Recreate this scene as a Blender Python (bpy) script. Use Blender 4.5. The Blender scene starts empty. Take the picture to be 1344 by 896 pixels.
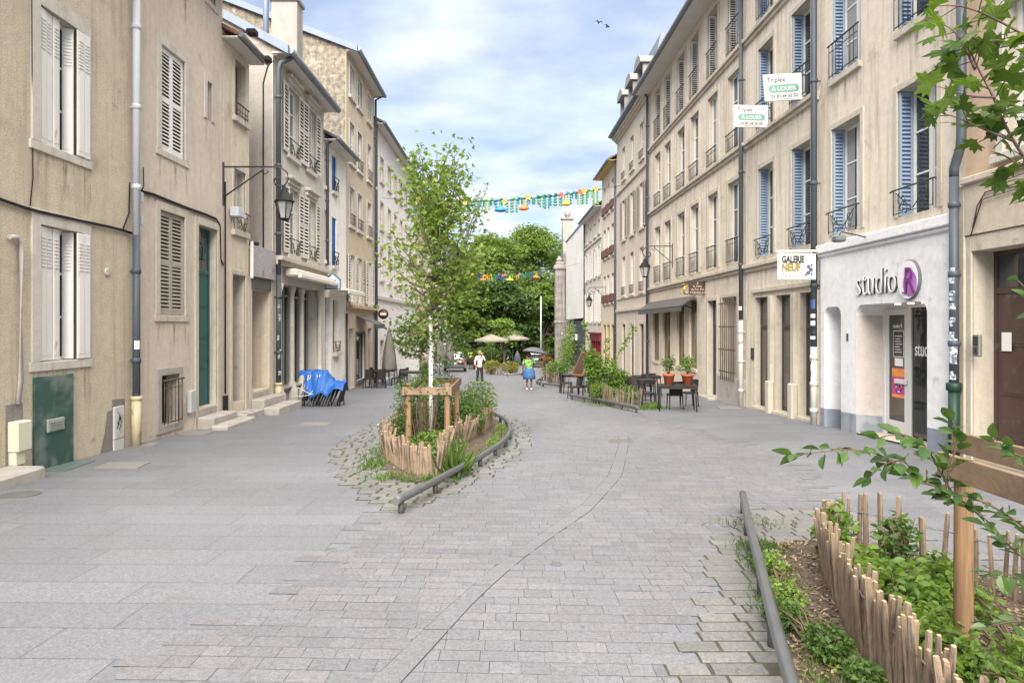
import bpy, math, random
import numpy as np
from mathutils import Vector, Matrix, noise as mnoise

R = math.radians
rnd = random.Random(7)
nprs = np.random.RandomState(11)
scn = bpy.context.scene
COL = scn.collection

# ------------------------------------------------------------------ camera
FPX, CX, HOR, CAMZ, SLOPE = 896.0, 672.0, 428.0, 1.85, 0.03125
cam_d = bpy.data.cameras.new('camera')
cam_d.lens = 24.0; cam_d.sensor_width = 36.0
cam_d.shift_y = -20.0/1344.0
cam_d.clip_end = 3000; cam_d.clip_start = 0.05
cam = bpy.data.objects.new('camera', cam_d); COL.objects.link(cam)
cam.location = (0, 0, CAMZ); cam.rotation_euler = (R(90), 0, 0)
scn.camera = cam

# ------------------------------------------------------------------ sky + sun
SUN_EL, SUN_AZ = 38.0, 184.0        # azimuth measured clockwise from +Y
w = bpy.data.worlds.new('World'); scn.world = w; w.use_nodes = True
nt = w.node_tree; nt.nodes.clear()
N, L = nt.nodes, nt.links
out = N.new('ShaderNodeOutputWorld'); bg = N.new('ShaderNodeBackground')
sky = N.new('ShaderNodeTexSky'); sky.sky_type = 'NISHITA'; sky.sun_disc = False
sky.sun_elevation = R(SUN_EL); sky.sun_rotation = R(SUN_AZ)
sky.air_density = 1.0; sky.dust_density = 1.2; sky.ozone_density = 1.5
tc = N.new('ShaderNodeTexCoord')
sep = N.new('ShaderNodeSeparateXYZ'); L.new(tc.outputs['Generated'], sep.inputs[0])
# project the view direction on a cloud layer so that clouds flatten towards the horizon
add = N.new('ShaderNodeMath'); add.operation = 'ADD'; add.inputs[1].default_value = 0.22
L.new(sep.outputs[2], add.inputs[0])
dx = N.new('ShaderNodeMath'); dx.operation = 'DIVIDE'; L.new(sep.outputs[0], dx.inputs[0]); L.new(add.outputs[0], dx.inputs[1])
dy = N.new('ShaderNodeMath'); dy.operation = 'DIVIDE'; L.new(sep.outputs[1], dy.inputs[0]); L.new(add.outputs[0], dy.inputs[1])
cmb = N.new('ShaderNodeCombineXYZ'); L.new(dx.outputs[0], cmb.inputs[0]); L.new(dy.outputs[0], cmb.inputs[1])
mp = N.new('ShaderNodeMapping'); mp.inputs['Location'].default_value = (3.1, 0.4, 0); mp.inputs['Scale'].default_value = (1.0, 1.25, 1)
L.new(cmb.outputs[0], mp.inputs[0])
n1 = N.new('ShaderNodeTexNoise'); n1.inputs['Scale'].default_value = 1.6; n1.inputs['Detail'].default_value = 8; n1.inputs['Roughness'].default_value = 0.58
n1.inputs['Distortion'].default_value = 0.35
L.new(mp.outputs[0], n1.inputs['Vector'])
# more cloud low in the sky
mz = N.new('ShaderNodeMapRange'); mz.inputs[1].default_value = 0.0; mz.inputs[2].default_value = 0.55
mz.inputs[3].default_value = 0.11; mz.inputs[4].default_value = 0.0
L.new(sep.outputs[2], mz.inputs[0])
ad2 = N.new('ShaderNodeMath'); ad2.operation = 'ADD'; L.new(n1.outputs[0], ad2.inputs[0]); L.new(mz.outputs[0], ad2.inputs[1])
cr = N.new('ShaderNodeMapRange'); cr.interpolation_type = 'SMOOTHSTEP'
cr.inputs[1].default_value = 0.42; cr.inputs[2].default_value = 0.80; cr.inputs[3].default_value = 0.58; cr.inputs[4].default_value = 0.97
L.new(ad2.outputs[0], cr.inputs[0])
n2 = N.new('ShaderNodeTexNoise'); n2.inputs['Scale'].default_value = 3.2; n2.inputs['Detail'].default_value = 7
L.new(mp.outputs[0], n2.inputs['Vector'])
ccol = N.new('ShaderNodeValToRGB')
ccol.color_ramp.elements[0].position = 0.34; ccol.color_ramp.elements[0].color = (2.6, 3.05, 4.1, 1)
ccol.color_ramp.elements[1].position = 0.64; ccol.color_ramp.elements[1].color = (5.0, 5.25, 5.75, 1)
L.new(n2.outputs[0], ccol.inputs[0])
mix = N.new('ShaderNodeMix'); mix.data_type = 'RGBA'
L.new(cr.outputs[0], mix.inputs['Factor']); L.new(sky.outputs[0], mix.inputs['A']); L.new(ccol.outputs[0], mix.inputs['B'])
# zenith above the view whitened and boosted, overcast-like, to light walls and street
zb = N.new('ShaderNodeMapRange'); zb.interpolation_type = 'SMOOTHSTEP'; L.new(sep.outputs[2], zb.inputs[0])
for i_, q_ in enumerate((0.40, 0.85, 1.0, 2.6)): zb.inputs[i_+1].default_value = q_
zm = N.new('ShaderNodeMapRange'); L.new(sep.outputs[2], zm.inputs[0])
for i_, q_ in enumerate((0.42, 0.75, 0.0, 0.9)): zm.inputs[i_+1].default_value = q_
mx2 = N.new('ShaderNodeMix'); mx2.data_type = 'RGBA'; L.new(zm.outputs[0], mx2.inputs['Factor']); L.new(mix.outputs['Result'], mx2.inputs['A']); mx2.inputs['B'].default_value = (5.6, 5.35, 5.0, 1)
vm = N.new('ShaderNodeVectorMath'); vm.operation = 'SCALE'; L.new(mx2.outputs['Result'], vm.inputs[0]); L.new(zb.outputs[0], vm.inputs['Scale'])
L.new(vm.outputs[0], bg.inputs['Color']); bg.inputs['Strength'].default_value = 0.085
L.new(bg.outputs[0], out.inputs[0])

sd = bpy.data.lights.new('sun', 'SUN'); sd.energy = 3.9; sd.angle = R(48); sd.color = (1.0, 0.93, 0.84)
so = bpy.data.objects.new('sun', sd); COL.objects.link(so)
az, el = R(SUN_AZ), R(SUN_EL)
sdir = Vector((math.sin(az)*math.cos(el), math.cos(az)*math.cos(el), math.sin(el)))
so.rotation_euler = sdir.to_track_quat('Z', 'Y').to_euler(); so.location = (0, -20, 40)
vs = scn.view_settings
vs.view_transform = 'Standard'; vs.look = 'None'; vs.gamma = 1.0; vs.use_curve_mapping = False
vs.exposure = 1.40

# ------------------------------------------------------------------ pixel helpers (measurements of the place)
def G(Y):                       # height of the street at depth Y
    return -SLOPE*min(Y, 82.0)
def gp(x, y, h=0.0):            # point of the street seen at photo pixel (x, y); h metres above it
    Y = (CAMZ - h)*FPX/(y - HOR - SLOPE*FPX)
    return Vector(((x-CX)/FPX*Y, Y, G(Y)+h))
def at(x, y, Y):                # point at depth Y
    return Vector(((x-CX)/FPX*Y, Y, CAMZ+(HOR-y)/FPX*Y))

# ------------------------------------------------------------------ materials
MATS = {}
def newmat(name):
    m = bpy.data.materials.new(name); m.use_nodes = True
    nt = m.node_tree; b = nt.nodes['Principled BSDF']
    return m, nt, b
def lnk(nt, a, b): nt.links.new(a, b)
def _noise(nt, vec, scale, detail=4, rough=0.6):
    n = nt.nodes.new('ShaderNodeTexNoise'); n.inputs['Scale'].default_value = scale
    n.inputs['Detail'].default_value = detail; n.inputs['Roughness'].default_value = rough
    if vec is not None: nt.links.new(vec, n.inputs['Vector'])
    return n.outputs[0]
def _range(nt, v, a, b, c, d, smooth=False):
    n = nt.nodes.new('ShaderNodeMapRange'); nt.links.new(v, n.inputs[0])
    if smooth: n.interpolation_type = 'SMOOTHSTEP'
    for i, q in enumerate((a, b, c, d)): n.inputs[i+1].default_value = q
    return n.outputs[0]
def _math(nt, op, a, b):
    n = nt.nodes.new('ShaderNodeMath'); n.operation = op
    for i, q in enumerate((a, b)):
        if isinstance(q, (int, float)): n.inputs[i].default_value = q
        else: nt.links.new(q, n.inputs[i])
    return n.outputs[0]
def _mix(nt, f, a, b, mode='MIX'):
    n = nt.nodes.new('ShaderNodeMix'); n.data_type = 'RGBA'; n.blend_type = mode
    if isinstance(f, (int, float)): n.inputs['Factor'].default_value = f
    else: nt.links.new(f, n.inputs['Factor'])
    for k, q in (('A', a), ('B', b)):
        if isinstance(q, tuple): n.inputs[k].default_value = (*q[:3], 1)
        else: nt.links.new(q, n.inputs[k])
    return n.outputs['Result']
def _vec(nt, scale=(1, 1, 1)):
    t = nt.nodes.new('ShaderNodeTexCoord')
    if scale == (1, 1, 1): return t.outputs['Object']
    m = nt.nodes.new('ShaderNodeMapping'); m.inputs['Scale'].default_value = scale
    nt.links.new(t.outputs['Object'], m.inputs[0]); return m.outputs[0]
def _bump(nt, b, h, strength, dist=0.01):
    n = nt.nodes.new('ShaderNodeBump'); n.inputs['Strength'].default_value = strength; n.inputs['Distance'].default_value = dist
    nt.links.new(h, n.inputs['Height']); nt.links.new(n.outputs[0], b.inputs['Normal'])
def _val(nt, col, fac):         # multiply a colour by a factor
    n = nt.nodes.new('ShaderNodeHueSaturation')
    if isinstance(col, tuple): n.inputs['Color'].default_value = (*col[:3], 1)
    else: nt.links.new(col, n.inputs['Color'])
    nt.links.new(fac, n.inputs['Value']); return n.outputs[0]

def mat(name, col, rough=0.75, var=0.12, vs_=3.0, bump=0.0, bs=80, metal=0.0, spec=0.4, island=0.0, stretch=(1, 1, 1), stain=None, stain_s=1.4, stain_t=(0.55, 0.7)):
    if name in MATS: return MATS[name]
    m, nt, b = newmat(name)
    v = _vec(nt, stretch)
    f = _range(nt, _noise(nt, v, vs_), 0.25, 0.75, 1-var, 1+var)
    if island:
        g = nt.nodes.new('ShaderNodeNewGeometry')
        f = _math(nt, 'MULTIPLY', f, _range(nt, g.outputs['Random Per Island'], 0, 1, 1-island, 1+island))
    c = _val(nt, col, f)
    if stain:
        s = _range(nt, _noise(nt, v, stain_s, 6, 0.65), stain_t[0], stain_t[1], 0, 1, True)
        c = _mix(nt, s, c, stain)
    lnk(nt, c, b.inputs['Base Color'])
    b.inputs['Roughness'].default_value = rough; b.inputs['Metallic'].default_value = metal
    b.inputs['Specular IOR Level'].default_value = spec
    if bump: _bump(nt, b, _noise(nt, v, bs, 3), bump)
    MATS[name] = m; return m

def plaster(name, col, stain, grain=0.35, gs=55, blot=0.10, ashlar=None, streak=0.25, patch=None):
    """weathered wall: broad tint, fine grain, vertical rain streaks, irregular stains, optional faint stone courses"""
    if name in MATS: return MATS[name]
    m, nt, b = newmat(name)
    v = _vec(nt)
    big = _noise(nt, v, 0.45, 5, 0.6)
    c = _val(nt, col, _range(nt, big, 0.3, 0.7, 1-blot, 1+blot))
    g = _noise(nt, v, gs, 3, 0.7)
    c = _val(nt, c, _range(nt, g, 0.3, 0.7, 1-grain*0.42, 1+grain*0.42))
    sv = _vec(nt, (2.6, 2.6, 0.16))
    md = _noise(nt, v, 5.5, 5, 0.7); c = _val(nt, c, _range(nt, md, 0.3, 0.7, 0.90, 1.09))
    st = _range(nt, _noise(nt, sv, 2.2, 5, 0.65), 0.47, 0.72, 0, min(1.0, streak*1.5), True)
    c = _mix(nt, st, c, stain)
    s2 = _range(nt, _noise(nt, v, 1.1, 8, 0.68), 0.54, 0.70, 0, 0.6, True)
    c = _mix(nt, s2, c, stain)
    s4 = _range(nt, _noise(nt, v, 2.6, 9, 0.72), 0.60, 0.68, 0, 0.42, True); c = _mix(nt, s4, c, tuple(q*0.62 for q in stain))
    s5 = _range(nt, _noise(nt, _vec(nt, (1, 1, .8)), 0.62, 5, 0.6), 0.60, 0.63, 0, 0.35, True); c = _mix(nt, s5, c, tuple(min(.8, q*1.16) for q in col))
    if patch:
        p = _range(nt, _noise(nt, v, 0.8, 6, 0.55), 0.62, 0.66, 0, 0.75, True)
        c = _mix(nt, p, c, patch)
    h = g
    if ashlar:
        br = nt.nodes.new('ShaderNodeTexBrick')
        sx = nt.nodes.new('ShaderNodeSeparateXYZ'); nt.links.new(v, sx.inputs[0])
        cb = nt.nodes.new('ShaderNodeCombineXYZ'); nt.links.new(sx.outputs[0], cb.inputs[0]); nt.links.new(sx.outputs[2], cb.inputs[1])
        nt.links.new(cb.outputs[0], br.inputs['Vector'])
        br.inputs['Scale'].default_value = 1.0; br.inputs['Brick Width'].default_value = ashlar[0]; br.inputs['Row Height'].default_value = ashlar[1]
        br.inputs['Mortar Size'].default_value = 0.006; br.inputs['Mortar Smooth'].default_value = 0.3
        br.inputs['Color1'].default_value = (1, 1, 1, 1); br.inputs['Color2'].default_value = (0.88, 0.86, 0.84, 1); br.inputs['Mortar'].default_value = (0.72, 0.69, 0.64, 1)
        c = _mix(nt, 0.75, c, _mix(nt, 1.0, c, br.outputs['Color'], 'MULTIPLY'))
    lnk(nt, c, b.inputs['Base Color'])
    b.inputs['Roughness'].default_value = 0.92; b.inputs['Specular IOR Level'].default_value = 0.15
    _bump(nt, b, h, 0.35, 0.008)
    MATS[name] = m; return m

def leafmat(name, col, col2, trans=0.45, rough=0.45):
    if name in MATS: return MATS[name]
    m, nt, b = newmat(name)
    g = nt.nodes.new('ShaderNodeNewGeometry')
    c = _mix(nt, g.outputs['Random Per Island'], col, col2)
    c = _val(nt, c, _range(nt, _noise(nt, _vec(nt), 1.6, 3), 0.3, 0.7, 0.75, 1.25))
    lnk(nt, c, b.inputs['Base Color']); b.inputs['Roughness'].default_value = rough; b.inputs['Specular IOR Level'].default_value = 0.35
    t = nt.nodes.new('ShaderNodeBsdfTranslucent')
    tcl = _mix(nt, 1.0, c, (1.5, 1.6, 0.7), 'MULTIPLY'); lnk(nt, tcl, t.inputs[0])
    mx = nt.nodes.new('ShaderNodeMixShader'); mx.inputs[0].default_value = trans
    lnk(nt, b.outputs[0], mx.inputs[1]); lnk(nt, t.outputs[0], mx.inputs[2])
    lnk(nt, mx.outputs[0], nt.nodes['Material Output'].inputs[0])
    MATS[name] = m; return m

def glassmat(name, col=(0.035, 0.04, 0.045), rough=0.04, spec=0.7):
    if name in MATS: return MATS[name]
    m, nt, b = newmat(name)
    v = _vec(nt)
    f = _range(nt, _noise(nt, v, 1.3, 3), 0.3, 0.7, 0.6, 1.5)
    lnk(nt, _val(nt, col, f), b.inputs['Base Color'])
    b.inputs['Roughness'].default_value = rough; b.inputs['Specular IOR Level'].default_value = spec
    _bump(nt, b, _noise(nt, v, 2.0, 2), 0.05, 0.05)
    MATS[name] = m; return m

# ------------------------------------------------------------------ mesh builder
class MB:
    def __init__(s): s.v = []; s.f = []; s.m = []; s.sm = []
    def add(s, verts, faces, mi=0, smooth=False):
        o = len(s.v); s.v.extend([tuple(p) for p in verts])
        for f in faces: s.f.append(tuple(i+o for i in f)); s.m.append(mi); s.sm.append(smooth)
        return s
    def quad(s, a, b, c, d, mi=0): return s.add([a, b, c, d], [(0, 1, 2, 3)], mi)
    def box(s, x0, x1, y0, y1, z0, z1, mi=0, bev=0.0, M=None):
        if x0 > x1: x0, x1 = x1, x0
        if y0 > y1: y0, y1 = y1, y0
        if z0 > z1: z0, z1 = z1, z0
        e = min(bev, (x1-x0)*.4, (y1-y0)*.4, (z1-z0)*.4)
        if e <= 0:
            vs_ = [(x0,y0,z0),(x1,y0,z0),(x1,y1,z0),(x0,y1,z0),(x0,y0,z1),(x1,y0,z1),(x1,y1,z1),(x0,y1,z1)]
            fs = [(0,3,2,1),(4,5,6,7),(0,1,5,4),(1,2,6,5),(2,3,7,6),(3,0,4,7)]
        else:                                                    # chamfered box
            vs_, idx = [], {}
            for i in (0,1):
                for j in (0,1):
                    for k in (0,1):
                        X, Y, Z = (x0,x1)[i], (y0,y1)[j], (z0,z1)[k]
                        sx, sy, sz = (1,-1)[i]*e, (1,-1)[j]*e, (1,-1)[k]*e
                        for a, p in enumerate(((X, Y+sy, Z+sz), (X+sx, Y, Z+sz), (X+sx, Y+sy, Z))):
                            idx[(i,j,k,a)] = len(vs_); vs_.append(p)
            g = lambda *q: idx[q]
            fs = []
            for i in (0,1): fs.append((g(i,0,0,0), g(i,1,0,0), g(i,1,1,0), g(i,0,1,0)))
            for j in (0,1): fs.append((g(0,j,0,1), g(1,j,0,1), g(1,j,1,1), g(0,j,1,1)))
            for k in (0,1): fs.append((g(0,0,k,2), g(1,0,k,2), g(1,1,k,2), g(0,1,k,2)))
            for j in (0,1):
                for k in (0,1): fs.append((g(0,j,k,1), g(1,j,k,1), g(1,j,k,2), g(0,j,k,2)))
            for i in (0,1):
                for k in (0,1): fs.append((g(i,0,k,0), g(i,1,k,0), g(i,1,k,2), g(i,0,k,2)))
            for i in (0,1):
                for j in (0,1): fs.append((g(i,j,0,0), g(i,j,1,0), g(i,j,1,1), g(i,j,0,1)))
            for i in (0,1):
                for j in (0,1):
                    for k in (0,1): fs.append((g(i,j,k,0), g(i,j,k,1), g(i,j,k,2)))
        if M is not None: vs_ = [tuple(M @ Vector(p)) for p in vs_]
        return s.add(vs_, fs, mi)
    def tube(s, path, r, n=8, mi=0, cap=True, smooth=True):
        P = [Vector(p) for p in path]; rs = r if isinstance(r, (list, tuple)) else [r]*len(P)
        vs_, fs = [], []
        up = None
        for i, p in enumerate(P):
            t = (P[min(i+1, len(P)-1)]-P[max(i-1, 0)])
            if t.length < 1e-9: t = Vector((0,0,1))
            t.normalize()
            if up is None: up = Vector((0,0,1)) if abs(t.z) < 0.9 else Vector((1,0,0))
            a = t.cross(up)
            if a.length < 1e-4: a = t.orthogonal()
            a.normalize(); b = t.cross(a).normalized(); up = -b if False else up
            for k in range(n):
                q = 2*math.pi*k/n
                vs_.append(p + (a*math.cos(q)+b*math.sin(q))*rs[i])
        for i in range(len(P)-1):
            for k in range(n): fs.append((i*n+k, i*n+(k+1)%n, (i+1)*n+(k+1)%n, (i+1)*n+k))
        s.add(vs_, fs, mi, smooth)
        if cap:
            o = len(s.v)-len(vs_)
            s.f.append(tuple(o+k for k in range(n))[::-1]); s.m.append(mi); s.sm.append(False)
            s.f.append(tuple(o+(len(P)-1)*n+k for k in range(n))); s.m.append(mi); s.sm.append(False)
        return s
    def lathe(s, prof, n=16, c=(0,0,0), mi=0, smooth=True, scale=(1,1)):
        vs_, fs = [], []
        for (r, z) in prof:
            for k in range(n):
                q = 2*math.pi*k/n; vs_.append((c[0]+r*math.cos(q)*scale[0], c[1]+r*math.sin(q)*scale[1], c[2]+z))
        for i in range(len(prof)-1):
            for k in range(n): fs.append((i*n+k, i*n+(k+1)%n, (i+1)*n+(k+1)%n, (i+1)*n+k))
        fs.append(tuple(range(n))[::-1]); fs.append(tuple((len(prof)-1)*n+k for k in range(n)))
        return s.add(vs_, fs, mi, smooth)
    def prism(s, poly, z0, z1, mi=0):                             # poly in xy
        n = len(poly)
        vs_ = [(p[0], p[1], z0) for p in poly]+[(p[0], p[1], z1) for p in poly]
        fs = [tuple(range(n))[::-1], tuple(range(n, 2*n))]+[(i, (i+1)%n, n+(i+1)%n, n+i) for i in range(n)]
        return s.add(vs_, fs, mi)
    def prism_y(s, poly, y0, y1, mi=0):                           # poly in xz, extruded along y
        n = len(poly)
        vs_ = [(p[0], y0, p[1]) for p in poly]+[(p[0], y1, p[1]) for p in poly]
        fs = [tuple(range(n)), tuple(range(n, 2*n))[::-1]]+[(i, n+i, n+(i+1)%n, (i+1)%n) for i in range(n)]
        return s.add(vs_, fs, mi)
    def prism_x(s, poly, x0, x1, mi=0):                           # poly in yz, extruded along x
        n = len(poly)
        vs_ = [(x0, p[0], p[1]) for p in poly]+[(x1, p[0], p[1]) for p in poly]
        fs = [tuple(range(n))[::-1], tuple(range(n, 2*n))]+[(i, (i+1)%n, n+(i+1)%n, n+i) for i in range(n)]
        return s.add(vs_, fs, mi)
    def mesh(s, name, mats):
        me = bpy.data.meshes.new(name); me.from_pydata(s.v, [], s.f); 
        for m in (mats if isinstance(mats, (list, tuple)) else [mats]): me.materials.append(m)
        me.polygons.foreach_set('material_index', s.m)
        me.polygons.foreach_set('use_smooth', s.sm)
        me.update(); return me
    def build(s, name, mats, parent=None, loc=(0,0,0), rot=(0,0,0)):
        return put(name, s.mesh(name, mats), parent, loc, rot)

def put(name, me, parent=None, loc=(0,0,0), rot=(0,0,0)):
    o = bpy.data.objects.new(name, me); COL.objects.link(o)
    o.parent = parent; o.location = loc; o.rotation_euler = rot
    return o
def tag(o, label, cat, group=None, kind=None):
    if label: o['label'] = label
    if cat: o['category'] = cat
    if group: o['group'] = group
    if kind: o['kind'] = kind
    return o
def thing(name, label, cat, loc=(0,0,0), rz=0.0, group=None):
    o = bpy.data.objects.new(name, None); COL.objects.link(o); o.empty_display_size = 0.3
    o.location = loc; o.rotation_euler = (0, 0, rz)
    return tag(o, label, cat, group)
KIDS = {}
def copy_tree(o, loc=None, rz=None, label=None, parent=None):
    c = o.copy(); COL.objects.link(c); c.parent = parent
    if loc is not None: c.location = loc
    if rz is not None: c.rotation_euler = (0, 0, rz)
    if label: c['label'] = label
    for ch in o.children: copy_tree(ch, parent=c)
    return c
def struct(o): o['kind'] = 'structure'; return o

def text_mesh(body, size, ext=0.004, mats=None, align='LEFT', sx=1.0, bold=0.0):
    cu = bpy.data.curves.new('lettering', 'FONT'); cu.body = body; cu.size = size; cu.extrude = ext; cu.align_x = align; cu.offset = bold
    cu.resolution_u = 3
    o = bpy.data.objects.new('lettering', cu); COL.objects.link(o)
    dg = bpy.context.evaluated_depsgraph_get()
    me = bpy.data.meshes.new_from_object(o.evaluated_get(dg))
    bpy.data.objects.remove(o); bpy.data.curves.remove(cu)
    for v in me.vertices: v.co.x *= sx
    me.materials.clear()
    if mats: me.materials.append(mats)
    me.name = 'lettering'; return me
def letters(parent, body, size, mats, loc, rot=(R(90),0,0), align='LEFT', sx=1.0, bold=0.0, ext=0.003, name='lettering'):
    return put(name, text_mesh(body, size, ext, mats, align, sx, bold), parent, loc, rot)

def skin_mesh(name, verts, edges, mats, sub=1, root=0):
    """one continuous body from joints (x, y, z, radius)"""
    me = bpy.data.meshes.new(name); me.from_pydata([v[:3] for v in verts], edges, [])
    o = bpy.data.objects.new(name, me); COL.objects.link(o)
    sk = o.modifiers.new('skin', 'SKIN'); sk.use_smooth_shade = True
    for i, v in enumerate(verts):
        d = me.skin_vertices[0].data[i]; rr = v[3] if isinstance(v[3], tuple) else (v[3], v[3]); d.radius = rr; d.use_root = (i == root)
    if sub:
        sb = o.modifiers.new('sub', 'SUBSURF'); sb.levels = sub; sb.render_levels = sub
    dg = bpy.context.evaluated_depsgraph_get(); dg.update()
    res = bpy.data.meshes.new_from_object(o.evaluated_get(dg))
    bpy.data.objects.remove(o); bpy.data.meshes.remove(me)
    res.materials.clear()
    for m in (mats if isinstance(mats, (list, tuple)) else [mats]): res.materials.append(m)
    for p in res.polygons: p.use_smooth = True; p.material_index = 0
    res.name = name; return res

# ------------------------------------------------------------------ leaves
def tmpl_maple():
    half = [(0,0),(0.10,-0.02),(0.34,-0.16),(0.30,-0.02),(0.50,0.02),(0.36,0.14),(0.56,0.36),(0.36,0.34),(0.30,0.44),(0.14,0.36),(0.20,0.66),(0.10,0.64),(0,0.92)]
    pts = [(x, y) for x, y in half]+[(-x, y) for x, y in half[-2:0:-1]]
    vs_ = [(0, 0.28, 0.0)]+[(x, y, -0.30*(x*x+ (y-0.28)**2)) for x, y in pts]
    n = len(pts); return np.array(vs_), [(0, 1+i, 1+(i+1) % n) for i in range(n)]
def tmpl_oval(wd=0.56, curl=0.18):
    ys = [0, 0.14, 0.36, 0.62, 0.84, 1.0]; ws = [0.02, 0.55, 1.0, 0.86, 0.45, 0.0]
    vs_, fs = [], []
    for y, q in zip(ys, ws):
        vs_ += [(-q*wd/2, y, 0.16*q*wd-curl*y*y), (0, y, -curl*y*y), (q*wd/2, y, 0.16*q*wd-curl*y*y)]
    for i in range(5):
        a = i*3; fs += [(a, a+1, a+4, a+3), (a+1, a+2, a+5, a+4)]
    return np.array(vs_), fs
def tmpl_small(wd=0.6):
    return np.array([(0,0,0),(wd/2,0.4,0.10),(0.0,1.0,-0.12),(-wd/2,0.4,0.10)]), [(0,1,2,3)]
MAPLE, OVAL, SMALL = tmpl_maple(), tmpl_oval(), tmpl_small()
GRASS = (np.array([(-0.05,0,0),(0.05,0,0),(0.035,0.5,0.05),(0.0,1.0,0.25),(-0.035,0.5,0.05)]), [(0,1,2,3,4)])

def leaves(pts, sizes, tmpl, dirs=None, flat=0.6, rs=nprs, droop=0.0):
    """vertex/face arrays for one leaf at each point. flat: how much leaf planes tend to face up"""
    pts = np.asarray(pts, float); n = len(pts)
    sizes = np.broadcast_to(np.asarray(sizes, float), (n,))
    a = rs.uniform(0, 2*np.pi, n)
    if dirs is None: d = np.stack([np.cos(a), np.sin(a), rs.normal(0, 0.45, n)-droop], 1)
    else: d = np.asarray(dirs, float)+rs.normal(0, 0.35, (n, 3))
    d /= np.linalg.norm(d, axis=1)[:, None]+1e-9
    up = rs.normal(0, 1, (n, 3)); up[:, 2] = np.abs(up[:, 2])*0.5
    up = up*(1-flat)+np.array([0, 0, 1.0])*flat
    s_ = np.cross(d, up); s_ /= np.linalg.norm(s_, axis=1)[:, None]+1e-9
    u_ = np.cross(s_, d)
    tv, tf = tmpl; k = len(tv)
    V = pts[:, None, :]+sizes[:, None, None]*(tv[None, :, 0, None]*s_[:, None, :]+tv[None, :, 1, None]*d[:, None, :]+tv[None, :, 2, None]*u_[:, None, :])
    V = V.reshape(-1, 3)
    F = []
    for i in range(n):
        o = i*k
        for f in tf: F.append(tuple(q+o for q in f))
    return V, F
def leaf_mesh(name, V, F, m):
    me = bpy.data.meshes.new(name); me.from_pydata([tuple(v) for v in V.tolist()], [], F); me.materials.append(m)
    me.update(); return me
def leaf_join(parts):
    Vs, Fs, o = [], [], 0
    for V, F in parts:
        Vs.append(V); Fs += [tuple(i+o for i in f) for f in F]; o += len(V)
    return np.concatenate(Vs), Fs
# ================================================================== GROUND
def inside(p, poly):
    x, y = p[0], p[1]; c = False; n = len(poly)
    for i in range(n):
        x1, y1 = poly[i][0], poly[i][1]; x2, y2 = poly[i-1][0], poly[i-1][1]
        if (y1 > y) != (y2 > y) and x < (x2-x1)*(y-y1)/(y2-y1)+x1: c = not c
    return c
def pxpoly(pts): return [tuple(gp(x, y)[:2]) for x, y in pts]
def interp(x, xs, ys): return float(np.interp(x, xs, ys))

def pavemat(name, col, var, tint, rough=0.58, speck=0.34):
    m, nt, b = newmat(name)
    v = _vec(nt)
    g = nt.nodes.new('ShaderNodeNewGeometry')
    c = _mix(nt, g.outputs['Random Per Island'], col, tint)
    w_ = nt.nodes.new('ShaderNodeTexWhiteNoise'); w_.noise_dimensions = '1D'; lnk(nt, g.outputs['Random Per Island'], w_.inputs['W'])
    c = _val(nt, c, _range(nt, w_.outputs['Value'], 0, 1, 1-var, 1+var))
    c = _val(nt, c, _range(nt, _noise(nt, v, 0.35, 5), 0.3, 0.7, 0.88, 1.1))
    f = _noise(nt, v, 150, 2, 0.7); c = _val(nt, c, _range(nt, f, 0.3, 0.7, 1-speck, 1+speck))
    f2 = _noise(nt, v, 38, 2, 0.7); c = _val(nt, c, _range(nt, f2, 0.3, 0.7, 1-speck*.6, 1+speck*.6))
    s = _range(nt, _noise(nt, v, 1.7, 7, 0.7), 0.56, 0.72, 0, 0.45, True); c = _mix(nt, s, c, (0.12, 0.115, 0.11))
    sp = _range(nt, _noise(nt, v, 4.5, 3, 0.5), 0.735, 0.755, 0, 0.7, True); c = _mix(nt, sp, c, (0.06, 0.058, 0.056))
    lnk(nt, c, b.inputs['Base Color'])
    b.inputs['Roughness'].default_value = rough; b.inputs['Specular IOR Level'].default_value = 0.5
    _bump(nt, b, f2, 0.20, 0.003); return m
M_slab = pavemat('granite_slab', (0.136, 0.142, 0.158), 0.07, (0.148, 0.152, 0.166))
M_sett = pavemat('granite_sett', (0.134, 0.138, 0.153), 0.085, (0.152, 0.150, 0.158))
M_gut = pavemat('granite_gutter', (0.138, 0.141, 0.154), 0.05, (0.148, 0.148, 0.158))
M_patch = pavemat('granite_patch_sett', (0.125, 0.126, 0.124), 0.10, (0.150, 0.148, 0.143))
M_mort = mat('paving_mortar', (0.07, 0.069, 0.068), 0.95, 0.2, 6, 0.2)
M_sjoint = mat('sett_joint', (0.060, 0.059, 0.058), 0.95, 0.6, 1.2, 0.2, stain=(0.14, 0.138, 0.135), stain_s=2.5, stain_t=(.42, .6))
M_gjoint = mat('dark_joint', (0.05, 0.048, 0.046), 0.95, 0.3, 4.0)
M_moss = mat('mossy_joint', (0.05, 0.05, 0.032), 0.95, 0.4, 7, 0.3, stain=(0.06, 0.085, 0.025), stain_s=2.2, stain_t=(0.5, 0.65))
M_soil = mat('bark_mulch_soil', (0.075, 0.056, 0.04), 0.95, 0.4, 9, 0.8, 40, stain=(0.14, 0.105, 0.07), stain_s=30, stain_t=(0.5, 0.62))
M_field = mat('far_ground', (0.26, 0.255, 0.25), 0.95, 0.15, 0.3)

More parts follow.
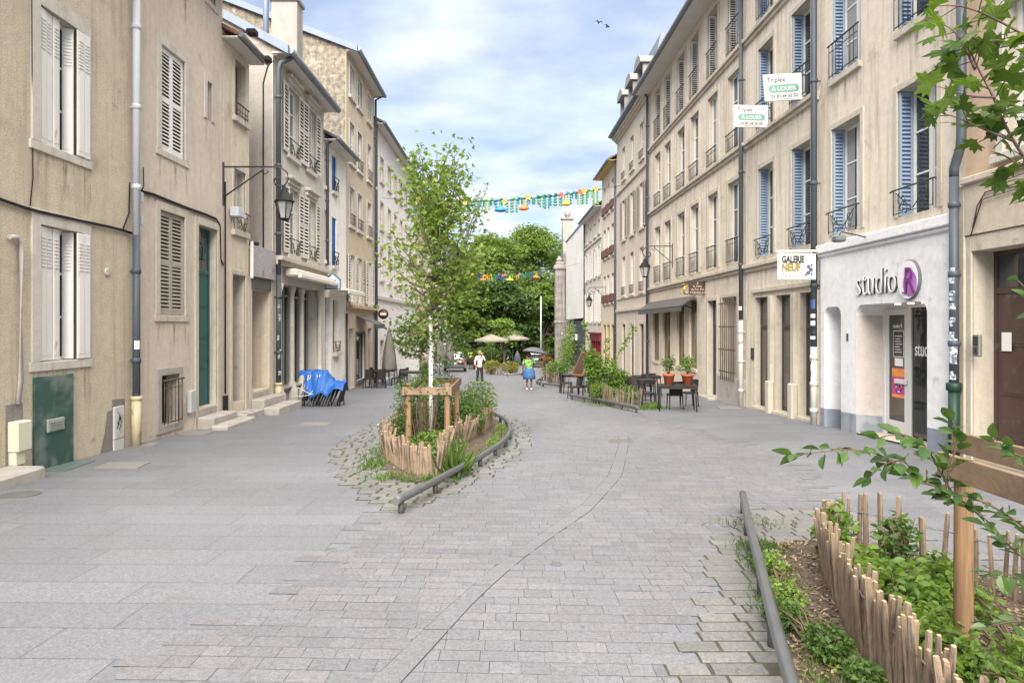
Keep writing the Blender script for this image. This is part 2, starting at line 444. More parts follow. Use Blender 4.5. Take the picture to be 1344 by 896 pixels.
ys = [-25, -5, 0, 5, 10, 20, 30, 40, 50, 60, 70, 82, 110, 200, 800]
xs = [-800, -60, -20, -10, 0, 10, 20, 60, 800]
mb = MB()
mb.add([(x, y, G(y)-0.016) for y in ys for x in xs],
       [(j*len(xs)+i, j*len(xs)+i+1, (j+1)*len(xs)+i+1, (j+1)*len(xs)+i) for j in range(len(ys)-1) for i in range(len(xs)-1)])
struct(mb.build('ground', M_mort))

PATCH_L = pxpoly([(438,592),(447,622),(462,640),(478,656),(505,670),(545,667),(592,650),(640,625),(680,600),(698,575),(692,557),(665,546),(610,538),(545,545),(505,548),(480,565),(455,574)])
PATCH_R = pxpoly([(985,668),(1092,667),(1160,690),(1200,896),(940,896),(893,866),(897,838),(914,800),(930,778),(932,740),(950,702)])+[(2.2,2.6),(0.6,2.6),(1.0,3.6)]
PATCH_R = pxpoly([(1092,667),(985,668),(950,702),(932,740),(930,778),(914,800),(897,838),(893,866),(915,896)])+[(0.75,3.0),(0.55,2.2),(4.4,2.2),(4.4,5.2)]
BED_L = [(-1.28,9.35),(-1.72,9.7),(-2.2,11.4),(-2.62,13.8),(-2.35,16.4),(-1.5,17.9),(-.55,17.6),(-.1,16.2),(-.05,14.8),(-.35,12.6),(-.75,10.6)]
BED_R = [(2.50,6.45),(3.15,6.5),(4.35,4.7),(4.6,2.0),(1.05,2.0),(1.55,3.75),(1.70,4.3),(2.05,5.4)]
GUT_A = [gp(*p) for p in [(470,912),(487,894),(577,806),(645,747.5),(705,704),(765,661),(799,624),(813,582.5),(812,571)]]
GUT_B = [gp(*p) for p in [(510,912),(529,892),(626,785),(680,737),(725,704),(776,669),(816,624),(825,582.5),(824,571)]]
def gut_x(Y, line):
    q = sorted(line, key=lambda p: p.y); return interp(Y, [p.y for p in q], [p.x for p in q])
GY0, GY1 = GUT_A[0].y, GUT_A[-1].y

def Lb(Y): return interp(Y, [0,3.8,5,7,8.5,10,13,18,22,30,45], [-2.7,-2.25,-1.75,-1.55,-1.5,-1.6,-1.3,-1.4,-1.8,-2.4,-2.6])
def Rb(Y): return interp(Y, [0,2.5,3.8,7,8,10,13,16,20,25,35,45], [1.6,1.7,2.0,3.1,3.6,4.2,4.3,3.9,3.2,2.6,2.9,3.2])

SL = 0.05        # rows of paving run slightly off square
mb = MB()                                                        # large slabs everywhere
Y = 0.5; row = 0
while Y < 70:
    d = 0.44 if Y < 35 else 0.9
    X = -9.6+rnd.uniform(-.6, 0)
    while X < 9.8:
        l = rnd.uniform(0.85, 1.35); g = 0.0019
        Yf = lambda x, y: y-SL*x*0.4
        q = [(X+g, Yf(X, Y)+g), (X+l-g, Yf(X+l, Y)+g), (X+l-g, Yf(X+l, Y+d)-g), (X+g, Yf(X, Y+d)-g)]
        mb.add([(a, b, G(b)-0.0035) for a, b in q], [(0,1,2,3)])
        X += l
    Y += d
struct(mb.build('pavement_slabs', M_slab))

bed, sett = MB(), MB()
Y = 1.2
while Y < 46:
    d = rnd.choice([0.14, 0.15, 0.165]) if Y < 30 else 0.34
    yc = Y+d/2; x0 = Lb(yc)+rnd.uniform(-.25, .25); x1 = Rb(yc)+rnd.uniform(-.3, .3)
    Yf = lambda x, y: y-SL*x*0.8
    X = x0
    runs = []
    while X < x1:
        l = rnd.uniform(0.14, 0.33); xe = X+l
        c = (X+l/2, yc-SL*(X+l/2)*.8)
        skip = inside(c, PATCH_L) or inside(c, PATCH_R)
        segs = [(X, xe)]
        if GY0 < yc < GY1:
            ga, gb = gut_x(c[1], GUT_A), gut_x(c[1], GUT_B)
            segs = []
            if X < ga: segs.append((X, min(xe, ga+.02)))
            if xe > gb: segs.append((max(X, gb-.02), xe))
        if not skip:
            for a, b_ in segs:
                if b_-a < 0.03: continue
                g = rnd.uniform(0.0012, 0.0030); zz = rnd.uniform(0, 0.0012)
                q = [(a+g, Yf(a, Y)+g), (b_-g, Yf(b_, Y)+g), (b_-g, Yf(b_, Y+d)-g), (a+g, Yf(a, Y+d)-g)]
                sett.add([(p, r, G(r)+zz) for p, r in q], [(0,1,2,3)])
            q = [(X, Yf(X, Y)), (xe, Yf(xe, Y)), (xe, Yf(xe, Y+d)), (X, Yf(X, Y+d))]
            bed.add([(p, r, G(r)-0.0018) for p, r in q], [(0,1,2,3)])
        X = xe
    Y += d
struct(bed.build('roadway_bed', M_sjoint)); struct(sett.build('roadway_setts', M_sett))

gs_, gb_ = MB(), MB()                                            # the curved gutter line
Y = GY0
while Y < GY1-0.05:
    l = rnd.uniform(0.5, 0.85); Y2 = min(Y+l, GY1)
    def P(Yv, t):
        a, b_ = gut_x(Yv, GUT_A), gut_x(Yv, GUT_B); x = a+(b_-a)*t; return (x, Yv, G(Yv))
    for (y0, y1) in ((Y, (Y+Y2)/2), ((Y+Y2)/2, Y2)):
        gb_.add([tuple(np.array(P(y0,-.05))+(0,0,.001)), tuple(np.array(P(y0,1.05))+(0,0,.001)), tuple(np.array(P(y1,1.05))+(0,0,.001)), tuple(np.array(P(y1,-.05))+(0,0,.001))], [(0,1,2,3)])
    k = [P(Y+.004, -.005), P(Y+.004, 1.005), P((Y+Y2)/2, 1.005), P(Y2-.004, 1.005), P(Y2-.004, -.005), P((Y+Y2)/2, -.005)]
    gs_.add([(a, b_, c+.004) for a, b_, c in k], [(0,1,2,5),(5,2,3,4)])
    Y = Y2
struct(gb_.build('gutter_joint', M_gjoint)); struct(gs_.build('gutter_stones', M_gut))

def patch(name, poly, bedpoly, d=0.165, l=0.30, gap=0.035, frac=1.0):
    P = MB(); ys_ = [p[1] for p in poly]; Y = min(ys_); r = 0; moss = MB()
    tops = []
    while Y < max(ys_):
        off = rnd.uniform(0, l); X = min(p[0] for p in poly)-off
        while X < max(p[0] for p in poly):
            ll = l*rnd.uniform(.85, 1.15); c = (X+ll/2, Y+d/2)
            if inside(c, poly):
                moss.add([(X, Y, G(Y)+.001), (X+ll, Y, G(Y)+.001), (X+ll, Y+d, G(Y+d)+.001), (X, Y+d, G(Y+d)+.001)], [(0,1,2,3)])
                if not inside(c, bedpoly):
                    gx = gap*rnd.uniform(.7, 1.3)
                    P.box(X+gx*.5, X+ll-gx*.5, Y+gap*.6, Y+d-gap*.6, -0.02, 0.003+rnd.uniform(0, .0025), bev=0.0015, M=Matrix.Translation((0, 0, G(Y))))
                    tops.append((X, Y, ll, d))
            X += ll
        Y += d
    struct(moss.build(name+'_bed', M_moss)); struct(P.build(name, M_patch)); return tops
TOPS_L = patch('open_joint_setts', PATCH_L, BED_L, 0.18, 0.26, 0.042)
TOPS_R = patch('open_joint_paving', PATCH_R, BED_R, 0.150, 0.30, 0.024)

def soil(name, poly, h=0.03):
    c = np.mean(np.array(poly), 0); vs_ = []; n = len(poly); rings = 5
    for k in range(rings):
        t = 1-k/rings*0.98
        for p in poly:
            x, y = c[0]+(p[0]-c[0])*t, c[1]+(p[1]-c[1])*t
            vs_.append((x, y, G(y)+0.012+(h+rnd.uniform(-.012, .02) if k else 0)))
    fs = [(k*n+i, k*n+(i+1) % n, (k+1)*n+(i+1) % n, (k+1)*n+i) for k in range(rings-1) for i in range(n)]+[tuple((rings-1)*n+i for i in range(n))]
    m = MB(); m.add(vs_, fs, 0, True); return struct(m.build(name, M_soil))
soil('planting_soil', BED_L); soil('planting_soil', BED_R, 0.02)

# ================================================================== BUILDINGS
M_glass = glassmat('window_glass'); M_glass2 = glassmat('window_glass_pale', (0.10, 0.11, 0.12), 0.06)
M_shopglass = glassmat('shop_glass', (0.02, 0.022, 0.022), 0.03)
M_white = mat('white_paint', (0.72, 0.71, 0.68), 0.5, 0.06, 4, stain=(0.5, 0.45, 0.38), stain_s=3, stain_t=(.6, .75))
M_shut_w = mat('white_shutter_paint', (0.70, 0.68, 0.64), 0.55, 0.07, 3, stain=(0.45, 0.33, 0.24), stain_s=4, stain_t=(.63, .75), stretch=(1,1,.3))
M_shut_b = mat('blue_shutter_paint', (0.27, 0.345, 0.46), 0.55, 0.10, 3, stain=(0.36, 0.40, 0.46), stain_s=3, stain_t=(.6, .75))
M_shut_g = mat('grey_louvre_paint', (0.34, 0.31, 0.265), 0.65, 0.10, 3)
M_iron = mat('dark_iron', (0.045, 0.05, 0.058), 0.5, 0.2, 8, metal=0.3)
M_black = mat('black_iron', (0.012, 0.0125, 0.013), 0.6, 0.2, 8, spec=.25)
M_zinc = mat('zinc', (0.15, 0.185, 0.24), 0.5, 0.10, 2, metal=0.1, stretch=(1,1,.4))
M_zincd = mat('zinc_dark', (0.17, 0.185, 0.205), 0.45, 0.12, 2, metal=0.3)
M_pipe = mat('grey_pipe_paint', (0.062, 0.074, 0.092), 0.5, 0.10, 2)
M_pipew = mat('white_pipe_paint', (0.50, 0.53, 0.58), 0.5, 0.06, 2)
M_tile = mat('roof_tiles', (0.22, 0.12, 0.08), 0.85, 0.25, 6, 0.3)
M_slate = mat('roof_slate', (0.12, 0.13, 0.15), 0.6, 0.2, 5, 0.2)
M_soffit = mat('soffit_boards', (0.55, 0.53, 0.50), 0.7, 0.06, 2)
M_concrete = mat('worn_step_stone', (0.36, 0.335, 0.30), 0.9, 0.15, 3, 0.3, 40, stain=(0.2, 0.18, 0.15), stain_s=2.5)
M_wooddoor = mat('brown_door_paint', (0.075, 0.045, 0.036), 0.5, 0.15, 4, stain=(0.12, 0.09, 0.075), stain_s=5)
M_teal = mat('teal_door_paint', (0.018, 0.092, 0.088), 0.45, 0.15, 4)
M_green = mat('green_panel_paint', (0.035, 0.085, 0.072), 0.5, 0.15, 1.5, stain=(0.16, 0.19, 0.17), stain_s=1.8, stain_t=(.45, .65))
M_stone = plaster('dressed_stone', (0.50, 0.455, 0.375), (0.30, 0.265, 0.21), 0.2, 45, 0.06, None, 0.3)
M_stonew = plaster('pale_dressed_stone', (0.53, 0.50, 0.44), (0.36, 0.33, 0.28), 0.2, 45, 0.06, None, 0.35)
M_dark = mat('dark_interior', (0.02, 0.019, 0.018), 0.9, 0.1)
M_graydoor = mat('grey_brown_door', (0.085, 0.078, 0.066), 0.5, 0.2, 2)
M_bluewin = mat('bright_blue_paint', (0.012, 0.085, 0.33), 0.45, 0.1, 3)
M_rust = mat('rusty_iron', (0.10, 0.07, 0.055), 0.8, 0.3, 10)
M_redbox = mat('red_brown_box', (0.12, 0.05, 0.04), 0.7, 0.2, 6)
M_paper = mat('paper_white', (0.75, 0.75, 0.74), 0.7, 0.03)

M_louvshade = mat('louvre_shade', (.05, .046, .042), .9); M_louvshade_blue = mat('louvre_shade_blue', (.17, .23, .33), .9)  # backing colours paint in the shade between shutter slats
q5 = lambda v: round(v*20)/20.0
MESHC = {}
def cached(key, fn):
    if key not in MESHC: MESHC[key] = fn()
    return MESHC[key]

class Bld:
    """one house: local x along the facade (left to right in the photo), y into the house, z up"""
    def __init__(s, name, label, side, xa, xb, a, b, top, wall_m, depth=8.0, cat='building', group=None, ybase=None):
        s.a, s.b, s.side = a, b, side
        s.Ya, s.Yb = s.Yof(xa), s.Yof(xb)
        s.k = math.sqrt(1+b*b)
        s.z0 = G((s.Ya+s.Yb)/2) if ybase is None else ybase
        X = a+b*s.Ya
        rz = math.atan2(1, b) if side == 'L' else math.atan2(-1, -b)
        s.o = thing(name, label, cat, (X, s.Ya, s.z0), rz, group)
        s.L = abs(s.Yb-s.Ya)*s.k; s.top = top-s.z0; s.m = wall_m; s.D = depth
        s.open = []; s.rd = 0.30
    def Yof(s, x): return s.a/((x-CX)/FPX-s.b)
    def u(s, x): return abs(s.Yof(x)-s.Ya)*s.k*(1 if (s.Yof(x)-s.Ya)*(1 if s.side == 'L' else -1) >= 0 else -1)
    def z(s, y, x): return CAMZ+(HOR-y)/FPX*s.Yof(x)-s.z0
    def gz(s, u): return G(s.Ya+(u/s.k)*(1 if s.side == 'L' else -1))-s.z0
    def rect(s, x0, x1, yt, yb, xm=None):
        xm = xm if xm else (x0+x1)/2
        return (q5(s.u(x0)), q5(s.u(x1)), q5(s.z(yb, xm)), q5(s.z(yt, xm)))
    def hole(s, r, rd=None): s.open.append((*r, rd if rd is not None else s.rd)); return r
    def walls(s, rd_m=None, base=-1.2, extra_top=None, near=True, far=True):
        us = sorted({0.0, s.L, *[o[0] for o in s.open], *[o[1] for o in s.open]})
        zs = sorted({base, s.top, *[o[2] for o in s.open], *[o[3] for o in s.open]})
        us = [u for u in us if -1e-6 <= u <= s.L+1e-6]
        m = MB()
        for i in range(len(us)-1):
            for j in range(len(zs)-1):
                uc, zc = (us[i]+us[i+1])/2, (zs[j]+zs[j+1])/2
                if any(o[0] < uc < o[1] and o[2] < zc < o[3] for o in s.open): continue
                m.quad((us[i],0,zs[j]), (us[i+1],0,zs[j]), (us[i+1],0,zs[j+1]), (us[i],0,zs[j+1]))
        for (u0,u1,z0,z1,rd) in s.open:
            m.quad((u0,0,z0),(u0,rd,z0),(u0,rd,z1),(u0,0,z1), 1); m.quad((u1,0,z0),(u1,0,z1),(u1,rd,z1),(u1,rd,z0), 1)
            m.quad((u0,0,z1),(u0,rd,z1),(u1,rd,z1),(u1,0,z1), 1); m.quad((u0,0,z0),(u1,0,z0),(u1,rd,z0),(u0,rd,z0), 1)
        D = s.D
        m.quad((0,0,base),(0,0,s.top),(0,D,s.top),(0,D,base)); m.quad((s.L,0,base),(s.L,D,base),(s.L,D,s.top),(s.L,0,s.top))
        m.quad((0,D,base),(0,D,s.top),(s.L,D,s.top),(s.L,D,base)); m.quad((0,0,s.top),(s.L,0,s.top),(s.L,D,s.top),(0,D,s.top))
        s.wall = m.build('wall', [s.m, rd_m or s.m], s.o); return s.wall
    def roof(s, m, pitch=0.5, oh=0.55, thick=0.10, soff=M_soffit, gut=M_zincd, verge=None, ends=0.08, gable=True, gut_r=0.075):
        D, T = s.D, s.top; h = D/2*pitch
        r = MB()
        zf = T-oh*pitch+0.02
        prof = [(-oh, zf), (D/2, T+h+0.02), (D+.3, T-.3*pitch+.02), (D+.3, T-.3*pitch+.02+thick), (D/2, T+h+.02+thick), (-oh, zf+thick)]
        r.prism_x(prof, -ends, s.L+ends)
        ro = r.build('roof', m, s.o)
        if gable:
            g = MB(); g.prism_x([(0.0, T-.001), (D/2, T+h), (D, T-.001)], 0.0, s.L); g.build('gable', s.m, ro)
        if soff:
            b = MB(); b.box(-ends+.02, s.L+ends-.02, -oh+.03, -0.005, zf-.05, zf-.002)
            b.build('soffit', soff, ro)
        if gut: 
            b = MB(); b.tube([(-ends, -oh-.05, zf+.03), (s.L+ends, -oh-.05, zf+.03)], gut_r, 10); b.build('gutter', gut, ro)
        if verge:
            v = MB()
            v.prism_x([(-oh-.02, zf+thick-.22), (D/2, T+h+thick-.2), (D/2, T+h+thick+.05), (-oh-.02, zf+thick+.05)], -ends-.12, -ends+.02); v.build('verge', verge, ro)
        return ro
    def sticker(s, u, out_, r, z, h, a0, a1, m=None):
        b = MB(); P_ = [(u+r*math.sin(a), -out_-r*math.cos(a)) for a in np.linspace(a0, a1, 5)]
        b.add([(x, y, z) for x, y in P_]+[(x, y, z+h) for x, y in P_], [(i, i+1, 6+i, 5+i) for i in range(4)]); return b.build('sticker', m or M_paper, s.o)
    def band(s, z, h, proj, m, u0=None, u1=None, name='string_course', steps=1):
        b = MB(); u0 = 0 if u0 is None else u0; u1 = s.L if u1 is None else u1
        for k in range(steps):
            hh = h/steps; b.box(u0+.003*k, u1-.003*k, -proj*(k+1)/steps, 0.02, z+hh*k+(.0005 if k else 0), z+hh*(k+1), bev=.008)
        return b.build(name, m, s.o)
    def pipe(s, u, z0, z1, r, m, out_=0.10, name='downpipe', foot=None, kink=None, collars=3):
        b = MB(); path = [(u, -out_, z0), (u, -out_, z1)] if not kink else [(u, -out_, z0)]+kink
        b.tube(path, r, 12)
        for k in range(collars):
            zz = z0+(z1-z0)*(k+.6)/collars; b.lathe([(r*1.02, -.05), (r*1.22, -.045), (r*1.22, .045), (r*1.02, .05)], 12, (u, -out_, zz)); b.box(u-.01, u+.01, -out_, 0.01, zz-.015, zz+.015)
        p = b.build(name, m, s.o)
        if foot:
            f = MB(); f.tube([(u, -out_, foot[0]), (u, -out_, foot[1])], r*1.25, 12); f.lathe([(r*1.3,-.04),(r*1.55,-.03),(r*1.55,.03),(r*1.3,.04)], 12, (u,-out_,foot[1])); f.build('pipe_foot', foot[2], p)
        return p

def louvre_mesh(w, h, m, mid=1, n=None, key='', ang=0.5, pitch=.085):
    """a louvred shutter leaf in local xz, 4 cm thick, x from 0 to w"""
    def mk():
        b = MB(); st = min(.06, w*.16)
        b.box(0, st, 0, .035, 0, h, bev=.004); b.box(w-st, w, 0, .035, 0, h, bev=.004)
        rails = [0, h-.09]+([h*.5-.045] if mid else [])
        for z in rails: b.box(st, w-st, .002, .033, z, z+.09)
        n_ = n or max(6, int(h/pitch)); dz = (h-.18)/n_
        for k in range(n_):
            z = .09+dz*(k+.5)
            if mid and abs(z-h*.5) < .06: continue
            b.add([(st, .0, z-dz*.36), (w-st, .0, z-dz*.36), (w-st, .030, z+dz*.16), (st, .030, z+dz*.16), (st, .004, z-dz*.46), (w-st, .004, z-dz*.46), (w-st, .034, z+dz*.12), (st, .034, z+dz*.12)],
                  [(0,1,2,3),(4,7,6,5),(0,4,5,1),(2,6,7,3)])
        b.box(st, w-st, .0345, .0385, .09, h-.09, 1)  # sheet behind the slats, coloured as the shade in the gaps
        return b.mesh('shutter', [m, M_louvshade_blue if m is M_shut_b else M_louvshade])
    return cached(('louv', w, h, m.name, mid, n, pitch), mk)
def panel_shutter_mesh(w, h, m, vents=True):
    """a folded sheet-metal shutter leaf: narrow panels with rows of slots near the top"""
    def mk():
        b = MB(); nl = max(1, round(w/.17)); pw = w/nl
        for k in range(nl):
            yo = .012 if k % 2 else 0
            b.box(k*pw+.004, (k+1)*pw-.004, yo, yo+.028, 0, h, bev=.006)
            b.box(k*pw+.03, (k+1)*pw-.03, yo-.006, yo+.001, .08, h-.75)
            if vents:
                for j in range(9): b.box(k*pw+.03, (k+1)*pw-.03, yo-.012, yo-.001, h-.18-j*.055, h-.155-j*.055)
        return b.mesh('shutter', m)
    return cached(('pan', w, h, m.name, vents), mk)
def sash_mesh(w, h, m, cols=2, bars=2, t=.05):
    def mk():
        b = MB(); e = .06
        b.box(0, e, 0, t, 0, h); b.box(w-e, w, 0, t, 0, h); b.box(e, w-e, 0.001, t, 0, e); b.box(e, w-e, 0.001, t, h-e, h)
        for c in range(1, cols): b.box(w*c/cols-.05, w*c/cols+.05, -.004, t-.001, e, h-e)
        xs_ = [e]+[w*c/cols for c in range(1, cols)]+[w-e]
        for c in range(cols):
            lo = xs_[c]+(0.05 if c else 0); hi = xs_[c+1]-(0.05 if c < cols-1 else 0)
            b.box(lo, lo+.035, .006, t-.01, e, h-e); b.box(hi-.035, hi, .006, t-.01, e, h-e)
            for j in range(1, bars+1): b.box(lo+.035, hi-.035, .008, t-.012, h*j/(bars+1)-.018, h*j/(bars+1)+.018)
        return b.mesh('frame', m)
    return cached(('sash', w, h, m.name, cols, bars), mk)
def rail_mesh(w, h, style, m):
    def mk():
        b = MB(); 
        if style == 'bars':
            b.tube([(-.06, -.04, h), (w+.06, -.04, h)], .019, 6); b.tube([(0, -.03, .08), (w, -.03, .08)], .012, 6); b.tube([(0, -.03, h-.16), (w, -.03, h-.16)], .010, 6)
            n = max(4, int(w/.14))
            for k in range(n+1): x = w*k/n; b.tube([(x, -.03, .04), (x, -.03, h)], .009, 5)
        else:
            b.tube([(-.10, -.05, h*.96), (-.04, -.05, h), (w+.04, -.05, h), (w+.10, -.05, h*.96)], .017, 6); b.tube([(0, -.04, .06), (w, -.04, .06)], .008, 5)
            for x in (0.0, w): b.tube([(x, -.04, .03), (x, -.04, h)], .010, 5)
            for s_ in (-1, 1):
                for q, (cx_, cz) in enumerate(((w*.25, h*.62), (w*.25, h*.28))):
                    cx2 = cx_ if s_ < 0 else w-cx_
                    pts = [(cx2+s_*(.02+.020*t)*math.cos(t*1.0+q*3.1), -.045, cz+(.02+.020*t)*math.sin(t*1.0+q*3.1)) for t in np.linspace(0, 7.2, 22)]
                    b.tube(pts, .010, 5)
                b.tube([(w/2+s_*.02, -.045, .1), (w/2+s_*w*.17, -.045, h*.45), (w/2+s_*w*.42, -.045, h*.88)], .010, 5)
        return b.mesh('railing', m)
    return cached(('rail', w, h, style, m.name), mk)

M_curtain = mat('net_curtain', (.30, .30, .29), .6, .10, 5)
def window(B, r, cas=M_stone, cw=.14, rd=.30, frame=M_white, cols=2, bars=2, glass=None, shut=None, shm=None, rail=None, rh=.55, railm=None, sill=True, proud=.03, label=None, lint=0.0, open_=0.0, name='window', sillp=.07, keyst=False, box=None, shw=None, pane=True):
    """an opening with its stone surround; sash, pane, shutters and railing are its children"""
    u0, u1, z0, z1 = r; w_, h = round(u1-u0, 2), round(z1-z0, 2)
    B.hole(r, rd)
    def mk():
        b = MB()
        if cw:
            b.box(-cw, 0, -proud, .02, 0, h+cw+lint, bev=.006); b.box(w_, w_+cw, -proud, .02, 0, h+cw+lint, bev=.006); b.box(0, w_, -proud, .02, h, h+cw+lint, bev=.006)
        if sill: b.box(-cw-.04, w_+cw+.04, -proud-sillp, .02, -.14, 0, bev=.01)
        b.box(0, w_, rd-.03, rd+.02, -.005, .05)
        if keyst: b.box(-cw-.08, w_+cw+.08, -.20, .02, h+cw+lint+.14, h+cw+lint+.24, bev=.02); b.box(-cw-.02, w_+cw+.02, -.10, .02, h+cw+lint, h+cw+lint+.139, bev=.01)
        return b.mesh('window', cas)
    wo = put(name, cached(('case', w_, h, cas.name, cw, rd, sill, proud, lint, keyst, sillp), mk), B.o, (u0, 0, z0))
    if label: wo['label'] = label
    if pane:
        put('frame', sash_mesh(w_, h, frame, cols, bars), wo, (0, rd-.08, 0))
        put('pane', cached(('pane', w_, h, (glass or M_glass).name), lambda: MB().box(.01, w_-.01, 0, .008, .01, h-.01).mesh('pane', glass or M_glass)), wo, (0, rd-.048, 0))
    if pane and (glass is None or glass is M_glass) and w_ > .6 and rnd.random() < .45:
        ch = rnd.random(); cw_ = round(w_*(.30 if ch < .6 else .5), 2)
        cm = cached(('curt', cw_, h), lambda: (lambda b: (b.add([(cw_*i/12, -.006*(i % 2), z) for z in (.04, h-.05) for i in range(13)], [(i, i+1, 14+i, 13+i) for i in range(12)]), b.mesh('curtain', M_curtain))[1])(MB()))
        put('curtain', cm, wo, (.05 if rnd.random() < .5 else w_-cw_-.05, rd-.052, 0))
    shw = round(shw or w_/2, 3)
    if shut == 'closed':
        for k in (0, 1): put('shutter', louvre_mesh(round(w_/2-.006, 3), round(h-.02, 2), shm), wo, (k*w_/2+.003, .03, .01))
    elif shut == 'flat':
        for k in (0, 1): put('shutter', louvre_mesh(shw, round(h-.02, 2), shm, pitch=.125), wo, ((-shw-.01) if k == 0 else w_+.01, -proud-.055, .01), (0, 0, R(rnd.uniform(-3, 3)) if k else R(rnd.uniform(-4, 4))))
    elif shut == 'jamb':
        dpt = round(rd-.10, 2)
        put('shutter', louvre_mesh(dpt, round(h-.02, 2), shm, 0), wo, (.055, .01, .01), (0, 0, R(90)))
        put('shutter', louvre_mesh(dpt, round(h-.02, 2), shm, 0), wo, (w_-.015, .01, .01), (0, 0, R(90)))
    if rail: put('railing', rail_mesh(w_, rh, rail, railm or M_iron), wo, (0, -proud-.02, 0))
    if box: put('flower_box', cached(('fbox', w_, box.name), lambda: MB().box(0, w_, -.16, 0, 0, .55, bev=.02).mesh('flower_box', box)), wo, (0, -proud, 0))
    return wo

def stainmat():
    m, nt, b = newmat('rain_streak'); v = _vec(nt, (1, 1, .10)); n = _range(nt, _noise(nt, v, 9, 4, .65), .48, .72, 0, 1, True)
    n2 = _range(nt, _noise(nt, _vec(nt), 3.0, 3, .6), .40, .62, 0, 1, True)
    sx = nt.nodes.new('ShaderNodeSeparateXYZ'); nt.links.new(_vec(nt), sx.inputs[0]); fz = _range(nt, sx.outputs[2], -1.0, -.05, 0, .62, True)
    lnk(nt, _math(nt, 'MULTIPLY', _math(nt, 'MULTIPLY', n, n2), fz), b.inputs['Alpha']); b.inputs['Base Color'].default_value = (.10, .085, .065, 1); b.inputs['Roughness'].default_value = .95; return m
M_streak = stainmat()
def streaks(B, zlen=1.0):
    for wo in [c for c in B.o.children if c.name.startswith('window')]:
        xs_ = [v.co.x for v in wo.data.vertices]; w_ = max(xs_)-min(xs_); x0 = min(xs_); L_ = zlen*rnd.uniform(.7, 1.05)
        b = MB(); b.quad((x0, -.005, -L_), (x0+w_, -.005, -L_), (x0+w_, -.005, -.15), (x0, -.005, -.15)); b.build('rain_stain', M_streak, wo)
def door(B, r, m, rd=.35, transom=0.0, leaf=1, panels=3, handle=M_iron, cas=None, cw=.14, glass=None, name='door', proud=.03, label=None, thresh=0.0, fr=None):
    u0, u1, z0, z1 = r; w_, h = u1-u0, z1-z0
    B.hole(r, rd)
    b = MB(); fm = fr or m
    f = .07; hd = h-transom
    b.box(0, f, 0, .06, 0, h); b.box(w_-f, w_, 0, .06, 0, h); b.box(f, w_-f, .001, .06, h-f, h)
    if transom: b.box(f, w_-f, -.01, .06, hd-.05, hd+.05, bev=.01)
    d = b.build(name, fm, B.o, (u0, rd-.07, z0))
    if label: d['label'] = label
    lw = (w_-2*f)/leaf
    for k in range(leaf):
        q = MB(); x0, x1 = f+k*lw+.003, f+(k+1)*lw-.003
        top = hd-(.05 if transom else f)
        q.box(x0, x1, .015, .045, .005, top-.002)
        if glass:
            pass
        else:
            ph = (top-.2)/panels
            for j in range(panels):
                z = .12+j*ph
                q.box(x0+.09, x1-.09, .002, .016, z+.03, z+ph-.05, bev=.012)
                q.box(x0+.13, x1-.13, -.006, .003, z+.07, z+ph-.09, bev=.008)
        lf = q.build('leaf', m, d)
        if glass: MB().box(x0+.08, x1-.08, .004, .014, .12, top-.1).build('pane', glass, d)
        hb = MB(); hb.tube([(x1-.06 if k == 0 else x0+.06, .015, 1.05), (x1-.06 if k == 0 else x0+.06, -.05, 1.05), (x1-.14 if k == 0 else x0+.14, -.05, 1.05)], .012, 6); hb.build('handle', handle, d)
    if transom: MB().box(f, w_-f, .02, .03, hd+.05, h-f).build('pane', M_glass, d)
    if cas:
        c = MB(); c.box(-cw, 0, -proud, .02, -.6, h+cw, bev=.008); c.box(w_, w_+cw, -proud, .02, -.6, h+cw, bev=.008); c.box(0, w_, -proud, .02, h, h+cw, bev=.008)
        c.build('surround', cas, d, (0, -rd+.07, 0))
    return d
# ------------------------------------------------------------------ left side of the street
W_A = plaster('roughcast_beige', (0.51, 0.445, 0.335), (0.29, 0.245, 0.18), 0.85, 46, 0.08, None, 0.35, (0.45, 0.40, 0.31))
W_B = plaster('pinkish_render', (0.575, 0.495, 0.41), (0.40, 0.345, 0.285), 0.22, 60, 0.08, None, 0.30, (0.42, 0.355, 0.29))
W_C = plaster('sandy_render', (0.59, 0.515, 0.405), (0.31, 0.26, 0.2), 0.25, 60, 0.09, None, 0.3)
W_D = plaster('pale_grey_render', (0.54, 0.505, 0.445), (0.34, 0.31, 0.27), 0.18, 50, 0.06, None, 0.25)
W_E = plaster('white_render', (0.76, 0.735, 0.69), (0.48, 0.45, 0.40), 0.12, 50, 0.04, None, 0.18)
W_F = plaster('ochre_beige_render', (0.54, 0.455, 0.335), (0.34, 0.29, 0.22), 0.18, 50, 0.06, None, 0.25)
W_FG = plaster('rubble_gable', (0.25, 0.22, 0.18), (0.12, 0.105, 0.085), 1.2, 5, 0.2, (0.42, 0.20), 0.3, (0.48, 0.42, 0.32))
W_G = plaster('chalk_white_render', (0.74, 0.725, 0.69), (0.47, 0.45, 0.41), 0.12, 50, 0.04, None, 0.2)
W_H = plaster('cream_render', (0.52, 0.44, 0.31), (0.40, 0.34, 0.25), 0.15, 50, 0.05, None, 0.2)
M_patchy = plaster('bare_cement', (0.21, 0.195, 0.18), (0.13, 0.12, 0.11), 0.4, 30, 0.12)
LA, LB0 = -7.2, 0.0

